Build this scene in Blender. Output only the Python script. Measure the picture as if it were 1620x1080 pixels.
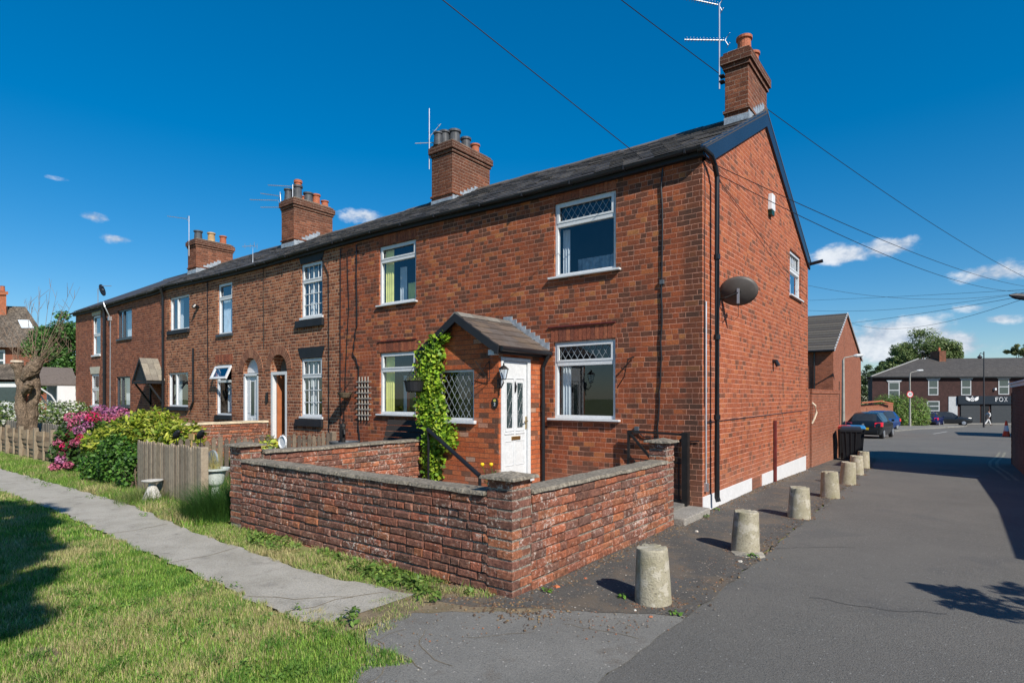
import bpy, bmesh, math, random
import numpy as np
from mathutils import Vector, Matrix
random.seed(7); RNG = np.random.default_rng(11)
for o in list(bpy.data.objects): bpy.data.objects.remove(o)
SC = bpy.context.scene; COL = SC.collection
rad = math.radians

# ---------------------------------------------------------------- camera
FPX, CX, HY = 924.0, 810.0, 627.0
CAM = (2.865, -8.178, 1.65)
YAW = rad(37.35)
FW = (-math.sin(YAW), math.cos(YAW)); RT = (math.cos(YAW), math.sin(YAW))
cd = bpy.data.cameras.new('camera'); cam = bpy.data.objects.new('camera', cd); COL.objects.link(cam)
cam.location = CAM; cam.rotation_euler = (rad(90), 0, YAW)
cd.sensor_width = 36; cd.lens = FPX/1620*36; cd.shift_y = 87/1620; cd.clip_start = .05; cd.clip_end = 2000
SC.camera = cam
def ray(px):
    t = (px-CX)/FPX; return (FW[0]+t*RT[0], FW[1]+t*RT[1])
def at(px, w):                      # ground position of an image column at depth w
    q = ray(px); return (CAM[0]+w*q[0], CAM[1]+w*q[1])
def zof(py, w): return CAM[2]+(HY-py)/FPX*w

# ---------------------------------------------------------------- light
SUN_EL, SUN_AZ = rad(38.5), rad(-23)      # azimuth of the sun, counted from +X
SC.view_settings.view_transform = 'Standard'; SC.view_settings.look = 'None'
SC.view_settings.gamma = 1; SC.view_settings.exposure = 0.45
SC.render.engine = 'CYCLES'
world = bpy.data.worlds.new("World"); SC.world = world; world.use_nodes = True
sd = bpy.data.lights.new('sun', 'SUN'); so = bpy.data.objects.new('sun', sd); COL.objects.link(so)
sd.energy = 4.6; sd.angle = rad(.53); sd.color = (1, .93, .82)
sv = Vector((math.cos(SUN_EL)*math.cos(SUN_AZ), math.cos(SUN_EL)*math.sin(SUN_AZ), math.sin(SUN_EL)))
so.rotation_euler = sv.to_track_quat('Z', 'Y').to_euler(); so.location = (20, -20, 30)

class NT:                            # small node-tree helper
    def __init__(s, nt): s.nt = nt; s.n = nt.nodes; s.l = nt.links
    def new(s, t, **k):
        x = s.n.new(t)
        for a, b in k.items(): setattr(x, a, b)
        return x
    def put(s, v, sock):
        if isinstance(v, bpy.types.NodeSocket): s.l.new(v, sock)
        elif isinstance(v, (tuple, list)) and len(v) == 3 and sock.type == 'RGBA': sock.default_value = (*v, 1)
        else: sock.default_value = v
    def m(s, op, a, b=0.0, c=0.0, clamp=False):
        x = s.new('ShaderNodeMath', operation=op, use_clamp=clamp)
        s.put(a, x.inputs[0]); s.put(b, x.inputs[1]); s.put(c, x.inputs[2]); return x.outputs[0]
    def mix(s, f, a, b, mode='MIX'):
        x = s.new('ShaderNodeMix', data_type='RGBA', blend_type=mode)
        s.put(f, x.inputs[0]); s.put(a, x.inputs[6]); s.put(b, x.inputs[7]); return x.outputs[2]
    def rng(s, v, a, b, c=0.0, d=1.0, smooth=True):
        x = s.new('ShaderNodeMapRange'); x.interpolation_type = 'SMOOTHSTEP' if smooth else 'LINEAR'
        s.put(v, x.inputs[0])
        for i, q in enumerate((a, b, c, d)): s.put(q, x.inputs[i+1])
        return x.outputs[0]
    def noise(s, vec, scale, det=3, rough=.55):
        x = s.new('ShaderNodeTexNoise'); s.put(vec, x.inputs['Vector']); x.inputs['Scale'].default_value = scale
        x.inputs['Detail'].default_value = det; x.inputs['Roughness'].default_value = rough; return x.outputs[0]
    def ramp(s, v, stops, interp='LINEAR'):
        x = s.new('ShaderNodeValToRGB'); x.color_ramp.interpolation = interp
        e = x.color_ramp.elements
        while len(e) < len(stops): e.new(.5)
        for i, (p, c) in enumerate(stops): e[i].position = p; e[i].color = (*c, 1)
        s.put(v, x.inputs[0]); return x.outputs[0]
    def scale(s, vec, xyz):
        x = s.new('ShaderNodeVectorMath', operation='MULTIPLY'); s.put(vec, x.inputs[0]); x.inputs[1].default_value = xyz; return x.outputs[0]

def sky():
    t = NT(world.node_tree); t.n.clear()
    st = t.new('ShaderNodeTexSky', sky_type='NISHITA', sun_disc=False, sun_elevation=SUN_EL, sun_rotation=rad(90)-SUN_AZ,
               altitude=100, air_density=1.0, dust_density=.2, ozone_density=5.5)
    hs = t.new('ShaderNodeHueSaturation'); hs.inputs['Saturation'].default_value = 1.6
    hs.inputs['Value'].default_value = 1.5
    gm = t.new('ShaderNodeGamma'); gm.inputs[1].default_value = .74; t.l.new(st.outputs[0], gm.inputs[0]); t.l.new(gm.outputs[0], hs.inputs['Color'])
    g = t.new('ShaderNodeTexCoord').outputs['Generated']
    dens = None
    # clouds: centre column/row in the view, half width, half height, strength
    for (px, py, hw, hh, s) in ((150, 343, 32, 12, .75), (186, 379, 34, 11, .8), (575, 343, 50, 15, .75), (88, 282, 40, 8, .3),
                                (1335, 403, 60, 22, .8), (1405, 392, 55, 22, .9), (1575, 432, 70, 24, .85),
                                (1425, 540, 110, 48, 1.1), (1500, 545, 70, 30, 1), (1560, 485, 60, 13, .6), (1585, 505, 40, 12, .75),
                                (1350, 598, 80, 14, .7), (1180, 560, 100, 30, 1), (60, 560, 90, 20, .5), (640, 380, 60, 10, .5),
                                (1760, 500, 90, 40, 1), (-180, 420, 90, 30, .9)):
        q = ray(px); u = (HY-py)/FPX; az = math.atan2(q[1], q[0]); hl = math.hypot(*q); el = math.atan2(u, hl)
        L = math.hypot(hl, u); sw, sh = hw/FPX/L, hh/FPX/L
        mp = t.new('ShaderNodeVectorRotate', rotation_type='Z_AXIS'); t.l.new(g, mp.inputs[0]); mp.inputs['Angle'].default_value = -az
        m2 = t.new('ShaderNodeVectorRotate', rotation_type='Y_AXIS'); t.l.new(mp.outputs[0], m2.inputs[0]); m2.inputs['Angle'].default_value = el
        sx = t.new('ShaderNodeSeparateXYZ'); t.l.new(m2.outputs[0], sx.inputs[0])
        a = t.m('DIVIDE', sx.outputs[1], sw); b = t.m('DIVIDE', sx.outputs[2], sh)
        r = t.m('SQRT', t.m('ADD', t.m('MULTIPLY', a, a), t.m('MULTIPLY', b, b)))
        d = t.m('MULTIPLY', t.rng(r, 1.55, 0, 0, 1), s)
        d = t.m('MULTIPLY', d, t.m('GREATER_THAN', sx.outputs[0], 0))
        dens = d if dens is None else t.m('MAXIMUM', dens, d)
    n1 = t.noise(t.scale(g, (1, 1, 1.7)), 17, 9, .6); n2 = t.noise(t.scale(g, (1, 1, 1.6)), 60, 4, .6)
    dd = t.m('ADD', dens, t.m('MULTIPLY', t.m('SUBTRACT', n1, .5), 1.7))
    mask = t.rng(t.m('MULTIPLY', dd, t.rng(dens, 0, .3)), .34, .82)
    shade = t.rng(t.m('ADD', n1, t.m('MULTIPLY', n2, .35)), .45, .85)
    cc = t.mix(shade, (3.2, 3.9, 5.0), (7.2, 7.5, 7.9))
    col = t.mix(t.m('MULTIPLY', mask, .92), hs.outputs[0], cc)
    bg = t.new('ShaderNodeBackground'); bg.inputs[1].default_value = .09; t.l.new(col, bg.inputs[0])
    t.l.new(bg.outputs[0], t.new('ShaderNodeOutputWorld').inputs[0])
sky()

# ---------------------------------------------------------------- materials
def lin(r, g, b):
    f = lambda c: (c/255/12.92 if c <= 10 else ((c/255+.055)/1.055)**2.4)
    return (f(r), f(g), f(b))
MAT = {}
def mat(name, col, rough=.7, metal=0, var=.12, nscale=6, bump=0, spec=.4, fine=None):
    if name in MAT: return MAT[name]
    m = bpy.data.materials.new(name); m.use_nodes = True; t = NT(m.node_tree)
    p = t.n['Principled BSDF']; p.inputs['Roughness'].default_value = rough; p.inputs['Metallic'].default_value = metal
    p.inputs['Specular IOR Level'].default_value = spec
    pos = t.new('ShaderNodeNewGeometry').outputs['Position']
    n = t.noise(pos, nscale, 5)
    c = t.mix(t.rng(n, .3, .7), tuple(x*(1-var) for x in col), tuple(min(1, x*(1+var)) for x in col))
    if fine:
        c = t.mix(t.rng(t.noise(pos, fine, 2), .35, .65), c, tuple(x*(1-var*1.6) for x in col))
    t.l.new(c, p.inputs['Base Color'])
    if bump:
        b = t.new('ShaderNodeBump'); b.inputs['Strength'].default_value = bump; b.inputs['Distance'].default_value = .02
        t.l.new(t.noise(pos, (fine or nscale*6), 3), b.inputs['Height']); t.l.new(b.outputs[0], p.inputs['Normal'])
    MAT[name] = m; return m

def brick(name, stops, mortar, h=.0775, w=.196, join=.0078, dirt=.35, white=.0, bumps=.6, seed=0.0, header=True, orange=None, split=0.0):
    """real brick pattern in metres, laid out along the wall and by height"""
    m = bpy.data.materials.new(name); m.use_nodes = True; t = NT(m.node_tree); p = t.n['Principled BSDF']
    g = t.new('ShaderNodeNewGeometry'); pos = g.outputs['Position']
    sp = t.new('ShaderNodeSeparateXYZ'); t.l.new(pos, sp.inputs[0])
    sn = t.new('ShaderNodeSeparateXYZ'); t.l.new(g.outputs['True Normal'], sn.inputs[0])
    side = t.m('GREATER_THAN', t.m('ABSOLUTE', sn.outputs[0]), .7)
    u = t.m('ADD', t.m('MULTIPLY', sp.outputs[0], t.m('SUBTRACT', 1, side)), t.m('MULTIPLY', sp.outputs[1], side))
    wob = t.m('MULTIPLY', t.m('SUBTRACT', t.noise(pos, 1.3, 2), .5), .03)
    v = t.m('ADD', t.m('ADD', sp.outputs[2], 20.0), wob)
    u = t.m('ADD', u, 80.0)
    rr = t.m('DIVIDE', v, h); row = t.m('FLOOR', rr); fv = t.m('SUBTRACT', rr, row)
    wn0 = t.new('ShaderNodeTexWhiteNoise', noise_dimensions='1D'); t.l.new(t.m('ADD', row, seed), wn0.inputs['W'])
    par = t.m('MODULO', row, 2)
    hd = t.m('LESS_THAN', t.m('MODULO', row, 5), .5) if header else 0.0
    ww = t.m('SUBTRACT', w, t.m('MULTIPLY', hd, w*.5))
    cc = t.m('ADD', t.m('DIVIDE', u, ww), t.m('ADD', t.m('MULTIPLY', par, .5), t.m('MULTIPLY', wn0.outputs[0], .28)))
    col = t.m('FLOOR', cc); fu = t.m('SUBTRACT', cc, col)
    if split:                            # some stretchers are really a pair of headers
        cs = t.new('ShaderNodeCombineXYZ'); t.put(col, cs.inputs[0]); t.put(row, cs.inputs[1]); t.put(seed+3.3, cs.inputs[2])
        ws = t.new('ShaderNodeTexWhiteNoise', noise_dimensions='3D'); t.l.new(cs.outputs[0], ws.inputs[0])
        k = t.m('MULTIPLY', t.m('LESS_THAN', ws.outputs[0], split), t.m('SUBTRACT', 1, hd))
        f2 = t.m('MULTIPLY', fu, 2); h2 = t.m('FLOOR', f2)
        fu = t.m('ADD', t.m('MULTIPLY', fu, t.m('SUBTRACT', 1, k)), t.m('MULTIPLY', t.m('SUBTRACT', f2, h2), k))
        col = t.m('ADD', col, t.m('MULTIPLY', t.m('MULTIPLY', h2, .5), k)); ww = t.m('MULTIPLY', ww, t.m('SUBTRACT', 1, t.m('MULTIPLY', k, .5)))
    cb = t.new('ShaderNodeCombineXYZ'); t.put(col, cb.inputs[0]); t.put(row, cb.inputs[1]); t.put(t.m('ADD', side, seed), cb.inputs[2])
    wn = t.new('ShaderNodeTexWhiteNoise', noise_dimensions='3D'); t.l.new(cb.outputs[0], wn.inputs[0])
    sw = t.new('ShaderNodeSeparateColor'); t.l.new(wn.outputs['Color'], sw.inputs[0])
    eu = t.m('MULTIPLY', t.m('MINIMUM', fu, t.m('SUBTRACT', 1, fu)), ww)
    ev = t.m('MULTIPLY', t.m('MINIMUM', fv, t.m('SUBTRACT', 1, fv)), h)
    e = t.m('MINIMUM', t.m('ADD', t.m('MULTIPLY', eu, 1.15), t.m('MULTIPLY', t.noise(pos, 11, 2), .0022)), ev)
    e = t.m('ADD', e, t.m('MULTIPLY', t.m('SUBTRACT', t.noise(pos, 38, 4, .7), .5), .011))
    mort = t.rng(e, join*.38, join*.72, 1, 0)
    bc = t.ramp(wn.outputs[0], stops, 'LINEAR')
    big = t.rng(t.noise(pos, .55, 4), .35, .68)
    bc = t.mix(t.m('MULTIPLY', big, dirt), bc, (.055, .022, .016))
    bc = t.mix(t.m('MULTIPLY', t.rng(t.noise(t.scale(pos, (3, 3, 6)), 1.6, 5, .7), .5, .72), .45 if name != 'brick_porch' else .1), bc, (.12, .045, .03))
    mott = t.noise(t.scale(pos, (1, 1, 1.6)), 22, 6, .8)
    bc = t.mix(t.rng(mott, .3, .72), t.mix(.5 if name != 'brick_porch' else .22, bc, (.09, .03, .02)), t.mix(.2, bc, (.66, .25, .1)))
    if name == 'brick_chimney': bc = t.mix(t.m('MULTIPLY', t.rng(t.m('ADD', sp.outputs[2], t.noise(pos, 3, 3)), 7.6, 8.3), .6), bc, (.045, .028, .022))
    if orange:
        bc = t.mix(t.m('MULTIPLY', t.rng(t.noise(pos, 1.1, 3), .55, .72), .6), bc, orange)
    bc = t.mix(t.rng(t.noise(pos, 70, 4, .75), .4, .7), bc, t.mix(.6, bc, (.04, .02, .016)))
    if name == 'brick_front':            # weather-blackened quoin at the house corner
        q = t.m('MULTIPLY', t.rng(t.m('ADD', sp.outputs[0], t.m('MULTIPLY', t.noise(pos, 6, 3), .16)), -.26, -.12), .62)
        bc = t.mix(q, bc, (.06, .035, .026))
    if white:
        bc = t.mix(t.m('MULTIPLY', t.rng(t.noise(pos, 9, 6, .75), .56, .7), white), bc, (.55, .5, .46))
    st = t.m('MULTIPLY', t.rng(t.noise(t.scale(pos, (2.6, 2.6, .3)), 1.0, 5, .65), .54, .74), .42)
    bc = t.mix(st, bc, (.07, .035, .026))
    foot = t.m('MULTIPLY', t.rng(t.m('ADD', sp.outputs[2], t.m('MULTIPLY', t.noise(pos, 2.2, 4), .9)), 1.25, .55), .3)
    bc = t.mix(foot, bc, (.36, .2, .14))
    mc = t.mix(t.rng(t.noise(pos, 3, 4), .35, .7), mortar, tuple(x*.55 for x in mortar))
    c = t.mix(mort, bc, mc)
    t.l.new(c, p.inputs['Base Color']); p.inputs['Roughness'].default_value = .88; p.inputs['Specular IOR Level'].default_value = .2
    b = t.new('ShaderNodeBump'); b.inputs['Strength'].default_value = bumps; b.inputs['Distance'].default_value = .02
    hgt = t.m('ADD', t.m('SUBTRACT', 1, t.m('MULTIPLY', mort, .75)), t.m('ADD', t.m('MULTIPLY', t.noise(pos, 60, 4, .7), .55), t.m('MULTIPLY', sw.outputs[0], .5)))
    t.l.new(hgt, b.inputs['Height']); t.l.new(b.outputs[0], p.inputs['Normal'])
    MAT[name] = m; return m

B1 = brick('brick_front', [(0, (.07, .042, .036)), (.2, (.12, .052, .04)), (.34, (.28, .07, .036)), (.72, (.45, .1, .04)), (.92, (.56, .15, .052)), (1, (.66, .27, .09))], (.6, .3, .21), seed=1, dirt=.25, split=.28)
B2 = brick('brick_brown', [(0, (.12, .045, .03)), (.35, (.19, .06, .036)), (.48, (.42, .135, .065)), (.8, (.46, .17, .085)), (1, (.54, .23, .12))], (.62, .42, .29), seed=5, dirt=.12, join=.012, split=.4)
B3 = brick('brick_left', [(0, (.15, .05, .036)), (.3, (.22, .07, .042)), (.6, (.33, .105, .06)), (1, (.42, .15, .08))], (.5, .33, .25), seed=9, dirt=.2, split=.4)
BG = brick('brick_gable', [(0, (.12, .06, .042)), (.12, (.22, .075, .045)), (.26, (.43, .102, .046)), (.8, (.52, .135, .056)), (1, (.6, .19, .08))], (.66, .32, .23), seed=3, dirt=.16, bumps=.5, split=.2)
BP = brick('brick_porch', [(0, (.1, .06, .045)), (.14, (.2, .08, .05)), (.2, (.46, .1, .035)), (.6, (.56, .13, .045)), (.92, (.62, .17, .06)), (1, (.5, .36, .28))], (.26, .13, .085), seed=13, dirt=.0, bumps=.8, header=False, white=.25)
BC = brick('brick_chimney', [(0, (.09, .03, .02)), (.4, (.2, .062, .034)), (.8, (.3, .1, .055)), (1, (.4, .15, .08))], (.38, .28, .22), seed=17, dirt=.75, header=False)
BM = brick('brick_modern', [(0, (.26, .085, .05)), (.5, (.36, .115, .066)), (1, (.44, .15, .085))], (.40, .24, .19), seed=21, dirt=.1, header=False)
BS = brick('brick_dark', [(0, (.11, .032, .025)), (.5, (.17, .048, .034)), (1, (.24, .08, .055))], (.18, .11, .09), seed=25, dirt=.2)  # dark red brick with dull mortar

def attr_mat(name, rough=.8, transl=0.0, bump=0, bscale=60, white=0.0, dark=0.0, spec=.3, metal=0, mott=0):
    """material that takes the piece's own colour from the mesh, with real wear on top"""
    m = bpy.data.materials.new(name); m.use_nodes = True; t = NT(m.node_tree); p = t.n['Principled BSDF']
    a = t.new('ShaderNodeAttribute', attribute_name='Col').outputs['Color']; pos = t.new('ShaderNodeNewGeometry').outputs['Position']
    c = a
    if mott: c = t.mix(t.rng(t.noise(pos, 24, 6, .75), .3, .72), t.mix(mott, c, (.08, .045, .04)), t.mix(mott*.4, c, (.6, .3, .18)))
    if dark: c = t.mix(t.m('MULTIPLY', t.rng(t.noise(pos, 14, 5, .7), .4, .7), dark), c, (.035, .022, .018))
    if white: c = t.mix(t.m('MULTIPLY', t.rng(t.m('ADD', t.noise(pos, 24, 7, .85), t.m('MULTIPLY', t.m('SUBTRACT', t.noise(pos, 1.7, 3), .5), .28)), .55, .64), white), c, (.56, .52, .48))
    t.l.new(c, p.inputs['Base Color']); p.inputs['Roughness'].default_value = rough; p.inputs['Specular IOR Level'].default_value = spec
    p.inputs['Metallic'].default_value = metal
    if bump:
        b = t.new('ShaderNodeBump'); b.inputs['Strength'].default_value = bump; b.inputs['Distance'].default_value = .015
        t.l.new(t.noise(pos, bscale, 5, .65), b.inputs['Height']); t.l.new(b.outputs[0], p.inputs['Normal'])
    if transl:
        tr = t.new('ShaderNodeBsdfTranslucent'); t.l.new(c, tr.inputs[0]); mx = t.new('ShaderNodeMixShader'); mx.inputs[0].default_value = transl
        t.l.new(p.outputs[0], mx.inputs[1]); t.l.new(tr.outputs[0], mx.inputs[2]); t.l.new(mx.outputs[0], t.n['Material Output'].inputs[0])
    MAT[name] = m; return m
LEAF = attr_mat('leaf', .5, .35, spec=.35)
GRASSM = attr_mat('grass_blade', .6, .3, spec=.25)
SLATE = attr_mat('slate', .62, bump=.5, bscale=40, dark=.35, spec=.4)
OLDBRICK = attr_mat('old_brick', .88, bump=1.0, bscale=48, white=.85, dark=.5, spec=.2, mott=.62)
MORT = mat('old_mortar', (.34, .3, .25), .95, var=.35, nscale=14, bump=1.0, fine=70)
WOODM = attr_mat('weathered_wood', .85, bump=.6, bscale=50, dark=.3)
BARK = mat('bark', (.2, .145, .1), .95, var=.4, nscale=9, bump=1.0, fine=35)
WHITE = mat('white_upvc', (.64, .66, .68), .38, var=.06, nscale=7, fine=30)
WPAINT = mat('white_paint', (.66, .67, .69), .55, var=.06, nscale=5, bump=.15, fine=40)
BLACK = mat('black_plastic', (.012, .013, .016), .32, var=.1)
BLACKW = mat('black_paint', (.012, .013, .017), .6, var=.2, nscale=3)
NAVY = mat('navy_fascia', (.016, .026, .045), .3, var=.1, nscale=1)
GREYF = mat('grey_frame', (.05, .055, .065), .4, var=.05)
LEAD = mat('lead', (.34, .38, .42), .5, .3, var=.25, nscale=12, bump=.3)
CONC = mat('concrete', (.34, .315, .265), .92, var=.22, nscale=7, bump=.6, fine=60)
COPING = mat('coping_stone', (.25, .22, .175), .92, var=.3, nscale=5, bump=.9, fine=35)
STEP = mat('step_stone', (.3, .28, .25), .9, var=.2, nscale=6, bump=.5, fine=50)
METAL = mat('galvanised', (.55, .57, .6), .4, .8, var=.1)
IRON = mat('wrought_iron', (.018, .016, .016), .55, .3, var=.3)
BRASS = mat('brass', (.5, .36, .14), .35, .9, var=.1)
POT = mat('terracotta', (.42, .13, .065), .8, var=.2, nscale=8, bump=.3, fine=40)
POTD = mat('dark_pot', (.06, .065, .075), .6, var=.3, nscale=8)
POTY = mat('buff_pot', (.4, .26, .13), .8, var=.25, nscale=8)
GREYPL = mat('grey_plastic', (.085, .095, .11), .45, var=.1)
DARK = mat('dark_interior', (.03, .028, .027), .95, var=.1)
CURT = mat('net_curtain', (.62, .65, .66), .9, var=.08)
CURTY = mat('cream_curtain', (.85, .8, .25), .9, var=.1)
REDC = mat('red_cloth', (.35, .02, .035), .8, var=.2)
RUST = mat('rust_red_paint', (.12, .022, .02), .6, var=.3)
TARM = None
def glass(name, tint=(.9, .95, 1), refl=1.9):
    m = bpy.data.materials.new(name); m.use_nodes = True; t = NT(m.node_tree); t.n.remove(t.n['Principled BSDF'])
    fr = t.new('ShaderNodeFresnel'); bf = t.new('ShaderNodeNewGeometry').outputs['Backfacing']
    t.l.new(t.m('SUBTRACT', 1.5, t.m('MULTIPLY', bf, 1.5-1/1.5)), fr.inputs[0])      # same reflection on both sides of the pane
    f = t.m('ADD', t.m('MULTIPLY', fr.outputs[0], refl), .008, clamp=True)
    tr = t.new('ShaderNodeBsdfTransparent'); tr.inputs[0].default_value = (*tint, 1)
    gl = t.new('ShaderNodeBsdfGlossy'); gl.inputs['Roughness'].default_value = .015; gl.inputs[0].default_value = (.9, .95, 1, 1)
    mx = t.new('ShaderNodeMixShader'); t.l.new(f, mx.inputs[0]); t.l.new(tr.outputs[0], mx.inputs[1]); t.l.new(gl.outputs[0], mx.inputs[2])
    t.l.new(mx.outputs[0], t.n['Material Output'].inputs[0]); MAT[name] = m; return m
GLASS = glass('window_glass'); CARGL = glass('car_glass', (.25, .28, .3), 1.8)

def ground_mat(name, c1, c2, c3, s1=3, s2=70, bump=.5, patches=None, speck=None, rough=.92):
    m = bpy.data.materials.new(name); m.use_nodes = True; t = NT(m.node_tree); p = t.n['Principled BSDF']
    pos = t.new('ShaderNodeNewGeometry').outputs['Position']
    c = t.mix(t.rng(t.noise(pos, s1, 6, .65), .35, .66), c1, c2)
    c = t.mix(t.m('MULTIPLY', t.rng(t.noise(pos, s2, 3, .7), .5, .66), .65), c, c3)
    if patches:
        for (sc, lo, hi, pc, k) in patches:
            c = t.mix(t.m('MULTIPLY', t.rng(t.noise(pos, sc, 6, .62), lo, hi), k), c, pc)
    if speck:
        v = t.new('ShaderNodeTexVoronoi'); v.inputs['Scale'].default_value = speck[0]; t.l.new(pos, v.inputs['Vector'])
        sc = t.new('ShaderNodeSeparateColor'); t.l.new(v.outputs['Color'], sc.inputs[0])
        k = t.m('MULTIPLY', t.m('LESS_THAN', v.outputs['Distance'], speck[2]), t.m('LESS_THAN', sc.outputs[0], speck[1]))
        c = t.mix(k, c, speck[3])
    t.l.new(c, p.inputs['Base Color']); p.inputs['Roughness'].default_value = rough; p.inputs['Specular IOR Level'].default_value = .25
    b = t.new('ShaderNodeBump'); b.inputs['Strength'].default_value = bump; b.inputs['Distance'].default_value = .012
    t.l.new(t.noise(pos, s2*1.3, 4, .7), b.inputs['Height']); t.l.new(b.outputs[0], p.inputs['Normal'])
    MAT[name] = m; return m
ASPH = ground_mat('asphalt_road', (.124, .12, .111), (.146, .14, .128), (.06, .06, .059), .8, 75, 1.0, [(.5, .45, .7, (.135, .128, .118), .5), (.9, .58, .64, (.1, .1, .098), .5), (120, .52, .6, (.19, .19, .185), .55), (1.7, .66, .72, (.075, .073, .07), .5), (.28, .5, .62, (.155, .15, .138), .45)], (45, .05, .24, (.28, .28, .27)))
PAVE = ground_mat('old_tarmac', (.215, .208, .19), (.168, .163, .15), (.1, .1, .097), 1.6, 70, 1.0, [(2.2, .57, .7, (.1, .075, .055), .55), (110, .5, .6, (.27, .265, .25), .6)], (40, .07, .24, (.4, .38, .35)))
STRIP = ground_mat('worn_tarmac', (.08, .078, .074), (.11, .105, .098), (.04, .038, .036), 1.6, 75, 1.0, [(1.8, .48, .62, (.15, .12, .09), .8), (6, .56, .68, (.2, .13, .085), .5), (100, .52, .6, (.17, .165, .155), .55)], (32, .16, .26, (.3, .25, .2)))
PATH = ground_mat('concrete_path', (.43, .4, .345), (.34, .315, .265), (.2, .19, .17), 2.2, 60, 1.0, [(3, .55, .68, (.2, .185, .16), .5), (9, .62, .72, (.14, .13, .11), .5), (90, .54, .62, (.44, .43, .4), .5)])
SOIL = ground_mat('soil_grass', (.15, .2, .05), (.26, .24, .11), (.1, .12, .045), 2.0, 60, .8)
DIRT = ground_mat('garden_dirt', (.25, .195, .13), (.17, .14, .085), (.08, .065, .045), 4, 60, .8)
FLAG = ground_mat('paving_flags', (.2, .19, .17), (.14, .13, .12), (.09, .08, .07), 3, 50, .6)

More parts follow.
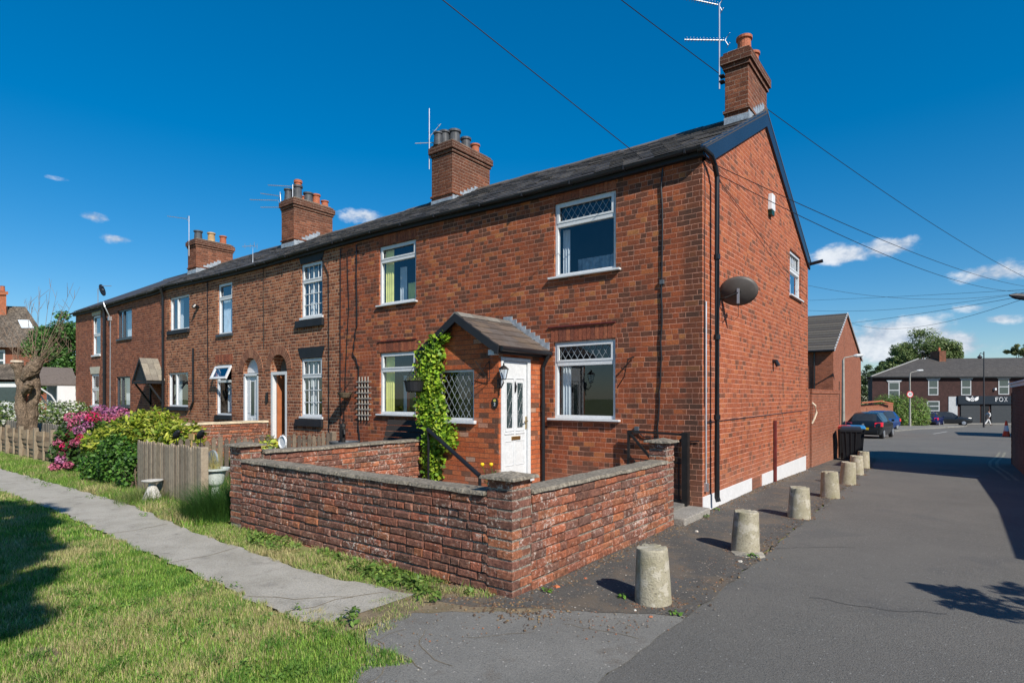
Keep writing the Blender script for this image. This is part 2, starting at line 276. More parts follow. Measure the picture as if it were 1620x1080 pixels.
# ---------------------------------------------------------------- mesh helpers
ROOT = {}
class MB:
    def __init__(s): s.v = []; s.f = []; s.mi = []; s.c = []; s.cur = 0; s.col = (.5, .5, .5)
    def add(s, vs, fs, col=None):
        b = len(s.v); s.v += [tuple(p) for p in vs]
        for f in fs: s.f.append([b+i for i in f]); s.mi.append(s.cur); s.c.append(col or s.col)
        return s
    def box(s, x0, x1, y0, y1, z0, z1, col=None):
        x0, x1 = min(x0, x1), max(x0, x1); y0, y1 = min(y0, y1), max(y0, y1); z0, z1 = min(z0, z1), max(z0, z1)
        return s.add([(x0, y0, z0), (x1, y0, z0), (x1, y1, z0), (x0, y1, z0), (x0, y0, z1), (x1, y0, z1), (x1, y1, z1), (x0, y1, z1)],
                     [(0, 3, 2, 1), (4, 5, 6, 7), (0, 1, 5, 4), (1, 2, 6, 5), (2, 3, 7, 6), (3, 0, 4, 7)], col)
    def hexa(s, p, col=None):      # 8 points: bottom 4, top 4
        return s.add(p, [(0, 3, 2, 1), (4, 5, 6, 7), (0, 1, 5, 4), (1, 2, 6, 5), (2, 3, 7, 6), (3, 0, 4, 7)], col)
    def bar(s, a, b, w, h=None, up=(0, 0, 1), col=None):
        h = h or w; a = Vector(a); b = Vector(b); d = (b-a).normalized(); u = Vector(up)
        if abs(d.dot(u)) > .98: u = Vector((0, 1, 0))
        r = d.cross(u).normalized()*w/2; q = r.cross(d).normalized()*h/2
        return s.hexa([a-r-q, a+r-q, a+r+q, a-r+q, b-r-q, b+r-q, b+r+q, b-r+q], col)
    def tube(s, pts, r, n=8, col=None, caps=True):
        pts = [Vector(p) for p in pts]; k = len(pts); rs = r if isinstance(r, (list, tuple)) else [r]*k
        vs = []; ref = None
        for i, p in enumerate(pts):
            d = ((pts[min(i+1, k-1)]-pts[i]).normalized()+(pts[i]-pts[max(i-1, 0)]).normalized())
            if d.length < 1e-6: d = Vector((0, 0, 1))
            d.normalize()
            if ref is None: ref = Vector((0, 0, 1)) if abs(d.z) < .9 else Vector((1, 0, 0))
            a = d.cross(ref).normalized(); b = d.cross(a).normalized(); ref = b.cross(d)*1.0 if False else ref
            for j in range(n):
                t = 2*math.pi*j/n; vs.append(p+a*math.cos(t)*rs[i]+b*math.sin(t)*rs[i])
        fs = [(i*n+j, i*n+(j+1) % n, (i+1)*n+(j+1) % n, (i+1)*n+j) for i in range(k-1) for j in range(n)]
        if caps: fs += [tuple(range(n))[::-1], tuple((k-1)*n+j for j in range(n))]
        return s.add(vs, fs, col)
    def lathe(s, c, prof, n=20, col=None, axis='z'):   # prof [(r,z)]
        vs = []; k = len(prof)
        for r, z in prof:
            for j in range(n):
                t = 2*math.pi*j/n; a, b = r*math.cos(t), r*math.sin(t)
                vs.append((c[0]+a, c[1]+b, c[2]+z) if axis == 'z' else (c[0]+z, c[1]+a, c[2]+b) if axis == 'x' else (c[0]+a, c[1]+z, c[2]+b))
        fs = [(i*n+j, i*n+(j+1) % n, (i+1)*n+(j+1) % n, (i+1)*n+j) for i in range(k-1) for j in range(n)]
        fs += [tuple(range(n))[::-1], tuple((k-1)*n+j for j in range(n))]
        return s.add(vs, fs, col)
    def prism(s, poly, d, col=None):    # polygon (3D points) extruded by vector d
        n = len(poly); a = [Vector(p) for p in poly]; b = [p+Vector(d) for p in a]
        return s.add(a+b, [tuple(range(n))[::-1], tuple(range(n, 2*n))]+[(i, (i+1) % n, n+(i+1) % n, n+i) for i in range(n)], col)
    def build(s, name, mats, parent=None, smooth=False, local=False, recalc=True, bevel=0):
        me = bpy.data.meshes.new(name); off = (0, 0, 0)
        if parent is not None and not local: off = ROOT.get(parent.name, (0, 0, 0))
        me.from_pydata([(p[0]-off[0], p[1]-off[1], p[2]-off[2]) for p in s.v], [], s.f)
        for m in (mats if isinstance(mats, (list, tuple)) else [mats]): me.materials.append(m)
        me.polygons.foreach_set('material_index', s.mi)
        ca = me.color_attributes.new('Col', 'FLOAT_COLOR', 'CORNER'); arr = []
        for f, c in zip(s.f, s.c): arr += [*c[:3], 1.0]*len(f)
        ca.data.foreach_set('color', arr)
        if recalc:
            bm = bmesh.new(); bm.from_mesh(me); bmesh.ops.recalc_face_normals(bm, faces=bm.faces); bm.to_mesh(me); bm.free()
        if smooth: me.polygons.foreach_set('use_smooth', [True]*len(me.polygons))
        me.update()
        o = bpy.data.objects.new(name, me); COL.objects.link(o)
        if bevel:
            bv = o.modifiers.new('bevel', 'BEVEL'); bv.width = bevel; bv.segments = 2; bv.limit_method = 'ANGLE'
        if parent is not None:
            o.parent = parent; ROOT[o.name] = off
        return o
def tag(o, label=None, cat=None, group=None, kind=None):
    for k, v in (('label', label), ('category', cat), ('group', group), ('kind', kind)):
        if v: o[k] = v
    return o
def thing(name, label, cat, loc=(0, 0, 0), rz=0, group=None):
    o = bpy.data.objects.new(name, None); COL.objects.link(o); o.location = loc; o.rotation_euler = (0, 0, rz); o.empty_display_size = .2
    ROOT[o.name] = tuple(loc); return tag(o, label, cat, group)
def copy_tree(o, parent=None, loc=None, rz=None, label=None):
    c = o.copy(); COL.objects.link(c); c.parent = parent
    if loc is not None: c.location = loc
    if rz is not None: c.rotation_euler = (0, 0, rz)
    if label: c['label'] = label
    for ch in [x for x in list(COL.objects) if x.parent == o]: copy_tree(ch, c)
    return c
def gz(x, y):                        # the ground falls gently away beyond the terrace
    return 0.0 if y < 3 else -(min(y, 65)-3)*.0245

def sheet(name, poly, lift, m, kind='structure', rough=0):
    """flat ground polygon cut where the ground breaks, draped on gz"""
    if rough:
        q = []; rn = random.Random(len(poly))
        for (a, b), (c, d) in zip(poly, poly[1:]+poly[:1]):
            L = math.hypot(c-a, d-b); k = int(min(60, L/.12)) if -12 < a < 6 and -12 < b < 14 else 1; k = max(1, k)
            for i in range(k):
                t_ = i/k; w = rough*(0 if i == 0 else rn.uniform(-1, 1)); q.append((a+(c-a)*t_-(d-b)/L*w, b+(d-b)*t_+(c-a)/L*w))
        poly = q
    bm = bmesh.new(); vs = [bm.verts.new((x, y, 0)) for x, y in poly]; bm.faces.new(vs)
    for yc in (3, 65):
        bmesh.ops.bisect_plane(bm, geom=bm.verts[:]+bm.edges[:]+bm.faces[:], plane_co=(0, yc, 0), plane_no=(0, 1, 0))
    bmesh.ops.triangulate(bm, faces=bm.faces)
    for v in bm.verts: v.co.z = gz(v.co.x, v.co.y)+lift
    me = bpy.data.meshes.new(name); bm.to_mesh(me); bm.free(); me.materials.append(m)
    o = bpy.data.objects.new(name, me); COL.objects.link(o); tag(o, kind=kind); return o

def bulk(name, V, Fq, C, m, parent=None, label=None, cat=None, kind=None, group=None, off=(0, 0, 0)):
    """fast mesh from numpy: V (n,3), Fq (m,4), C (m,3) per-face colour"""
    me = bpy.data.meshes.new(name); n = len(V); k = len(Fq); q = Fq.shape[1]
    me.vertices.add(n); me.loops.add(k*q); me.polygons.add(k)
    me.vertices.foreach_set('co', (V-np.array(off)).astype(np.float32).ravel()); me.loops.foreach_set('vertex_index', Fq.astype(np.int32).ravel())
    me.polygons.foreach_set('loop_start', np.arange(0, k*q, q, dtype=np.int32)); me.polygons.foreach_set('loop_total', np.full(k, q, dtype=np.int32))
    me.update(calc_edges=True); me.validate()
    ca = me.color_attributes.new('Col', 'FLOAT_COLOR', 'CORNER')
    ca.data.foreach_set('color', np.repeat(np.hstack([C, np.ones((k, 1))]), q, axis=0).astype(np.float32).ravel())
    me.materials.append(m); o = bpy.data.objects.new(name, me); COL.objects.link(o)
    if parent is not None: o.parent = parent
    return tag(o, label, cat, group, kind)
def leaf_arrays(P, size, cols, up=.3, elong=1.6, jit=.35, N=None, fold=.15):
    """one folded leaf (two quads sharing a rib) at each point"""
    n = len(P); sz = size*(1+jit*RNG.uniform(-1, 1, n))[:, None]
    d = RNG.normal(size=(n, 3)); d[:, 2] = d[:, 2]*.6-.15; d /= np.linalg.norm(d, axis=1)[:, None]
    nn = RNG.normal(size=(n, 3))*(1-up)+np.array([0, 0, 1])*up*1.5
    if N is not None: nn = nn*.55+N*1.2
    s = np.cross(d, nn); s /= (np.linalg.norm(s, axis=1)[:, None]+1e-9); nn = np.cross(s, d)
    a = P-d*sz*.5; b = P+d*sz*.5; w = sz/elong/1.0
    l = P-s*w*.5+nn*w*fold-d*sz*.05; r = P+s*w*.5+nn*w*fold-d*sz*.05
    V = np.stack([a, l, b, r], axis=1).reshape(-1, 3); i = np.arange(n)*4
    # two triangles either side of the rib
    F = np.stack([np.stack([i, i+2, i+1], 1), np.stack([i, i+3, i+2], 1)], 1).reshape(-1, 3)
    return V, F, np.repeat(cols, 2, axis=0)
def pick(cols, n, var=.25):
    cols = np.array(cols); c = cols[RNG.integers(0, len(cols), n)]
    return np.clip(c*(1+var*RNG.normal(size=(n, 1))), .004, 1)
def blob(c, r, n, shell=.55):
    """points in an ellipsoid, denser toward its outside"""
    d = RNG.normal(size=(n, 3)); d /= np.linalg.norm(d, axis=1)[:, None]
    rr = shell+(1-shell)*RNG.random(n)**.6; rr *= 1+.12*np.sin(d[:, 0]*7+c[0])*np.cos(d[:, 1]*6+d[:, 2]*5)
    return np.array(c)+d*np.array(r)*rr[:, None], d
def merge(parts):
    V = []; F = []; C = []; b = 0
    for v, f, c in parts: V.append(v); F.append(f+b); C.append(c); b += len(v)
    return np.vstack(V), np.vstack(F), np.vstack(C)

# ---------------------------------------------------------------- the ground
sheet('ground', [(-300, -300), (300, -300), (300, 400), (-300, 400)], -.012, SOIL)
sheet('road', [(1.22, -40), (60, -40), (60, 120), (-60, 120), (-60, 49), (-2.2, 47), (-2.6, 42), (-2.3, 22), (-1.2, 15.5), (.9, 12.6), (1.12, 9), (1.25, 3), (1.25, -3.7), (1.2, -5.2)], .004, ASPH, rough=.02)
sheet('pavement', [(-.62, -5.0), (-.2, -4.75), (.3, -4.4), (1.25, -3.9), (1.22, -5.2), (1.2, -9.5), (.3, -9.5), (.12, -6.2), (-.05, -5.85), (-.42, -5.56)], .009, PAVE, rough=.02)
sheet('bare_soil', [(-1.95, -7.02), (-1.8, -6.9), (-1.6, -6.92), (-1.55, -7.05), (-1.7, -7.15), (-1.9, -7.12)], .006, DIRT, rough=.03)
sheet('dirt_patch', [(-1.1, -4.86), (-.6, -4.42), (.02, -4.4), (.35, -4.35), (.3, -4.55), (-.1, -4.85), (-.42, -5.1), (-.5, -5.45), (-.5, -5.75), (-.9, -5.7), (-1.0, -5.3)], .011, DIRT, rough=.03)
sheet('verge_strip', [(-.55, -4.85), (-.07, -4.3), (-.05, 13.2), (-.3, 14.6), (-1.2, 15.5), (.9, 12.6), (1.12, 9), (1.25, 3), (1.27, -3.2), (1.26, -3.9), (.35, -4.42), (-.15, -4.75)], .013, STRIP, rough=.03)
# ragged concrete path
pp = []
def ip(tab, x): return float(np.interp(x, [q[0] for q in tab], [q[1] for q in tab]))
FAR_E = [(-42, -4.5), (-14.4, -4.69), (-7.28, -4.64), (-4.55, -4.9), (-2.84, -4.96), (-1.84, -5.0), (-.7, -4.82)]
NEAR_E = [(-42, -5.5), (-10.4, -5.5), (-7.17, -5.49), (-4.48, -5.62), (-2.87, -5.66), (-1.64, -5.72), (-.96, -5.74), (-.7, -5.6)]
for i in range(240):
    x = -42+41.3*(i/239)**.35; pp.append((x, ip(FAR_E, x)+.018*math.sin(x*9)+random.uniform(-.014, .014)))
for i in range(240):
    x = -.74-41.2*(1-((239-i)/239)**.35); pp.append((x, ip(NEAR_E, x)+.018*math.sin(x*8)+random.uniform(-.014, .014)))
sheet('footpath', pp, .017, PATH)
mb = MB()
for pts in ([(-1.75, -5.7), (-1.55, -5.56), (-1.38, -5.5), (-1.2, -5.28), (-1.08, -5.2), (-.95, -4.95)], [(-1.2, -5.7), (-1.1, -5.5), (-1.12, -5.3), (-1.05, -5.18)], [(-5.2, -5.62), (-5.12, -5.3), (-5.2, -4.9)], [(-8.1, -5.49), (-8.15, -5.1), (-8.05, -4.66)], [(-3.3, -5.65), (-3.25, -5.3), (-3.34, -4.95)]):
    for a, b in zip(pts, pts[1:]):
        d = Vector((b[0]-a[0], b[1]-a[1])).normalized(); n = Vector((-d.y, d.x))*.004
        mb.add([(a[0]-n.x, a[1]-n.y, .0195), (b[0]-n.x, b[1]-n.y, .0195), (b[0]+n.x, b[1]+n.y, .0195), (a[0]+n.x, a[1]+n.y, .0195)], [(0, 1, 2, 3)])
tag(mb.build('path_cracks', DIRT), kind='structure')
gardpoly = [(-4.4, -4.4), (-4.4, 0), (-27, 0), (-27, -3.7), (-14, -3.75)]
sheet('garden_ground', gardpoly, .03, SOIL)
mb = MB().box(-4.35, -.2, -4.25, -.02, 0, .14); tag(mb.build('garden_paving', FLAG), kind='structure')
# far pavement with kerb by the green shrub, and the one before the shops
def slab(name, poly, h, m):
    mb = MB(); n = len(poly); top = [(x, y, gz(x, y)+h) for x, y in poly]; bot = [(x, y, gz(x, y)-.05) for x, y in poly]
    mb.add(bot+top, [tuple(range(n, 2*n))]+[(i, (i+1) % n, n+(i+1) % n, n+i) for i in range(n)]); return tag(mb.build(name, m), kind='structure')
slab('corner_pavement', [at(1415, 44), at(1452, 52), at(1530, 62), at(1480, 64.5), at(1395, 64.5), at(1380, 56), at(1395, 47)], .1, PAVE)
slab('shop_pavement', [at(1380, 66), at(1950, 66), at(1950, 68.6), at(1380, 68.6)], .1, PAVE)
# double yellow lines and worn white marks
YEL = mat('faded_yellow_line', (.2, .19, .15), .9, var=.3, nscale=9)
WHL = mat('faded_white_line', (.42, .42, .4), .9, var=.3, nscale=9)
def stripe(name, pts, w, m):
    mb = MB()
    for a, b in zip(pts, pts[1:]):
        d = Vector((b[0]-a[0], b[1]-a[1])).normalized(); n = Vector((-d.y, d.x))*w/2
        mb.add([(a[0]-n.x, a[1]-n.y, gz(*a)+.0085), (b[0]-n.x, b[1]-n.y, gz(*b)+.0085), (b[0]+n.x, b[1]+n.y, gz(*b)+.0085), (a[0]+n.x, a[1]+n.y, gz(*a)+.0085)], [(0, 1, 2, 3)])
    return tag(mb.build(name, m), kind='structure')
stripe('yellow_line', [(3.72, 8.0), (3.66, 10), (3.55, 12), (3.62, 14), (3.9, 17), (4.1, 20)], .07, YEL)
stripe('yellow_line', [(3.87, 8.0), (3.81, 10), (3.7, 12), (3.77, 14), (4.05, 17), (4.25, 20)], .07, YEL)
mb = MB()
for i in range(9): mb.box(2.45+i*.05, 2.475+i*.05, 9.2, 9.62, gz(0, 9.4)+.006, gz(0, 9.4)+.012)
mb.box(2.42, 2.9, 9.17, 9.195, gz(0, 9.4)+.006, gz(0, 9.4)+.013); mb.box(2.42, 2.9, 9.625, 9.65, gz(0, 9.4)+.006, gz(0, 9.4)+.013); tag(mb.build('drain_grate', mat('cast_iron', (.03, .03, .03), .6)), kind='structure')
def cracks(seed, starts, m, z, w=.004):
    rn = random.Random(seed); mb = MB()
    for (x, y, a, n) in starts:
        for i in range(n):
            a += rn.uniform(-.5, .5); x2, y2 = x+.07*math.cos(a), y+.07*math.sin(a); nx, ny = -math.sin(a)*w/2*rn.uniform(.5, 1.3), math.cos(a)*w/2
            mb.add([(x-nx, y-ny, gz(x, y)+z), (x2-nx, y2-ny, gz(x2, y2)+z), (x2+nx, y2+ny, gz(x2, y2)+z), (x+nx, y+ny, gz(x, y)+z)], [(0, 1, 2, 3)]); x, y = x2, y2
    return tag(mb.build('tarmac_cracks', m), kind='structure')
cracks(4, [(-.3, -5.6, .2, 9), (-.1, -5.3, -1.2, 9), (-.2, -5.9, 1.0, 8), (.2, -5.2, .5, 7), (.0, -5.75, -.4, 6), (.6, -4.6, .1, 8)], DIRT, .0125, .005)
cracks(9, [(1.28, -1.5, 1.4, 14), (1.3, 1.5, 1.7, 14), (2.4, 3.0, .3, 20), (1.9, -2.9, .9, 14)], mat('crack_tar', (.03, .03, .031), .8), .0075, .006)
stripe('white_line', [(2.95, 8.4), (3.25, 8.5)], .05, WHL)
stripe('white_line', [(1.5, 42), (2.2, 50)], .12, WHL)

# ---------------------------------------------------------------- wall with openings
def wall_sheet(mb, P, u0, u1, z0, z1, holes, reveal=.1):
    """P(u,n,z) maps wall coordinates to the world; holes: (u0,u1,z0,z1[,arch])"""
    us = sorted({u0, u1, *[h[0] for h in holes], *[h[1] for h in holes]}); zs = sorted({z0, z1, *[h[2] for h in holes], *[h[3] for h in holes]})
    for i in range(len(us)-1):
        for j in range(len(zs)-1):
            uc, zc = (us[i]+us[i+1])/2, (zs[j]+zs[j+1])/2
            if any(h[0] < uc < h[1] and h[2] < zc < h[3] for h in holes): continue
            mb.add([P(us[i], 0, zs[j]), P(us[i+1], 0, zs[j]), P(us[i+1], 0, zs[j+1]), P(us[i], 0, zs[j+1])], [(0, 1, 2, 3)])
    for h in holes:
        a, b, c, d = h[:4]; r = reveal if len(h) < 6 else h[5]
        if len(h) > 4 and h[4]:
            R = (b-a)/2; zc = d-R; uc = (a+b)/2; n = 12
            arc = [(uc-R*math.cos(math.pi*k/n), zc+R*math.sin(math.pi*k/n)) for k in range(n+1)]
            for k in range(n):
                (p, q), (p2, q2) = arc[k], arc[k+1]
                mb.add([P(p, 0, q), P(p2, 0, q2), P(p2, 0, d), P(p, 0, d)], [(0, 1, 2, 3)])
                mb.add([P(p, 0, q), P(p2, 0, q2), P(p2, -r, q2), P(p, -r, q)], [(0, 1, 2, 3)])
            for (u,) in ((a,), (b,)): mb.add([P(u, 0, c), P(u, 0, zc), P(u, -r, zc), P(u, -r, c)], [(0, 1, 2, 3)])
            mb.add([P(a, 0, c), P(b, 0, c), P(b, -r, c), P(a, -r, c)], [(0, 1, 2, 3)])
        else:
            for (p, q, s, t) in ((a, c, b, c), (b, c, b, d), (b, d, a, d), (a, d, a, c)):
                mb.add([P(p, 0, q), P(s, 0, t), P(s, -r, t), P(p, -r, q)], [(0, 1, 2, 3)])
def PF(u, n, z): return (u, -n, z)            # front of the terrace, outward is -Y
def PG(u, n, z): return (n, u, z)             # gable end, outward is +X
def mkP(base): return base
def boxP(mb, P, u0, u1, n0, n1, z0, z1, col=None):
    a, b = P(u0, n0, z0), P(u1, n1, z1); mb.box(a[0], b[0], a[1], b[1], a[2], b[2], col)
def clipseg(x0, y0, x1, y1, a, b, c, d):
    t0, t1 = 0.0, 1.0; dx, dy = x1-x0, y1-y0
    for p, q in ((-dx, x0-a), (dx, b-x0), (-dy, y0-c), (dy, d-y0)):
        if p == 0:
            if q < 0: return None
        else:
            r = q/p
            if p < 0: t0 = max(t0, r)
            else: t1 = min(t1, r)
    if t0 >= t1: return None
    return (x0+t0*dx, y0+t0*dy, x0+t1*dx, y0+t1*dy)
def lattice(mb, P, u0, u1, z0, z1, n, pu, pz, w=.007):
    k = pz/pu; span = (z1-z0)/k
    s = u0-span-pu
    while s < u1+span+pu:
        for (a, b) in ((z0, z1), (z1, z0)):
            c = clipseg(s, a, s+span, b, u0, u1, z0, z1)
            if c: mb.bar(P(c[0], n, c[1]), P(c[2], n, c[3]), w, .004, up=P(0, 1, 0))
        s += pu
def curtain(parent, P, u0, u1, z0, z1, n, m, waves=9, amp=.02, gather=0):
    mb = MB(); k = max(8, waves*4)
    for i in range(k):
        a, b = u0+(u1-u0)*i/k, u0+(u1-u0)*(i+1)/k
        na, nb = n+amp*math.sin(i*2*math.pi*waves/k), n+amp*math.sin((i+1)*2*math.pi*waves/k)
        mb.add([P(a, na, z0), P(b, nb, z0), P(b, nb, z1), P(a, na, z1)], [(0, 1, 2, 3)])
    return mb.build('curtain', m, parent)
def window(parent, P, u0, u1, z0, z1, trans=None, mull=(), fm=None, sill=None, sillm=None, bars=None, lat=None, latall=None, curt=(), rec=.035, fw=.055, opened=False, room=.9, name='window', head=None):
    fm = fm or WHITE; mb = MB(); a, b = -rec-.07, -rec
    g = .003
    boxP(mb, P, u0+g, u0+fw, a, b, z0+g, z1-g); boxP(mb, P, u1-fw, u1-g, a, b, z0+g, z1-g)
    boxP(mb, P, u0+fw, u1-fw, a, b, z0+g, z0+fw); boxP(mb, P, u0+fw, u1-fw, a, b, z1-fw, z1-g)
    if trans: boxP(mb, P, u0+fw, u1-fw, a, b+.004, trans-.035, trans+.035)
    for m_ in mull: boxP(mb, P, m_-.035, m_+.035, a, b+.003, z0+fw, z1-fw)
    # inner sash on the top light stands a little proud
    if trans and not opened:
        s0, s1 = trans+.03, z1-fw+.012; e = .035
        for (p, q, r, s) in ((u0+fw-.012, u0+fw+e, s0, s1), (u1-fw-e, u1-fw+.012, s0, s1), (u0+fw+e, u1-fw-e, s0, s0+e), (u0+fw+e, u1-fw-e, s1-e, s1)): boxP(mb, P, p, q, b-.02, b+.012, r, s)
    fr = mb.build(name, fm, parent, bevel=.004)
    pane = MB(); nn = (a+b)/2
    z1p = (trans if opened else z1-fw)
    pane.add([P(u0+fw, nn, z0+fw), P(u1-fw, nn, z0+fw), P(u1-fw, nn, z1p), P(u0+fw, nn, z1p)], [(0, 1, 2, 3)])
    pane.build('pane', GLASS, fr)
    if opened:
        s = MB(); zt = z1-fw; h = zt-trans-.02; ang = rad(24)
        def Q(u, k, dn): return P(u, b+.02+k*h*math.sin(ang)+dn*math.cos(ang), zt-k*h*math.cos(ang)+dn*math.sin(ang))
        def rectbar(ua, ub, ka, kb): s.hexa([Q(ua, ka, 0), Q(ub, ka, 0), Q(ub, kb, 0), Q(ua, kb, 0), Q(ua, ka, .045), Q(ub, ka, .045), Q(ub, kb, .045), Q(ua, kb, .045)])
        e = .06; rectbar(u0-.01, u0+e, 0, 1); rectbar(u1-e, u1+.01, 0, 1); rectbar(u0+e, u1-e, 0, e/h); rectbar(u0+e, u1-e, 1-e/h, 1)
        sa = s.build('open_sash', fm, fr)
        s = MB(); s.add([Q(u0+e, e/h, .02), Q(u1-e, e/h, .02), Q(u1-e, 1-e/h, .02), Q(u0+e, 1-e/h, .02)], [(0, 1, 2, 3)]); s.build('pane', GLASS, fr)
    if sill:
        s = MB(); ov, pr, th = sill; boxP(s, P, u0-ov, u1+ov, -rec, pr, z0-th, z0+.002); s.build('sill', sillm or fm, fr, bevel=.004)
    if head:
        s = MB(); hb, ht, fl, hm = head
        s.prism([P(u0-.02-hb, 0, z1+.005), P(u1+.02+hb, 0, z1+.005), P(u1+.02+fl, 0, z1+ht), P(u0-.02-fl, 0, z1+ht)], Vector(P(0, .012, 0))-Vector(P(0, 0, 0))); s.build('lintel', hm, fr)
    if bars:
        s = MB()
        for (p, q, r, t_, nu, nz) in bars:
            for i in range(1, nu): uu = p+(q-p)*i/nu; boxP(s, P, uu-.009, uu+.009, nn-.006, nn+.012, r, t_)
            for i in range(1, nz): zz = r+(t_-r)*i/nz; boxP(s, P, p, q, nn-.006, nn+.0125, zz-.009, zz+.009)
        s.build('glazing_bars', fm, fr)
    if lat or latall:
        s = MB(); p = lat or latall
        lo = trans+.065 if lat else z0+fw+.01
        lattice(s, P, u0+fw+.035, u1-fw-.035, lo, z1-fw-.025, nn+.006, *p, w=.0055); s.build('lead_lattice', LEAD, fr)
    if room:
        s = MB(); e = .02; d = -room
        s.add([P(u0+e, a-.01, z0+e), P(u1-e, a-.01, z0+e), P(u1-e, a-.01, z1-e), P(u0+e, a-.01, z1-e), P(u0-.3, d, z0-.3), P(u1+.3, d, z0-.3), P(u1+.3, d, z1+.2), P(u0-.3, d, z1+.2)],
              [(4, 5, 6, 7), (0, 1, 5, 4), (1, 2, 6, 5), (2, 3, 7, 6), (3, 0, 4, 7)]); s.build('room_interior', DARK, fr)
    for cdef in curt: curtain(fr, P, *cdef)
    return fr
def lintel_brick(parent, *a, **k):
    m_ = MB(); soldier(m_, *a, **k); return m_.build('brick_lintel', MAT['soldier_brick'], parent)
def soldier(mb, P, u0, u1, z0, z1, n=.004, w=.075):
    """upright bricks over an opening"""
    k = max(1, round((u1-u0)/w)); w = (u1-u0)/k
    for i in range(k):
        j = random.choice([(.33, .08, .035), (.28, .065, .03), (.2, .05, .028), (.4, .115, .05)])
        boxP(mb, P, u0+i*w+.005, u0+(i+1)*w-.005, -.03, n+random.uniform(0, .003), z0+.004, z1-.004, j)

# ---------------------------------------------------------------- roofs
EZ, EY, RY, RZ, BY = 5.13, -.1, 3.35, 6.98, 7.3      # eave height/offset, ridge line, ridge height, rear wall
SL = (RZ-EZ)/(RY-EY)
def sag(x): return -.035*math.sin((x+4)*.55)*min(1, abs(x)/4) - (.05 if x < -17.6 else 0)
SLC = [(.07, .066, .066), (.085, .08, .076), (.055, .053, .055), (.1, .09, .08), (.075, .068, .062), (.06, .058, .062)]
def slate_roof(parent, x0, x1):
    rt = MB(); n = 13; run = RY-EY; sw = .26
    cols = SLC
    for r in range(n):
        ya, yb = EY+run*r/n, EY+run*(r+1.35)/n; yb = min(yb, RY+.02)
        za, zb = EZ+(ya-EY)*SL, EZ+(yb-EY)*SL
        x = x0-(sw*.5 if r % 2 else 0)
        while x < x1:
            xa, xb = max(x, x0)+.002, min(x+sw, x1)-.002
            if xb-xa > .02:
                j = random.uniform(-.004, .006); s0, s1 = sag(xa), sag(xb); jj = random.uniform(-.012, .012)
                rt.hexa([(xa, ya+jj, za+s0+j+.012), (xb, ya+jj, za+s1+j+.012), (xb, yb, zb+s1-.012), (xa, yb, zb+s0-.012),
                         (xa, ya+jj, za+s0+j+.026), (xb, ya+jj, za+s1+j+.026), (xb, yb, zb+s1+.0), (xa, yb, zb+s0+.0)], random.choice(cols))
            x += sw
    # back slope and ridge tiles
    bz = EZ-.25
    rt.hexa([(x0, RY, RZ-.03), (x1, RY, RZ-.03), (x1, BY+.15, bz), (x0, BY+.15, bz), (x0, RY, RZ), (x1, RY, RZ), (x1, BY+.15, bz+.03), (x0, BY+.15, bz+.03)], SLC[0])
    rt.hexa([(x0, EY+.05, EZ-.03+.02), (x1, EY+.05, EZ-.01), (x1, RY, RZ-.07), (x0, RY, RZ-.07), (x0, EY+.05, EZ-.012+.02), (x1, EY+.05, EZ+.008), (x1, RY, RZ-.04), (x0, RY, RZ-.04)], SLC[2])
    ob = rt.build('roof', SLATE, parent, recalc=False)
    rd = MB(); x = x0
    while x < x1-.05:
        xe = min(x+.45, x1); s = sag((x+xe)/2)+random.uniform(-.008, .008); c = random.choice([(.11, .095, .08), (.09, .08, .072), (.13, .11, .09)])
        rd.prism([(x+.004, RY-.13, RZ-.055+s), (x+.004, RY-.1, RZ-.02+s), (x+.004, RY, RZ+.045+s), (x+.004, RY+.1, RZ-.02+s), (x+.004, RY+.13, RZ-.055+s)], (xe-x-.008, 0, 0), c); x = xe
    rd.build('ridge_tiles', SLATE, ob, recalc=True)
    return ob
def gutter(parent, x0, x1, dz=0):
    mb = MB(); n = 6; R = .05; c = (EY-.035, EZ-.005+dz)
    xs = np.linspace(x0, x1, 9)
    for a, b in zip(xs, xs[1:]):
        sa, sb = sag(a), sag(b)
        pa = [(a, c[0]+R*math.cos(t), c[1]+R*math.sin(t)+sa) for t in np.linspace(math.pi, 2*math.pi, n)]
        pb = [(b, p[1], p[2]-sa+sb) for p in pa]
        mb.add(pa+pb, [(i, i+1, n+i+1, n+i) for i in range(n-1)])
    x = x0+.3
    while x < x1: mb.box(x, x+.025, c[0]-R-.006, c[0]+R+.004, c[1]-R+sag(x)-.006, c[1]+.006+sag(x)); x += .95
    # dark board behind the gutter
    for a, b in zip(xs, xs[1:]): mb.hexa([(a, -.085, EZ-.11+dz+sag(a)), (b, -.085, EZ-.11+dz+sag(b)), (b, -.003, EZ-.11+dz+sag(b)), (a, -.003, EZ-.11+dz+sag(a)), (a, -.085, EZ-.005+sag(a)), (b, -.085, EZ-.005+sag(b)), (b, -.003, EZ-.005+sag(b)), (a, -.003, EZ-.005+sag(a))])
    return mb.build('gutter', BLACKW, parent)
def pot(parent, x, y, z, kind, h=.36, r=.12):
    m = {'t': POT, 'd': POTD, 'y': POTY}[kind]; mb = MB()
    mb.lathe((x, y, z-.03), [(r*1.12, 0), (r*1.12, .05), (r, .07), (r*.9, h*.75), (r*.9, h*.84), (r*1.12, h*.87), (r*1.12, h*.98), (r*.95, h), (r*.75, h), (r*.7, h-.12)], 16)
    return mb.build('chimney_pot', m, parent, smooth=False)
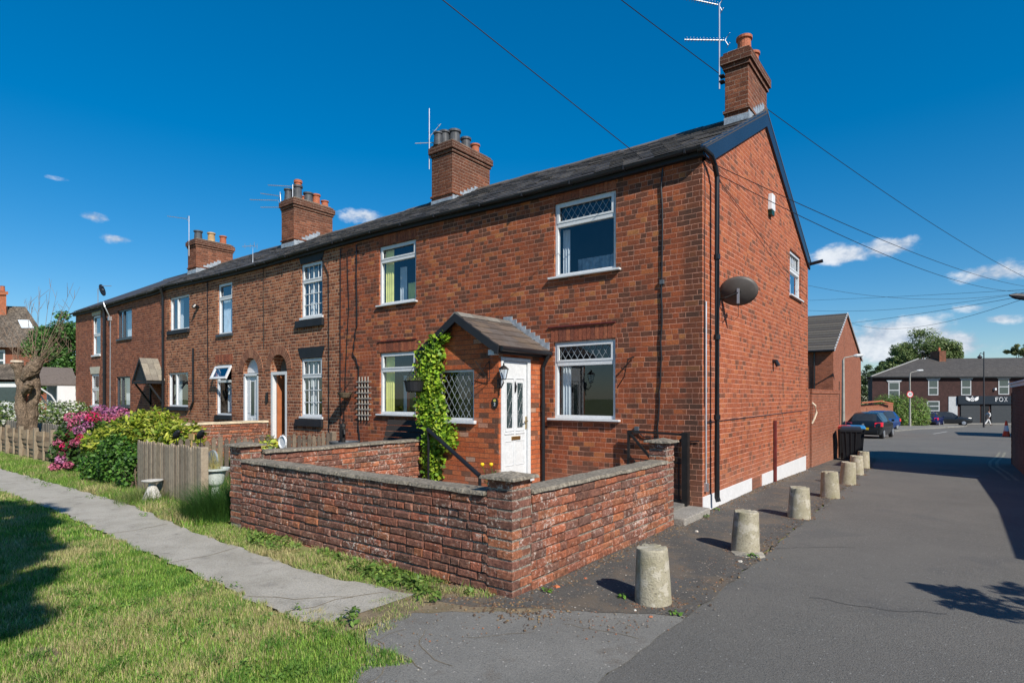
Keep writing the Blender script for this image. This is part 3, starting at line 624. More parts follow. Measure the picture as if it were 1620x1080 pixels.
def chimney(parent, x0, x1, y0, y1, zt, pots, flash=True):
    zb = EZ+(y0-EY)*SL-.25; ch = MB(); H = .079
    ch.box(x0, x1, y0, y1, zb, zt-.3)
    ch.box(x0-.03, x1+.03, y0-.03, y1+.03, zt-.3, zt-.3+H); ch.box(x0-.065, x1+.065, y0-.065, y1+.065, zt-.3+H, zt-.06)
    ch.box(x0-.025, x1+.025, y0-.025, y1+.025, zt-.06, zt+.0)
    ch.box(x0-.03, x1+.03, y0-.03, y1+.03, zb+.45, zb+.5)
    c = ch.build('chimney', BC, parent, bevel=.008)
    m = MB(); m.box(x0+.03, x1-.03, y0+.03, y1-.03, zt+.001, zt+.045); m.build('flaunching', COPING, c, bevel=.02)
    if flash:
        f = MB(); zf = EZ+(y0-EY)*SL
        f.box(x0-.012, x1+.012, y0-.012, y0-.002, zf-.02, zf+.13)
        k = 7
        for i in range(k):
            ya, yb = y0+(RY-y0)*i/k, y0+(RY-y0)*(i+1)/k; zz = EZ+(yb-EY)*SL
            f.box(x1+.002, x1+.014, ya, yb, zz-.12, zz+.1)
            f.box(x0-.014, x0-.002, ya, yb, zz-.12, zz+.1)
        f.build('lead_flashing', LEAD, c)
    for (px_, py_, k_, h_, r_) in pots: pot(c, px_, py_, zt+.02, k_, h_, r_)
    return c

def house_shell(label, x0, x1, m, holes, cat='house', left_end=False, name='terraced_house'):
    h = thing(name, label, cat, ((x0+x1)/2, 0, 0), group='houses of the brick terrace')
    mb = MB(); wall_sheet(mb, PF, x0, x1, -.2, EZ+.02, holes)
    rw_ = MB(); rw_.add([(x0, BY, -.6), (x1, BY, -.6), (x1, BY, EZ-.25), (x0, BY, EZ-.25)], [(0, 1, 2, 3)]); rw_.build('rear_wall', m, h, recalc=False)
    if left_end:
        mb.add([(x0, 0, -.3), (x0, BY, -.3), (x0, BY, EZ-.25), (x0, RY, RZ-.06), (x0, 0, EZ+.02)], [(0, 1, 2, 3, 4)])
    w = mb.build('wall', m, h, recalc=False)
    # an inner skin of dark plaster keeps daylight out of the rooms
    return h
def pipe(parent, pts, r=.034, m=None, name='downpipe', clips=True):
    mb = MB(); mb.tube(pts, r, 10)
    if clips:
        for a, b in zip(pts, pts[1:]):
            L = (Vector(b)-Vector(a)).length
            if abs(a[2]-b[2]) > 1.2:
                k = int(L/1.6)+1
                for i in range(1, k+1):
                    p = Vector(a).lerp(Vector(b), i/(k+1)); mb.tube([p-Vector((0, 0, .035)), p+Vector((0, 0, .035))], r*1.22, 10)
    return mb.build(name, m or BLACK, parent, smooth=False)
def cable(parent, pts, r=.006, m=None, name='cable'):
    mb = MB(); mb.tube(pts, r, 5); return mb.build(name, m or BLACK, parent)
def wig(pts, n=6, a=.012):
    out = []
    for p, q in zip(pts, pts[1:]):
        for i in range(n):
            t = i/n; out.append((p[0]+(q[0]-p[0])*t+random.uniform(-a, a), p[1]+(q[1]-p[1])*t, p[2]+(q[2]-p[2])*t))
    return out+[pts[-1]]

SILLS = (.03, .05, .035)
# ---- house 1: the end house with gable and porch
PD = 1.22                                             # porch depth
W1U = (-2.49, -1.35, 3.63, 4.86); W1L = (-2.5, -1.36, 1.29, 2.55)
h1 = house_shell('end of terrace brick house with gable, brick porch and white panelled door', -4.3, 0, B1, [W1U, W1L])
gm = MB(); GW = (5.4, 6.5, 3.84, 4.83)
wall_sheet(gm, PG, 0, BY, -.25, 4.95, [(*GW,)])
gm.add([(0, 0, 4.95), (0, BY, 4.95), (0, RY, RZ-.08)], [(0, 1, 2)])
gm.build('gable_wall', BG, h1, recalc=False)
# corner quoin column of darker bricks is in the brickwork itself; roof
r1 = slate_roof(h1, -4.3, .05); gutter(h1, -4.3, .04)
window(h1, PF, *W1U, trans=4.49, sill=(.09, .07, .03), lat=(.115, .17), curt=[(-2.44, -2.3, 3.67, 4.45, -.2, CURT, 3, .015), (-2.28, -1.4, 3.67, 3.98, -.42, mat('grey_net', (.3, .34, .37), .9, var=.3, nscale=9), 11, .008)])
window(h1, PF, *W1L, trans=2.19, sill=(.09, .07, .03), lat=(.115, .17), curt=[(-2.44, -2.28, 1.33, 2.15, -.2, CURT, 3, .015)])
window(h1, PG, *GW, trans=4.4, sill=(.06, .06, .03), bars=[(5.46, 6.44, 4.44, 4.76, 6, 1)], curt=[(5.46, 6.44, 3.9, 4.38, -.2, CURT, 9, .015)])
attr_mat('soldier_brick', .88, bump=.7, dark=.4, mott=.4); lintel_brick(h1, PF, -2.53, -1.34, 4.875, 5.1); lintel_brick(h1, PF, -2.56, -1.34, 2.56, 2.79)
sm = MB(); sm.box(-2.6, -1.35, -.03, 0, 2.795, 2.815); sm.build('drip_strip', RUST, h1)
# bargeboard, wide navy board at the front, thin at the back
bb = MB()
def board(ya, za, yb, zb, h0, h1_, x0=.005, x1=.045): bb.prism([(x0, ya, za), (x0, yb, zb), (x0, yb, zb-h1_), (x0, ya, za-h0)], (x1-x0, 0, 0))
bb.prism([(.005, EY-.02, EZ+.015), (.005, RY, RZ+.02), (.005, RY, RZ-.3), (.005, .3, EZ+.015+.4*SL-.3), (.005, .06, EZ-.09), (.005, EY-.02, EZ-.03)], (.04, 0, 0)); board(RY, RZ+.02, BY+.06, EZ-.27+.04, .32, .2)
bb.build('bargeboard', NAVY, h1)
pl = MB()
for (a, b, z) in ((.01, 2.46, .23), (3.14, 3.93, .22), (4.07, 7.02, .25)): pl.box(-.02, .014, a, b, -.3, z)
pl.build('white_plinth', WPAINT, h1, bevel=.004)
vb = MB(); vb.box(-.02, .006, 2.47, 3.12, -.2, .02); vb.box(-.02, .008, 2.52, 3.02, .03, .2); vb.build('bricked_up_opening', BS, h1)
pipe(h1, [(-.02, EY-.035, EZ-.045), (.07, EY-.03, EZ-.04), (.11, .05, EZ-.09), (.11, .2, EZ-.18), (.11, .3, EZ-.32), (.11, .3, .2), (.13, .3, .14)], .037)
cable(h1, [(.02, .1, 3.0), (.02, .1, .42)], .013, METAL, 'conduit'); mb = MB().box(.0, .05, .07, .13, .3, .42); mb.build('conduit_box', METAL, h1)
cable(h1, wig([(.014, .07, 4.9), (.014, .05, 1.5)], 10, .006), .006)
cable(h1, wig([(.012, .56, 5.0), (.012, .56, 1.9), (.012, .5, .5)], 10, .003), .006)
cable(h1, wig([(.012, .1, 1.28), (.012, 3.0, 1.3), (.012, 7.2, 1.33)], 8, 0), .005)
cable(h1, [(.03, 4.0, -.15), (.03, 4.0, 1.18)], .035, RUST, 'soil_pipe')
mb = MB(); mb.tube([(0, 3.95, 2.33), (.06, 3.95, 2.33), (.1, 3.95, 2.24)], .045, 10); mb.build('flue', BLACK, h1)
mb = MB().prism([(0, 3.56, 5.19), (0, 3.82, 5.19), (0, 3.8, 5.5), (0, 3.6, 5.5)], (.08, 0, 0)); mb.build('alarm_box', WPAINT, h1, bevel=.01)
mb = MB().prism([(.0, 3.6, 5.1), (0, 3.78, 5.1), (0, 3.8, 5.188), (0, 3.58, 5.188)], (.07, 0, 0)); mb.build('alarm_base', mat('dark_green', (.01, .05, .03), .4), h1)
cable(h1, wig([(-.59, -.02, 5.0), (-.59, -.02, 3.4), (-.6, -.02, 2.0), (-.66, -.02, 1.2), (-.6, -.02, .6)], 6, .012), .012)
cable(h1, wig([(-.95, -.02, 1.12), (-.9, -.02, 1.05), (-.3, -.02, 1.0), (-.04, -.02, 1.02)], 5, .01), .009)
for q in ((-.62, -.56, -.04, 0, 3.3, 3.36), (-1.02, -.96, -.04, 0, 1.1, 1.2)): MB().box(*q).build('cable_clip', GREYPL, h1)
mb = MB(); mb.tube([(-1.32, -.02, 1.78), (-1.16, -.1, 1.95), (-1.05, -.2, 2.2)], .008, 6); mb.tube([(-1.12, -.13, 2.05), (-1.2, -.12, 2.08)], .007, 6); mb.tube([(-1.05, -.2, 2.2), (-1.04, -.02, 2.25)], .014, 6); mb.build('basket_bracket', IRON, h1)
mb = MB(); mb.tube([(.03, BY+.04, EZ-.3), (.32, BY+.02, EZ-.26)], .04, 8); mb.build('rear_gutter_end', BLACK, h1)
chimney(h1, -.42, -.02, 2.35, 3.58, 7.72, [(-.2, 2.75, 't', .42, .125), (-.2, 3.28, 't', .38, .12)])

# ---- porch (part of house 1)
pw = MB()
PXL, PXR, PEZ, PAZ = -4.22, -2.7, 2.42, 2.93
PWN = (-4.0, -3.2, 1.27, 2.08); DR = (-1.17, -.39, .33, 2.27)
def PPF(u, n, z): return (u, -PD-n, z)
def PPR(u, n, z): return (PXR+n, u, z)
wall_sheet(pw, PPF, PXL, PXR, -.1, PEZ, [PWN])
pw.add([(PXL, -PD, PEZ), (PXR, -PD, PEZ), ((PXL+PXR)/2, -PD, PAZ)], [(0, 1, 2)])
wall_sheet(pw, PPR, -PD, 0, -.1, PEZ, [(DR[0], DR[1], DR[2], DR[3])], reveal=.08)
pw.add([(PXL, -PD, -.1), (PXL, 0, -.1), (PXL, 0, PEZ), (PXL, -PD, PEZ)], [(0, 1, 2, 3)])
pwo = pw.build('porch_wall', BP, h1, recalc=False)
window(h1, PPF, *PWN, fm=WHITE, sill=(.05, .06, .05), latall=(.125, .19), name='porch_window', rec=.02, fw=.035, room=.5)
# porch roof
XM = -3.46; XL, XR, YF = -4.33, -2.58, -1.37; EE = 2.40; AP = 2.96
pr = MB(); PC = [(.12, .095, .08), (.14, .11, .09), (.1, .082, .072), (.13, .1, .078), (.11, .095, .088)]
for sgn, xe in ((1, XR), (-1, XL)):
    nr = 5
    for r in range(nr):
        a, b = r/nr, min(1, (r+1.25)/nr); xa, za = xe+(XM-xe)*a, EE+(AP-EE)*a; xb, zb = xe+(XM-xe)*b, EE+(AP-EE)*b
        y = YF-(.15 if r % 2 else 0)
        while y < 0:
            ya, yb = max(y, YF)+.002, min(y+.3, -.004)-.002
            if yb-ya > .02:
                j = random.uniform(0, .005)
                pr.hexa([(xa, ya, za+.01+j), (xa, yb, za+.01+j), (xb, yb, zb-.012), (xb, ya, zb-.012), (xa, ya, za+.024+j), (xa, yb, za+.024+j), (xb, yb, zb+.002), (xb, ya, zb+.002)], random.choice(PC))
            y += .3
pro = pr.build('porch_roof', SLATE, h1)
rd = MB(); y = YF
while y < -.05:
    ye = min(y+.34, -.01); rd.prism([(XM-.13, y+.003, AP-.05), (XM-.03, y+.003, AP+.03), (XM+.03, y+.003, AP+.03), (XM+.13, y+.003, AP-.05)], (0, ye-y-.006, 0), random.choice([(.17, .15, .13), (.21, .2, .18), (.14, .13, .12)])); y = ye
rd.build('ridge_tiles', SLATE, pro)
f = MB()
for i in range(9):
    a = i/9; x = XR+(XM-XR)*a; z = EE+(AP-EE)*a; f.box(x, x+(XM-XR)/9, -.02, -.004, z+.03, z+.16)
    x = XL+(XM-XL)*a; f.box(x, x+(XM-XL)/9, -.02, -.004, z+.03, z+.16)
f.build('stepped_flashing', LEAD, pro)
f = MB()
for xe in (XL, XR): f.prism([(xe, YF-.02, EE+.005), (XM, YF-.02, AP+.005), (XM, YF-.02, AP-.13), (xe+(XM-xe)*.02, YF-.02, EE-.12)], (0, .03, 0))
for xe in (XL, XR):   # dark soffit behind the verge boards
    f.add([(xe, YF+.01, EE-.01), (XM, YF+.01, AP-.02), (XM, -PD, AP-.02), (xe, -PD, EE-.01)], [(0, 1, 2, 3)])
f.build('verge_board', BLACKW, pro)
for xe, s in ((XR, 1), (XL, -1)):
    g2 = MB(); g2.tube([(xe+s*.03, YF+.02, EE-.03), (xe+s*.03, -.01, EE-.035)], .042, 10); g2.box(xe-s*.02, xe-s*.12, YF+.03, -.005, EE-.1, EE-.005)
    g2.build('porch_gutter', BLACK, pro)
pipe(h1, [(XR+.03, -.1, EE-.06), (XR+.0, -.1, EE-.14), (PXR+.055, -.1, EE-.26), (PXR+.055, -.1, .2)], .034, name='porch_downpipe')
mb = MB(); mb.box(PXR-.12, PXR+.0, YF+.04, -PD-.003, EE-.12, EE-.04); mb.build('soffit_end', WPAINT, pro)
# porch door
door = MB(); D0, D1, DZ0, DZ1 = DR; fw = .06
def bx(mb_, y0, y1, x0, x1, z0, z1): mb_.box(PXR+x0, PXR+x1, y0, y1, z0, z1)
bx(door, D0+.005, D0+fw, -.07, .012, DZ0, DZ1-.01); bx(door, D1-fw-.02, D1-.005, -.07, .012, DZ0, DZ1-.01); bx(door, D0+fw, D1-fw-.02, -.07, .012, DZ1-fw, DZ1-.01)
bx(door, D0-.03, D1+.03, -.07, .06, DZ0-.05, DZ0-.002)
dfo = door.build('porch_door_frame', WHITE, h1, bevel=.004)
lf = MB(); l0, l1, lz0, lz1 = D0+fw+.006, D1-fw-.026, DZ0+.012, DZ1-fw-.008; lw = l1-l0
bx(lf, l0, l1, -.062, -.02, lz0, lz1)
def pan(a, b, c, d, dep=.008):   # raised moulding
    y0, y1, z0, z1 = l0+lw*a, l0+lw*b, lz0+(lz1-lz0)*c, lz0+(lz1-lz0)*d; e = .012
    for q in ((y0, y1, z0, z0+e), (y0, y1, z1-e, z1), (y0, y0+e, z0+e, z1-e), (y1-e, y1, z0+e, z1-e)): bx(lf, q[0], q[1], -.02, -.02+dep, q[2], q[3])
pan(.1, .46, .12, .33); pan(.54, .9, .12, .33); pan(.1, .46, .41, .86, .012); pan(.54, .9, .41, .86, .012)
bx(lf, l0+lw*.08, l0+lw*.47, -.02, -.008, lz0+(lz1-lz0)*.385, lz0+(lz1-lz0)*.4); bx(lf, l0+lw*.53, l0+lw*.92, -.02, -.008, lz0+(lz1-lz0)*.385, lz0+(lz1-lz0)*.4)
lfo = lf.build('porch_door', WHITE, h1, bevel=.003)
dg = MB()
for a, b in ((.17, .39), (.61, .83)): bx(dg, l0+lw*a, l0+lw*b, -.0195, -.014, lz0+(lz1-lz0)*.44, lz0+(lz1-lz0)*.82)
dg.build('door_glass', mat('dark_obscure_glass', (.035, .055, .06), .12, spec=.8), lfo)
dl = MB()
for a, b in ((.17, .39), (.61, .83)): lattice(dl, PPR, l0+lw*a, l0+lw*b, lz0+(lz1-lz0)*.44, lz0+(lz1-lz0)*.82, -.011, .12, .26, .004)
dl.build('door_lattice', METAL, lfo)
k = MB(); bx(k, l0+lw*.36, l0+lw*.72, -.02, -.008, lz0+(lz1-lz0)*.335, lz0+(lz1-lz0)*.365); k.build('letterbox', BRASS, lfo)
k = MB(); bx(k, l1-.03, l1-.005, -.02, -.008, lz0+(lz1-lz0)*.42, lz0+(lz1-lz0)*.53); k.tube([(PXR+.02, l1-.018, lz0+(lz1-lz0)*.49), (PXR+.03, l1-.12, lz0+(lz1-lz0)*.485)], .009, 8); k.build('door_handle', BRASS, lfo)
k = MB(); k.tube([(PXR-.012, l0+lw*.5, lz0+(lz1-lz0)*.83), (PXR+.005, l0+lw*.5, lz0+(lz1-lz0)*.79), (PXR-.005, l0+lw*.5, lz0+(lz1-lz0)*.74)], [.006, .018, .012], 8); k.build('door_knocker', BLACK, lfo)
k = MB(); bx(k, D0-.05, D1+.05, 0.0, .3, -.05, .16); k.build('door_step', FLAG, h1, bevel=.01)
# carriage lamp, number plaque, basket bracket on the porch
lamp = thing('wall_lantern', 'black carriage lantern fixed beside the white porch door', 'lantern', (PXR+.06, -PD+.0, 1.95))
k = MB(); Lx, Ly, Lz = PXR+.12, -PD-.03, 2.0
k.box(PXR+.0, PXR+.02, Ly-.01, Ly+.06, 1.78, 1.92); k.tube([(PXR+.01, Ly+.02, 1.82), (PXR+.07, Ly, 1.78), (Lx, Ly, 1.86), (Lx, Ly, 1.9)], .01, 6)
k.tube([(PXR+.01, Ly+.02, 1.8), (PXR+.02, Ly+.02, 1.72), (PXR+.02, Ly+.02, 1.66)], .007, 6); k.build('bracket', IRON, lamp)
k = MB(); k.lathe((Lx, Ly, Lz-.1), [(.02, 0), (.035, .005), (.038, .015)], 6); k.lathe((Lx, Ly, Lz+.06), [(.085, 0), (.08, .012), (.04, .045), (.012, .06), (.014, .08), (.004, .1)], 6)
for j in range(6):
    t_ = j*math.pi/3; k.tube([(Lx+.036*math.cos(t_), Ly+.036*math.sin(t_), Lz-.09), (Lx+.078*math.cos(t_), Ly+.078*math.sin(t_), Lz+.062)], .004, 4)
k.build('lantern_frame', IRON, lamp)
k = MB(); k.lathe((Lx, Ly, Lz-.085), [(.032, 0), (.072, .145)], 6); k.build('lantern_glass', GLASS, lamp)
k = MB(); pc = (PXR+.006, -PD+.025, 1.55)
for_pts = [(PXR+.002, pc[1]+.045*math.cos(t_), pc[2]+.085*math.sin(t_)) for t_ in np.linspace(0, 2*math.pi, 20, endpoint=False)]
def text_mesh(s, size, m, parent, loc, rot, ext=.003, name='lettering', align='CENTER', font_shear=0, sx=1):
    cu = bpy.data.curves.new('t', 'FONT'); cu.body = s; cu.size = size; cu.extrude = ext; cu.align_x = align; cu.align_y = 'CENTER'; cu.shear = font_shear
    to = bpy.data.objects.new('t', cu); COL.objects.link(to); bpy.context.view_layer.update()
    me = bpy.data.meshes.new_from_object(to.evaluated_get(bpy.context.evaluated_depsgraph_get()))
    bpy.data.objects.remove(to); me.materials.append(m); me.name = name
    o = bpy.data.objects.new(name, me); COL.objects.link(o); o.parent = parent
    off = ROOT.get(parent.name, (0, 0, 0)) if parent is not None else (0, 0, 0)
    o.location = [loc[i]-off[i] for i in range(3)]; o.rotation_euler = rot; o.scale = (sx, 1, 1); return o
plq = thing('number_plaque', 'small black oval house number plaque under the carriage lantern', 'plaque', (PXR-.03, -PD-.006, 1.55))
def PPFp(u, z, n): return (u, -PD-n, z)
k = MB(); k.prism([PPFp(PXR-.07+.06*math.cos(t_), 1.55+.085*math.sin(t_), .002) for t_ in np.linspace(0, 2*math.pi, 20, endpoint=False)], (0, -.012, 0)); k.build('plate', BLACK, plq)
k = MB(); k.prism([PPFp(PXR-.07+.028*math.cos(t_), 1.59+.022*math.sin(t_), .014) for t_ in np.linspace(0, 2*math.pi, 10, endpoint=False)], (0, -.003, 0)); k.build('flower_emblem', mat('yellow_enamel', (.6, .55, .12), .4), plq)
text_mesh('2', .07, WHITE, plq, (PXR-.07, -PD-.016, 1.53), (rad(90), 0, 0))
k = MB(); bxx, bz = -2.86, 2.02
for q in (((bxx, 2.2), (bxx, 1.9)), ((bxx, 2.2), (bxx-.2, 1.9)), ((bxx, 1.9), (bxx-.2, 2.2)), ((bxx, 1.9), (bxx-.22, 1.78))): k.tube([(q[0][0], -PD-.03-(.0 if q[0][0] == bxx else .1), q[0][1]), (q[1][0], -PD-.03-.1*(q[1][0] != bxx), q[1][1])], .006, 5)
k.build('basket_bracket', IRON, h1)

# ---- ivy climbing the porch
def ivy():
    pts = []; nn = []
    segs = [(-3.95, 2.5, .14, .12, 160), (-4.05, 2.3, .26, .2, 380), (-4.1, 2.0, .26, .3, 600), (-4.08, 1.6, .27, .3, 620), (-3.98, 1.25, .28, .26, 520), (-3.85, .98, .3, .18, 400), (-4.02, .68, .2, .2, 260), (-4.02, .42, .17, .2, 190), (-3.72, 2.62, .07, .06, 35)]
    for x, z, rx, rz, n in segs:
        n = int(n*1.9)
        P = np.stack([x+rx*np.clip(RNG.normal(size=n)*.5, -1.1, 1.1), -PD-.03-.16*RNG.random(n)**1.3, z+rz*np.clip(RNG.normal(size=n)*.6, -1.3, 1.3)], 1); pts.append(P)
    P = np.vstack(pts); N = np.tile([.35, -1, .35], (len(P), 1))+RNG.normal(size=(len(P), 3))*.3
    c = pick([(.24, .40, .025), (.3, .45, .03), (.15, .28, .02), (.4, .5, .05), (.08, .17, .015)], len(P), .2)
    return leaf_arrays(P, .066, c, N=N, elong=1.05, fold=.05)
iv = thing('climbing_ivy', 'bright green ivy climbing the front wall of the brick porch', 'ivy', (-3.95, -PD-.05, .14))
bulk('foliage', *ivy(), LEAF, iv, off=(-3.95, -PD-.05, .14))
k = MB()
for i in range(7):
    x = -4.0+random.uniform(-.08, .08); k.tube([(x+math.sin(z*3+i)*.08, -PD-.03, z) for z in np.linspace(.14, 2.3, 9)], .011, 5)
k.build('stems', BARK, iv)
h = thing('handrail', 'black sloping handrail below the ivy by the porch', 'handrail', (-3.9, -1.5, .14))
k = MB(); k.tube([(-4.0, -1.45, 1.12), (-2.8, -1.55, .47)], .035, 10); k.build('rail', BLACK, h)
k = MB(); k.tube([(-2.8, -1.55, .47), (-2.79, -1.55, .14)], .025, 8); k.tube([(-3.98, -1.45, 1.1), (-3.98, -1.45, .14)], .02, 8); k.build('post', BLACK, h)

# ---- house 2
LINT = MAT['soldier_brick']
W2U = (-6.94, -5.81, 3.58, 4.83); W2L = (-6.92, -5.82, 1.28, 2.57)
h2 = house_shell('brick terraced house with two white windows, trellis and bench beneath', -8.3, -4.3, B1, [W2U, W2L])
slate_roof(h2, -8.3, -4.3); gutter(h2, -8.3, -4.3)
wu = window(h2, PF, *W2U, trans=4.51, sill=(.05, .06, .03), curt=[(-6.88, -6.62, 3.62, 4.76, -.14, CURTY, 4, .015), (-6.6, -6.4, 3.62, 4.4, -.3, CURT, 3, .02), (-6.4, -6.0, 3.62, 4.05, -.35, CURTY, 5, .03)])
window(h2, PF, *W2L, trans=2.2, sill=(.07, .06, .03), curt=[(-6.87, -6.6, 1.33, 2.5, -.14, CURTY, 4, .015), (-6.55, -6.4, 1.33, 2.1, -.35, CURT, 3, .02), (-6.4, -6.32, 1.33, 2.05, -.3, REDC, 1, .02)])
lintel_brick(h2, PF, -6.95, -5.8, 4.84, 5.07); lintel_brick(h2, PF, -6.95, -5.8, 2.585, 2.8)
sm = MB(); sm.box(-6.98, -5.78, -.025, 0, 2.805, 2.82); sm.build('drip_strip', RUST, h2)
cable(h2, wig([(-7.7, -.02, 5.0), (-7.68, -.02, 3.2), (-7.8, -.02, 2.6), (-7.6, -.02, 2.3), (-7.6, -.02, 1.2), (-7.58, -.02, .3)], 5, .03), .012)
cable(h2, wig([(-8.25, -.02, 5.0), (-8.25, -.02, .5)], 8, .008), .009)
cable(h2, wig([(-8.0, -.02, 4.9), (-7.95, -.02, 3.6), (-8.05, -.02, 2.4), (-8.12, -.02, 1.1)], 5, .012), .007)
chimney(h2, -7.78, -7.06, 2.4, 3.85, 8.0, [(-7.52, 2.6, 'd', .4, .13), (-7.36, 2.8, 'd', .45, .15), (-7.38, 3.25, 'd', .42, .13), (-7.38, 3.62, 't', .38, .12), (-7.6, 2.45, 'd', .34, .11)])

# ---- house 3
W3U = (-9.83, -8.96, 3.55, 4.85); W3L = (-9.84, -8.97, 1.17, 2.57); D3 = (-11.19, -10.44, .2, 2.71)
h3 = house_shell('brick terraced house with black painted lintels and an arched open doorway', -11.5, -8.3, B2, [W3U, W3L, (*D3, True, .28)])
slate_roof(h3, -11.5, -8.3); gutter(h3, -11.5, -8.3)
hd = (-.02, .26, .09, BLACKW)
for W in (W3U, W3L):
    tz = W[3]-.44
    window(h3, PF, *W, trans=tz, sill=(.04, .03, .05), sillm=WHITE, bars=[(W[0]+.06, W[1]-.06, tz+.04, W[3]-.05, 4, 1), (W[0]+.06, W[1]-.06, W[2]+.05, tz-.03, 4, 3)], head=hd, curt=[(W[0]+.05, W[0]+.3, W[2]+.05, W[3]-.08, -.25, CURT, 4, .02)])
for q in ((-10.0, -8.88, -.07, -.001, 3.31, 3.48), (-10.02, -8.92, -.06, -.001, .93, 1.1)): MB().box(*q).build('stone_sill', BLACKW, h3, bevel=.01)
ar = MB()
def arch(mb_, uc, zc, R0, R1, n=22):
    for i in range(n):
        a, b = math.pi*(i+.06)/n, math.pi*(i+.94)/n; c = random.choice([(.3, .13, .075), (.24, .095, .055), (.36, .17, .1)]); d_ = .012+random.uniform(0, .004)
        mb_.hexa([(uc-R0*math.cos(a), 0, zc+R0*math.sin(a)), (uc-R1*math.cos(a), 0, zc+R1*math.sin(a)), (uc-R1*math.cos(b), 0, zc+R1*math.sin(b)), (uc-R0*math.cos(b), 0, zc+R0*math.sin(b)),
                  (uc-R0*math.cos(a), -d_, zc+R0*math.sin(a)), (uc-R1*math.cos(a), -d_, zc+R1*math.sin(a)), (uc-R1*math.cos(b), -d_, zc+R1*math.sin(b)), (uc-R0*math.cos(b), -d_, zc+R0*math.sin(b))], c)
arch(ar, -10.815, 2.335, .38, .6); ar.build('brick_arch', LINT, h3)
f3 = MB(); f3.box(-11.18, -11.1, -0, .12, .3, 2.2); f3.box(-10.53, -10.45, 0, .12, .3, 2.2); f3.box(-11.18, -10.45, 0, .12, 2.2, 2.28); f3.build('door_frame', WHITE, h3)
f3 = MB().prism([(-11.08, .1, .3), (-11.04, .1, .3), (-10.93, .85, .3), (-10.97, .85, .3)], (0, 0, 1.88)); f3.build('open_door', mat('varnished_wood', (.35, .12, .05), .4), h3)
f3 = MB(); f3.add([(-11.19, .29, .2), (-11.19, 1.6, .2), (-11.19, 1.6, 2.8), (-11.19, .29, 2.8), (-10.44, .29, .2), (-10.44, 1.6, .2), (-10.44, 1.6, 2.8), (-10.44, .29, 2.8)], [(0, 1, 2, 3), (4, 5, 6, 7), (1, 5, 6, 2), (3, 2, 6, 7), (0, 1, 5, 4)]); f3.build('hallway', mat('hall_plaster', (.35, .32, .28), .9), h3)
mb = MB().box(-11.37, -11.3, -.04, 0, 1.5, 1.75); mb.build('doorbell_box', BLACK, h3)
cable(h3, wig([(-9.0, -.02, 4.9), (-8.75, -.02, 4.55), (-8.7, -.02, 4.45), (-8.68, -.02, .6)], 5, .006), .01)

# ---- house 4
W4U = (-13.96, -13.15, 3.41, 4.85); W4L = (-14.07, -13.18, 1.12, 2.55); D4 = (-12.55, -11.78, .2, 2.68)
h4 = house_shell('brick terraced house with arched recess around a white door and one open top sash', -14.8, -11.5, B2, [W4U, W4L, (*D4, True, .22)])
slate_roof(h4, -14.8, -11.5); gutter(h4, -14.8, -11.5)
window(h4, PF, *W4U, trans=4.42, sill=(.05, .05, .07), sillm=GREYF, curt=[(W4U[0]+.05, W4U[1]-.05, W4U[2]+.05, 4.4, -.16, mat('pale_blue_curtain', (.55, .66, .74), .9), 9, .015)])
window(h4, PF, *W4L, trans=2.08, opened=True, sill=(.03, .04, .12), sillm=BLACKW, curt=[(W4L[0]+.1, W4L[1]-.35, 1.2, 2.0, -.3, CURT, 4, .02)])
lintel_brick(h4, PF, -14.12, -13.13, 2.62, 2.84); sm = MB(); arch(sm, -12.165, 2.295, .39, .62); sm.build('brick_arch', LINT, h4)
f4 = MB(); f4.box(-12.54, -12.47, 0, .13, .3, 2.24); f4.box(-11.86, -11.79, 0, .13, .3, 2.24); f4.box(-12.54, -11.79, 0, .13, 2.2, 2.27); f4.build('door_frame', WHITE, h4)
f4 = MB(); f4.box(-12.47, -11.86, .06, .1, .3, 2.2)
for a, b, c, d in ((-12.42, -12.2, .5, 1.1), (-12.13, -11.91, .5, 1.1), (-12.42, -12.28, 1.2, 2.1), (-12.05, -11.91, 1.2, 2.1)): f4.box(a, b, .05, .06, c, d)
d4 = f4.build('front_door', WHITE, h4, bevel=.004)
f4 = MB().box(-12.24, -12.09, .05, .058, 1.15, 2.05); f4.build('door_glass', MAT['dark_obscure_glass'], d4)
f4 = MB().add([(-12.16-.38*math.cos(t_), .11, 2.29+.38*math.sin(t_)) for t_ in np.linspace(0, math.pi, 12)], [tuple(range(12))]); f4.build('fanlight', WPAINT, h4)
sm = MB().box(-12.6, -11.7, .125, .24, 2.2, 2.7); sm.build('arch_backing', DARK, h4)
cable(h4, wig([(-14.55, -.02, 5.0), (-14.5, -.02, 1.1)], 9, .01), .012)
chimney(h4, -14.66, -13.95, 2.4, 3.85, 8.0, [(-14.5, 2.55, 'd', .42, .13), (-14.3, 2.75, 'd', .55, .15), (-14.28, 2.76, 't', .72, .12), (-14.3, 3.15, 'd', .42, .15), (-14.3, 3.45, 't', .45, .13), (-14.25, 3.75, 't', .3, .12), (-14.42, 3.05, 't', .3, .1)])
cable(h4, wig([(-11.52, -.015, 5.0), (-11.5, -.015, 2.9)], 9, .004), .008, DARK)

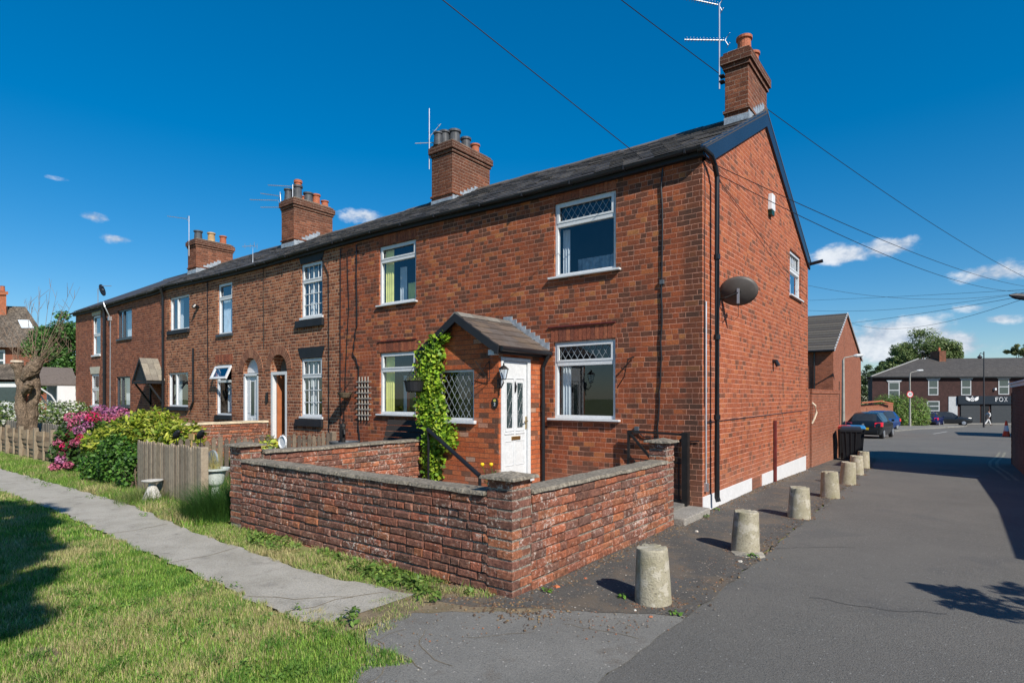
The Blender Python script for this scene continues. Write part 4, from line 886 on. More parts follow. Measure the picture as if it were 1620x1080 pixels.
# ---- house 5
W5U = (-17.1, -15.74, 3.72, 4.78); W5L = (-17.2, -15.82, 1.33, 2.4)
h5 = house_shell('narrow brick terraced house with wide white two pane windows and black downpipe', -17.4, -14.8, B2, [W5U, W5L])
slate_roof(h5, -17.4, -14.8); gutter(h5, -17.4, -14.8)
for W in (W5U, W5L):
    window(h5, PF, *W, mull=(W[0]+.5,), sill=(.04, .08, .12), sillm=BLACKW, curt=[(W[0]+.06, W[0]+.4, W[2]+.05, W[3]-.06, -.25, CURT, 4, .02)])
pipe(h5, [(-17.38, EY-.05, EZ-.06), (-17.4, -.08, EZ-.3), (-17.4, -.08, .2)], .04)
pipe(h5, [(-15.38, -.05, 3.1), (-15.38, -.05, 1.5), (-15.6, -.05, 1.25)], .03, name='waste_pipe')
mb = MB(); mb.tube([(-15.15, 0, 4.3), (-15.15, -.1, 4.35), (-15.15, -.15, 4.28)], .06, 8); mb.build('flue', BLACK, h5)

# ---- house 6
W6U = (-21.4, -20.12, 3.72, 4.76); W6L = (-21.53, -20.27, 1.3, 2.37); D6 = (-18.4, -17.55, .2, 2.1)
h6 = house_shell('brick terraced house with grey framed windows and a tiled door canopy', -22.5, -17.4, B3, [W6U, W6L, (*D6, False, .3)])
slate_roof(h6, -22.5, -17.4); gutter(h6, -22.5, -17.4, -.02)
for W in (W6U, W6L):
    window(h6, PF, *W, mull=(W[0]+.45,), fm=GREYF, sill=(.04, .05, .06), curt=[(W[0]+.1, W[1]-.1, W[2]+.05, W[3]-.06, -.3, CURT, 8, .02)])
f6 = MB(); f6.box(-18.4, -17.55, .3, .34, .2, 2.1); f6.box(-18.38, -18.1, .28, .3, .3, 2.0); f6.box(-17.95, -17.6, .28, .3, .3, 2.0); f6.build('front_door', mat('pale_grey_door', (.42, .45, .5), .5), h6)
c6 = MB(); cx0, cx1, cxm, cz, ca, cy = -18.55, -17.42, -17.98, 2.15, 2.88, -.55
for xe in (cx0, cx1):
    for r in range(4):
        a, b = r/4, min(1, (r+1.15)/4); xa, za, xb, zb = xe+(cxm-xe)*a, cz+(ca-cz)*a, xe+(cxm-xe)*b, cz+(ca-cz)*b
        for q in range(3):
            ya, yb = cy+(-cy)*q/3+.003, cy+(-cy)*(q+1)/3-.003
            c6.hexa([(xa, ya, za+.01), (xa, yb, za+.01), (xb, yb, zb-.01), (xb, ya, zb-.01), (xa, ya, za+.03), (xa, yb, za+.03), (xb, yb, zb+.01), (xb, ya, zb+.01)], random.choice([(.24, .22, .18), (.2, .18, .15), (.28, .25, .2)]))
co = c6.build('door_canopy', SLATE, h6)
k = MB()
for xe in (cx0, cx1): k.prism([(xe, cy-.01, cz), (cxm, cy-.01, ca), (cxm, cy-.01, ca-.1), (xe, cy-.01, cz-.1)], (0, .03, 0))
k.prism([(cx0+.08, cy+.04, cz), (cxm, cy+.04, ca-.06), (cx1-.08, cy+.04, cz)], (0, .02, 0))
k.box(cx1-.07, cx1-.01, cy, 0, cz-.09, cz-.01); k.box(cx0+.01, cx0+.07, cy, 0, cz-.09, cz-.01); k.box(cx0, cx1, cy+.02, cy+.06, cz-.09, cz-.01)
for x in (cx0+.06, cx1-.06): k.bar((x, cy+.05, cz-.05), (x, -.02, cz-.75), .05); k.bar((x, -.03, cz-.05), (x, -.03, cz-.8), .05)
k.build('canopy_frame', BLACKW, co)
chimney(h6, -21.33, -20.63, 2.4, 3.85, 7.78, [(-21.0, 2.65, 'd', .42, .15), (-20.98, 3.15, 'y', .45, .14), (-20.98, 3.62, 't', .42, .13)])
pipe(h6, [(-22.46, EY-.05, EZ-.08), (-22.46, -.08, EZ-.35), (-22.46, -.08, .2)], .055)
cable(h6, [(-22.0, -.03, 4.5), (-22.03, -.03, .9)], .018, METAL, 'conduit'); 
mb = MB(); mb.tube([(-22.45, -.2, 5.15), (-22.1, -.22, 5.12), (-22.03, -.2, 4.95), (-22.0, -.06, 4.6)], .02, 6); mb.box(-22.06, -21.96, -.1, 0, 4.45, 4.6); mb.build('dish_pole_bracket', METAL, h6)

# ---- house 7
W7U = (-23.93, -23.1, 3.25, 4.77); W7L = (-24.1, -23.26, 1.3, 2.52)
h7 = house_shell('far end brick terraced house with tall narrow white sash windows', -25.85, -22.5, B3, [W7U, W7L], left_end=True)
slate_roof(h7, -25.95, -22.5); gutter(h7, -25.95, -22.5, -.02)
STL = mat('stone_lintel', (.45, .42, .34), .9)
for W in (W7U, W7L):
    window(h7, PF, *W, trans=(W[2]+W[3])/2, sill=(.04, .05, .06), head=(0, .28, .1, STL), curt=[(W[0]+.08, W[1]-.08, W[2]+.05, (W[2]+W[3])/2, -.25, CURT, 6, .02)])

# ---------------------------------------------------------------- porch canopy and outbuilding past the far end
w7 = thing('side_porch', 'white door canopy with curved bracket and tiled roof at the far end of the terrace', 'porch', (-26.6, -.6, 0))
k = MB(); a0, a1 = at(100, 27.5), at(137, 26.0)
kx0, kx1, ky0, ky1 = -27.4, -25.9, -1.35, .0
for q, (za, zb, ya, yb) in enumerate(((2.15, 2.62, ky0, (ky0+.2)/2), (2.62, 2.15, (ky0+.2)/2, .2))):
    for r in range(3):
        pass
k.prism([(kx0, -1.4, 2.15), (kx0+.75, -1.4, 2.85), (kx1, -1.4, 2.15), (kx1, -1.4, 2.08), (kx0+.75, -1.4, 2.77), (kx0, -1.4, 2.08)], (0, 1.5, 0), (.13, .11, .1)); k.build('canopy_roof', SLATE, w7)
k = MB()
for xe in (kx0, kx1): k.prism([(xe, -1.43, 2.12), (kx0+.75, -1.43, 2.84), (kx0+.75, -1.43, 2.74), (xe, -1.43, 2.02)], (0, .025, 0))
k.box(kx0, kx1, -1.43, -1.38, 2.02, 2.08); k.box(kx0+.72, kx0+.78, -1.43, -1.4, 2.08, 2.74)
for x in (kx0+.05, kx1-.05): k.tube([(x, -1.35, 2.05), (x, -1.1, 1.95), (x, -.8, 1.7), (x, -.6, 1.35)], .03, 6)
k.build('bargeboard', WPAINT, w7)
k = MB(); k.box(-27.3, -27.2, -.6, 0, 0, 2.1); k.box(-26.0, -25.9, -.6, 0, 0, 2.1); k.box(-27.2, -26.0, -.1, 0, 0, 2.1); k.build('side_panels', WPAINT, w7)
k = MB().box(-26.9, -26.2, -.14, -.11, .1, 2.0); k.build('door', NAVY, w7)
ax, ay = at(88, 31)
an = thing('garden_outhouse', 'low white outhouse with orange tiled roof behind the flowering shrubs', 'outhouse', (ax, ay, 0))
k = MB().box(ax-.9, ax+.7, ay, ay+2.2, -.2, 1.9); k.build('wall', WPAINT, an)
k = MB().hexa([(ax-1.1, ay-.25, 1.9), (ax+.9, ay-.25, 1.9), (ax+.9, ay+2.3, 2.4), (ax-1.1, ay+2.3, 2.4), (ax-1.1, ay-.25, 1.97), (ax+.9, ay-.25, 1.97), (ax+.9, ay+2.3, 2.47), (ax-1.1, ay+2.3, 2.47)]); k.build('roof', POT, an)
k = MB(); k.box(ax-.75, ax+.55, ay-.04, ay+.01, .7, 1.5); k.build('window', WHITE, an)
k = MB()
for i in range(4): k.box(ax-.7+i*.31, ax-.43+i*.31, ay-.05, ay-.039, .76, 1.44)
k.build('pane', MAT['dark_obscure_glass'], an)

# ---------------------------------------------------------------- front garden walls: every brick is laid
def bricks(mb, p0, p1, z0, courses, th=.225, seed=0, stain=1.0, dz=0, bright=False):
    rn = random.Random(seed); d = Vector((p1[0]-p0[0], p1[1]-p0[1], 0)); L = d.length; d.normalize(); n = Vector((-d.y, d.x, 0))
    H = .082; C = [(.26, .085, .055), (.3, .09, .05), (.22, .08, .06), (.17, .07, .055), (.12, .06, .05), (.2, .075, .055), (.42, .14, .06), (.24, .11, .08), (.15, .07, .058), (.3, .08, .045), (.19, .08, .06)]
    if bright: C = C+[(.46, .13, .05), (.42, .11, .045), (.5, .16, .06), (.4, .13, .065), (.34, .1, .05)]*2
    o = Vector((p0[0], p0[1], 0)); mb.cur = 1
    a = o+n*.019; b = o+d*L+n*.019; c = o+d*L+n*(th-.019); e = o+n*(th-.019); zt = z0+courses*H
    mb.hexa([(*a.xy, z0-.2), (*b.xy, z0-.2), (*c.xy, z0-.2), (*e.xy, z0-.2), (*a.xy, zt-.004), (*b.xy, zt-.004), (*c.xy, zt-.004), (*e.xy, zt-.004)], (.4, .36, .31)); mb.cur = 0
    for k in range(-1, courses):
        x = -rn.uniform(0, .115) if k % 2 else -rn.uniform(.1, .2); head = (k % 5 == 2)
        while x < L:
            w = (.118 if head or rn.random() < .08 else .234)+rn.uniform(-.006, .006); xa, xb = max(0, x)+.003, min(L, x+w)-.003
            if xb-xa > .03:
                jo = rn.uniform(-.006, .006); z_a = z0+k*H+.003+rn.uniform(-.002, .002)+.006*math.sin(xa*2.1+k); z_b = z_a+H-.008+rn.uniform(-.004, .002)
                col = rn.choice(C); f = rn.uniform(.6, 1.3)*(stain if rn.random() < .8 else 1); col = tuple(min(.8, q*f) for q in col)
                ch = rn.uniform(.007, .018); ra = rn.uniform(-.004, .004)
                for s0, s1 in ((0, -1), (th, 1)):      # two skins, each brick with chamfered worn edges
                    base = o+n*(th/2); y_out = (jo if s1 < 0 else th-jo)
                    def Pn(u, y, z): q = o+d*u+n*y; return (q.x, q.y, z)
                    yi = th/2; yo = y_out; ym = y_out-s1*ch
                    e4 = [rn.uniform(-.004, .004) for _ in range(8)]
                    mb.add([Pn(xa, yi, z_a), Pn(xb, yi, z_a), Pn(xb, yi, z_b), Pn(xa, yi, z_b),
                            Pn(xa+e4[0]*.3, ym, z_a), Pn(xb, ym, z_a+e4[1]*.5), Pn(xb, ym, z_b), Pn(xa, ym, z_b+e4[2]*.5),
                            Pn(xa+ch+e4[4], yo+ra, z_a+ch), Pn(xb-ch+e4[5], yo, z_a+ch+e4[6]), Pn(xb-ch, yo-ra, z_b-ch), Pn(xa+ch, yo, z_b-ch+e4[7])],
                           [(0, 1, 5, 4), (1, 2, 6, 5), (2, 3, 7, 6), (3, 0, 4, 7), (4, 5, 9, 8), (5, 6, 10, 9), (6, 7, 11, 10), (7, 4, 8, 11), (8, 9, 10, 11)], col)
            x += w
def rough_slab(mb, p0, p1, w, z, t, seg=.6, jit=.006, seed=1, n0=0):
    """coping laid in lengths; p0-p1 is the outer edge, w its width toward +n"""
    rn = random.Random(seed); d = Vector((p1[0]-p0[0], p1[1]-p0[1], 0)); L = d.length; d.normalize(); n = Vector((-d.y, d.x, 0)); o = Vector((p0[0], p0[1], 0)); x = 0
    while x < L-.01:
        xe = min(L, x+seg*rn.uniform(.85, 1.15)); xe = L if L-xe < .15 else xe; zz = z+rn.uniform(-jit, jit); y0 = n0+rn.uniform(-jit, jit); y1 = n0+w+rn.uniform(-jit, jit)
        k = 4; us = np.linspace(x+.003, xe-.003, k+1)
        for a, b in zip(us, us[1:]):
            def q(u, y, z_): p = o+d*u+n*(y+.004*math.sin(u*17+y*9)); return (p.x, p.y, z_+.003*math.sin(u*13))
            mb.hexa([q(a, y0, zz), q(b, y0, zz), q(b, y1, zz), q(a, y1, zz), q(a, y0+.012, zz+t), q(b, y0+.012, zz+t), q(b, y1-.012, zz+t), q(a, y1-.012, zz+t)])
        x = xe
def pillar(parent_name, label, cx, cy, w, z0, courses, seed, cap=.05):
    t_ = thing(parent_name, label, 'pillar', (cx, cy, z0)); mb = MB()
    h_ = w/2; H = .082; rn = random.Random(seed)
    C = [(.26, .085, .055), (.3, .09, .05), (.2, .075, .058), (.15, .065, .052), (.42, .14, .06), (.32, .11, .06), (.46, .15, .07), (.22, .09, .07)]
    mb.cur = 1; mb.box(cx-h_+.012, cx+h_-.012, cy-h_+.012, cy+h_-.012, z0-.1, z0+courses*H-.002); mb.cur = 0
    for k in range(courses):
        za, zb = z0+k*H+.005, z0+(k+1)*H-.006
        cells = [(-h_, h_, -h_, -.03), (-h_, 0, -.03, h_), (0, h_, -.03, h_)] if k % 2 else [(-h_, -.03, -h_, h_), (-.03, h_, -h_, 0), (-.03, h_, 0, h_)]
        for (xa, xb, ya, yb) in cells:
            j = rn.uniform(-.005, .004); f = rn.uniform(.75, 1.2); col = tuple(q*f for q in rn.choice(C)); g = .005; ch = rn.uniform(.005, .011)
            x0_, x1_, y0_, y1_ = cx+xa+g-(j if xa == -h_ else 0), cx+xb-g+(j if xb == h_ else 0), cy+ya+g-(j if ya == -h_ else 0), cy+yb-g+(j if yb == h_ else 0)
            def ringz(z, e): return [(x0_+e, y0_+e, z), (x1_-e, y0_+e, z), (x1_-e, y1_-e, z), (x0_+e, y1_-e, z)]
            vs = ringz(za, ch)+ringz(za+ch, 0)+ringz(zb-ch, 0)+ringz(zb, ch)
            vs = [(p[0]+rn.uniform(-.002, .002), p[1]+rn.uniform(-.002, .002), p[2]) for p in vs]
            mb.add(vs, [(0, 3, 2, 1), (12, 13, 14, 15)]+[(l*4+q, l*4+(q+1) % 4, (l+1)*4+(q+1) % 4, (l+1)*4+q) for l in range(3) for q in range(4)], col)
    mb.build('brick_shaft', [OLDBRICK, MORT], t_)
    c = MB(); zt = z0+courses*.082; e = cap; rn = random.Random(seed)
    c.hexa([(cx-h_-e, cy-h_-e, zt), (cx+h_+e, cy-h_-e, zt), (cx+h_+e, cy+h_+e, zt), (cx-h_-e, cy+h_+e, zt), (cx-h_-e+.01, cy-h_-e+.01, zt+.028), (cx+h_+e-.01, cy-h_-e+.01, zt+.03), (cx+h_+e-.01, cy+h_+e-.01, zt+.028), (cx-h_-e+.01, cy+h_+e-.01, zt+.026)])
    c.add([(cx-h_-e+.03, cy-h_-e+.03, zt+.024), (cx+h_+e-.03, cy-h_-e+.03, zt+.024), (cx+h_+e-.03, cy+h_+e-.03, zt+.024), (cx-h_-e+.03, cy+h_+e-.03, zt+.024), (cx+.02, cy, zt+.062)], [(0, 1, 4), (1, 2, 4), (2, 3, 4), (3, 0, 4)])
    c.build('cap_stone', COPING, t_, bevel=.006); return t_
gw = thing('garden_wall', 'long low brick garden wall with stone coping facing the footpath', 'wall', (-2.4, -4.3, 0))
mb = MB(); bricks(mb, (-4.3, -4.41), (-.272, -4.41), 0, 10, seed=3); mb.build('brickwork', [OLDBRICK, MORT], gw)
mb = MB(); rough_slab(mb, (-4.28, -4.41), (-.285, -4.41), .26, .822, .034, seed=5, n0=-.022); mb.build('coping', COPING, gw, bevel=.004)
gw = thing('garden_wall', 'brick garden wall beside the bollards running back to the iron gate', 'wall', (-.15, -2.7, 0))
mb = MB(); bricks(mb, (0, -4.136), (0, -1.22), 0, 10, seed=9, bright=True); mb.build('brickwork', [OLDBRICK, MORT], gw)
mb = MB(); rough_slab(mb, (0, -4.14), (0, -1.24), .26, .822, .034, seed=6, n0=-.022); mb.build('coping', COPING, gw, bevel=.004)
gw = thing('garden_wall', 'inner brick garden wall running back to the ivy covered porch', 'wall', (-4.4, -2.6, 0))
mb = MB(); bricks(mb, (-4.3, -4.1), (-4.3, -1.26), 0, 11, seed=15, bright=True); mb.build('brickwork', [OLDBRICK, MORT], gw)
mb = MB(); rough_slab(mb, (-4.3, -4.1), (-4.3, -1.26), .26, .904, .034, seed=8, n0=-.03); mb.build('coping', COPING, gw, bevel=.004)
pillar('wall_pillar', 'corner brick pillar nearest the camera with a cracked cap stone', -.142, -4.275, .275, -.02, 12, 31)
pillar('wall_pillar', 'left brick pillar at the path end of the garden wall, beside tall grass', -4.44, -4.27, .28, .03, 12, 41)
pillar('wall_pillar', 'brick pillar beside the iron gate and concrete step', -.14, -1.1, .25, 0, 13, 51)

# iron gate, folded back against the front wall
gt = thing('iron_gate', 'black wrought iron gate folded back against the house wall', 'gate', (-.15, -.12, .14))
k = MB(); g0, g1, gy = -1.08, -.2, -.11
k.bar((g0, gy, 1.13), (g1, gy, 1.11), .03); k.bar((g0, gy, .2), (g1, gy, .17), .03); k.bar((g0, gy, .16), (g0, gy, 1.14), .035); k.bar((g1, gy, .12), (g1, gy, 1.14), .09); k.bar((g0, gy, .72), (g1, gy, .7), .02)
k.build('gate_frame', IRON, gt)
k = MB(); k.bar((g0+.02, gy, 1.1), (-.72, gy, .74), .035); k.bar((g1, gy, 1.1), (-.55, gy, .76), .025)
for i in range(1, 9): k.bar((g0+i*(g1-g0)/9, gy, .2), (g0+i*(g1-g0)/9, gy, .7), .014)
k.tube([(-.66+.09*math.cos(t_), gy, .62+.09*math.sin(t_)) for t_ in np.linspace(0, 5.5, 12)], .008, 5); k.build('gate_bars', IRON, gt)
st = MB().box(-.85, .12, -.97, -.02, -.03, .1); tag(st.build('concrete_step', STEP, bevel=.015), 'worn concrete step between the gate pillar and the house corner', 'step')

# ---------------------------------------------------------------- bollards
BXY = [(*at(1033, 4.68), .45), (1.07, -1.74, .44), (1.15, .5, .425), (1.21, 2.55, .43), (1.18, 4.65, .44), (1.07, 6.85, .43), (.99, 8.7, .43)]
bl = ['nearest stubby concrete bollard with a broken rough top', 'second concrete bollard, standing on a broken white base', 'third concrete bollard counted from the garden wall corner', 'fourth concrete bollard, opposite the gable wall vent',
      'fifth concrete bollard beyond the gable wall vent', 'sixth concrete bollard, near the rear yard wall', 'farthest concrete bollard beside the wheelie bins']
BCONC = ground_mat('bollard_concrete', (.42, .38, .29), (.33, .3, .21), (.2, .18, .14), 5, 60, 1.0, [(9, .54, .62, (.56, .52, .44), .6), (4, .5, .66, (.25, .23, .13), .6), (30, .6, .7, (.16, .14, .11), .5)])
def bollard(seed):
    rn = random.Random(seed); mb = MB(); prof = [(.15, -.05), (.146, .0), (.143, .05), (.137, .2), (.13, .35), (.1235, .47), (.1225, .492), (.117, .5), (.0, .503)]; n = 28; vs = []
    for r, z in prof[:-1]:
        for j in range(n):
            t_ = 2*math.pi*j/n; k = 1+.012*math.sin(t_*3+seed)+rn.uniform(-.006, .006); kz = rn.uniform(-.006, .005) if z > .44 else 0; ck = -.014 if (z > .44 and math.sin(t_*2.3+seed*2.1)+.6*math.sin(t_*7+seed) > 1.0) else 0
            vs.append(((r+ck)*k*math.cos(t_), (r+ck)*k*math.sin(t_), z+kz-(.012 if ck else 0)))
    m = len(prof)-1; vs.append((0, 0, .503)); fs = [(i*n+j, i*n+(j+1) % n, (i+1)*n+(j+1) % n, (i+1)*n+j) for i in range(m-1) for j in range(n)]+[((m-1)*n+j, (m-1)*n+(j+1) % n, m*n) for j in range(n)]
    mb.add(vs, fs); return mb
for i, (x, y, hh) in enumerate(BXY):
    o = bollard(i).build('bollard', BCONC, smooth=True, local=True); o.location = (x, y, gz(x, y)); o.rotation_euler = (rad(random.uniform(-2.2, 2.2)), rad(random.uniform(-2.5, 2.5)), i*1.3); es_ = o.modifiers.new('edge', 'EDGE_SPLIT'); es_.split_angle = rad(38); o.scale = (1, 1, hh/.505)
    tag(o, bl[i], 'bollard', 'concrete bollards along the roadside')
gr = MB(); rn = random.Random(21)
for (x, y, hh) in BXY:
    for _ in range(90):
        a_ = rn.uniform(0, 6.3); r_ = .15+abs(rn.gauss(0, .05)); cx0_, cy0_ = x+r_*math.cos(a_), y+r_*math.sin(a_); s_ = rn.choice([.005, .007, .01, .013]); z_ = gz(cx0_, cy0_)+.014
        gr.add([(cx0_-s_, cy0_, z_), (cx0_, cy0_-s_, z_), (cx0_+s_, cy0_+s_*.4, z_), (cx0_-s_*.3, cy0_+s_, z_), (cx0_, cy0_, z_+s_*.8)], [(0, 1, 4), (1, 2, 4), (2, 3, 4), (3, 0, 4)], rn.choice([(.12, .085, .055), (.09, .065, .045), (.2, .15, .1), (.16, .08, .05)]))
tag(gr.build('grit', LINT, recalc=False), kind='stuff')
k = MB(); k.lathe((1.12, -1.84, 0), [(.18, .0), (.165, .022), (.1, .03)], 9); tag(k.build('broken_base', CONC), 'broken pale concrete footing at the second bollard', 'footing')

# ---------------------------------------------------------------- grass and plants
def patchy(x, y, s=1.0):
    return (np.sin(x*2.1*s+1.3)*np.cos(y*2.7*s+.4)+.6*np.sin(x*5.3*s+y*3.1*s)+.4*np.sin(x*11*s-y*9*s+2))/2
def grass(name, regions, dens, hmean, wid, cols, dry, label=None, zf=None, droop=.5, drymix=.5, kind='stuff'):
    Xs = []
    for (x0, x1, y0, y1) in regions:
        n = int((x1-x0)*(y1-y0)*dens); Xs.append(np.stack([RNG.uniform(x0, x1, n), RNG.uniform(y0, y1, n)], 1))
    P = np.vstack(Xs)
    if zf is not None: P = P[zf(P[:, 0], P[:, 1])]
    if name == 'lawn': P = P[((P[:, 0]+1.75)**2/.05+(P[:, 1]+7.03)**2/.012+RNG.random(len(P))*1.3) > 1.2]
    n = len(P); pt = patchy(P[:, 0], P[:, 1])+.5*np.sin(P[:, 0]*1.1+P[:, 1]*2.3)*np.sin(P[:, 1]*1.7-P[:, 0]*.6); hh = hmean*(1+.35*RNG.normal(size=n)+.35*pt); hh = np.clip(hh, hmean*.3, hmean*2.2)
    az = RNG.uniform(0, 2*np.pi, n); lean = RNG.uniform(.05, droop, n)*hh*1.6; w = wid*RNG.uniform(.6, 1.4, n)
    dx, dy = np.cos(az), np.sin(az); b = np.stack([P[:, 0], P[:, 1], np.zeros(n)+.0], 1)
    s = np.stack([-dy*w/2, dx*w/2, np.zeros(n)], 1); mid = b+np.stack([dx*lean*.35, dy*lean*.35, hh*.6], 1); tip = b+np.stack([dx*lean, dy*lean, hh], 1)
    V = np.stack([b-s, b+s, mid+s*.7, mid-s*.7, tip], 1).reshape(-1, 3); i = np.arange(n)*5
    F = np.stack([np.stack([i, i+1, i+2], 1), np.stack([i, i+2, i+3], 1), np.stack([i+3, i+2, i+4], 1)], 1).reshape(-1, 3)
    dr = (RNG.random(n)+pt*.55+.0) > (1.12-drymix)
    c = np.where(dr[:, None], pick(dry, n, .2), pick(cols, n, .22))
    return bulk(name, V, F, np.repeat(c, 3, axis=0), GRASSM, label=label, cat=None, kind=kind)
GC = [(.13, .26, .035), (.17, .32, .045), (.23, .37, .06), (.09, .19, .03), (.29, .39, .08)]
DRY = [(.5, .43, .22), (.42, .36, .18), (.38, .38, .14)]
edge = lambda x, y: (y < np.interp(x, [q[0] for q in NEAR_E], [q[1] for q in NEAR_E])+.03*np.sin(x*16)+.02*np.sin(x*37)) & ((x < -.42) | (y < -5.68-.0*x)) & (x < .12+.07*np.sin(y*13))
grass('lawn', [(-2.2, .25, -7.6, -5.5)], 19000, .034, .0042, GC, DRY, zf=edge, drymix=.5)
grass('lawn', [(-5.0, -2.2, -7.2, -5.44)], 13000, .034, .0052, GC, DRY, zf=edge, drymix=.5)
grass('lawn', [(-12, -5.0, -7.6, -5.44)], 5200, .036, .008, GC, DRY, zf=edge, drymix=.45)
grass('lawn', [(-40, -12, -10, -5.44)], 700, .05, .012, GC, DRY, drymix=.3)
grass('lawn_tussocks', [(-6, .1, -7.5, -5.6)], 9000, .05, .0045, [(.07, .17, .025), (.1, .22, .03), (.14, .27, .045)], DRY, zf=lambda x, y: edge(x, y) & (np.sin(x*7.3+y*4.1)*np.sin(y*11.7-x*5.2)+.5*np.sin(x*19+y*13) > .62), drymix=.15, droop=1.0)
strip = lambda x, y: (y > np.interp(x, [q[0] for q in FAR_E], [q[1] for q in FAR_E])+.03*np.sin(x*13)) & ((x < -.5) | (y > -4.7+.5*(x+.5)))
grass('verge_grass', [(-4.8, -.15, -5.0, -4.42)], 9000, .035, .0045, GC, DRY, zf=lambda x, y: strip(x, y) & (patchy(x, y, 1.6) > -.5), drymix=.7, droop=.9)
grass('verge_grass', [(-1.05, -.3, -5.75, -4.75)], 7000, .028, .004, GC, DRY, zf=lambda x, y: (patchy(x, y, 2.2) > -.35) & (x < -.4-.3*(y+5.1)) & ((x > -.85) | (y < -5.5)), drymix=.75, droop=.9)
grass('verge_grass', [(-20, -4.8, -5.0, -3.75)], 3200, .07, .007, GC, DRY, zf=lambda x, y: y > np.interp(x, [q[0] for q in FAR_E], [q[1] for q in FAR_E])+.04*np.sin(x*7), drymix=.38, droop=.8)
grass('garden_grass', [(-13.8, -4.6, -3.9, -.15)], 900, .16, .011, [(.06, .13, .02), (.09, .18, .025), (.04, .09, .015)], DRY, drymix=.2)
# soft feathery mass next to the left pillar
def tuft(name, label, cat, x, y, z, r, h, n, w, cols, droop=.6, mat_=None, group=None):
    t_ = RNG.random(n)*2*np.pi; rr = r*np.sqrt(RNG.random(n)); bx_ = np.stack([x+rr*np.cos(t_), y+rr*np.sin(t_), np.full(n, z)], 1)
    az = t_+RNG.normal(size=n)*.8; hh = h*RNG.uniform(.45, 1.1, n)*(1-.35*(rr/r)**2); ln = hh*RNG.uniform(.1, droop, n); k = 4; ww = w*RNG.uniform(.6, 1.3, n)
    dx, dy = np.cos(az), np.sin(az); s = np.stack([-dy*ww/2, dx*ww/2, np.zeros(n)], 1); V = []
    for j in range(k+1):
        u = j/k; c = bx_+np.stack([dx*ln*u*u*1.3, dy*ln*u*u*1.3, hh*(u-.25*droop*u**3)], 1); V += [c-s*(1-u*.85), c+s*(1-u*.85)]
    V = np.stack(V, 1).reshape(-1, 3); i = np.arange(n)*(2*(k+1)); F = np.stack([np.stack([i+2*j, i+2*j+1, i+2*j+3, i+2*j+2], 1) for j in range(k)], 1).reshape(-1, 4)
    c = np.repeat(pick(cols, n, .2), k, axis=0); return bulk(name, V, F, c, mat_ or GRASSM, label=label, cat=cat, group=group)
tuft('ornamental_grass', 'soft feathery dark green plant spilling beside the left wall pillar', 'plant', -5.15, -4.15, .02, .55, .62, 5200, .004, [(.04, .11, .02), (.06, .15, .025), (.03, .085, .02)], 1.0)
tuft('ornamental_grass', 'tall feathery green plant behind the left wall pillar', 'plant', -5.2, -3.3, .02, .6, .8, 4200, .005, [(.06, .14, .02), (.09, .18, .03), (.04, .1, .02)], .8)
tuft('spiky_plant', 'dark spiky palm like plant by the low brick wall', 'plant', -8.7, -2.4, .03, .12, .95, 60, .03, [(.05, .09, .03), (.08, .12, .04), (.12, .12, .05)], 1.3)
tuft('fern', 'straggly olive green fern in front of the low brick wall', 'plant', -9.4, -2.4, .03, .25, .6, 240, .014, [(.08, .12, .03), (.12, .14, .05)], 1.2)
tuft('grass_clump', 'pale grass clump beside the small barrel planter', 'plant', -6.9, -1.7, .1, .18, .45, 500, .006, [(.1, .2, .04), (.15, .25, .06)], .7)
tuft('grass_clump', 'long grass clump at the foot of the picket fence, behind the birdbath', 'plant', -7.3, -4.3, .02, .5, .3, 900, .006, [(.1, .17, .04), (.2, .22, .08)], .9)

def bush(name, label, cat, blobs, n, size, cols, elong=1.6, up=.3, stems=True, loc=None, extra=None, group=None):
    c0 = blobs[0][0]; loc = loc or (c0[0], c0[1], 0); t_ = thing(name, label, cat, loc, group=group); parts = []
    tot = sum((b[1][0]*b[1][1]+b[1][1]*b[1][2]+b[1][0]*b[1][2]) for b in blobs)
    for c, r in blobs:
        m = int(n*(r[0]*r[1]+r[1]*r[2]+r[0]*r[2])/tot); P, d = blob(c, r, m); keep = P[:, 2] > loc[2]+.03; P, d = P[keep], d[keep]
        parts.append(leaf_arrays(P, size, pick(cols, len(P), .22), up=up, elong=elong, N=d+np.array([0, 0, .4])))
    if extra: parts += extra
    bulk('foliage', *merge(parts), LEAF, t_, off=loc)
    if stems:
        k = MB()
        for c, r in blobs:
            for j in range(4): k.tube([(c[0]+random.uniform(-.1, .1), c[1]+random.uniform(-.1, .1), -.02+loc[2]), (c[0]+random.uniform(-.3, .3)*r[0], c[1]+random.uniform(-.3, .3)*r[1], c[2]*.6), (c[0]+random.uniform(-.8, .8)*r[0], c[1]+random.uniform(-.8, .8)*r[1], c[2]+random.uniform(0, .6)*r[2])], [.02, .014, .006], 5)
        k.build('stems', BARK, t_)
    return t_
YG = [(.3, .36, .03), (.38, .42, .05), (.2, .28, .025), (.12, .2, .02), (.45, .46, .08)]
bush('variegated_shrub', 'big yellow green variegated shrub behind the picket fence', 'shrub', [((*at(255, 11.3), .85), (.6, .5, .42)), ((*at(225, 11.6), .95), (.6, .5, .42)), ((*at(285, 11.0), .85), (.42, .45, .4)), ((*at(190, 11.6), .85), (.5, .45, .35)), ((*at(162, 11.9), .72), (.42, .4, .3)), ((*at(245, 11.8), 1.08), (.5, .5, .34)), ((*at(298, 10.9), .65), (.22, .3, .3))], 4200, .13, YG, elong=2.6)
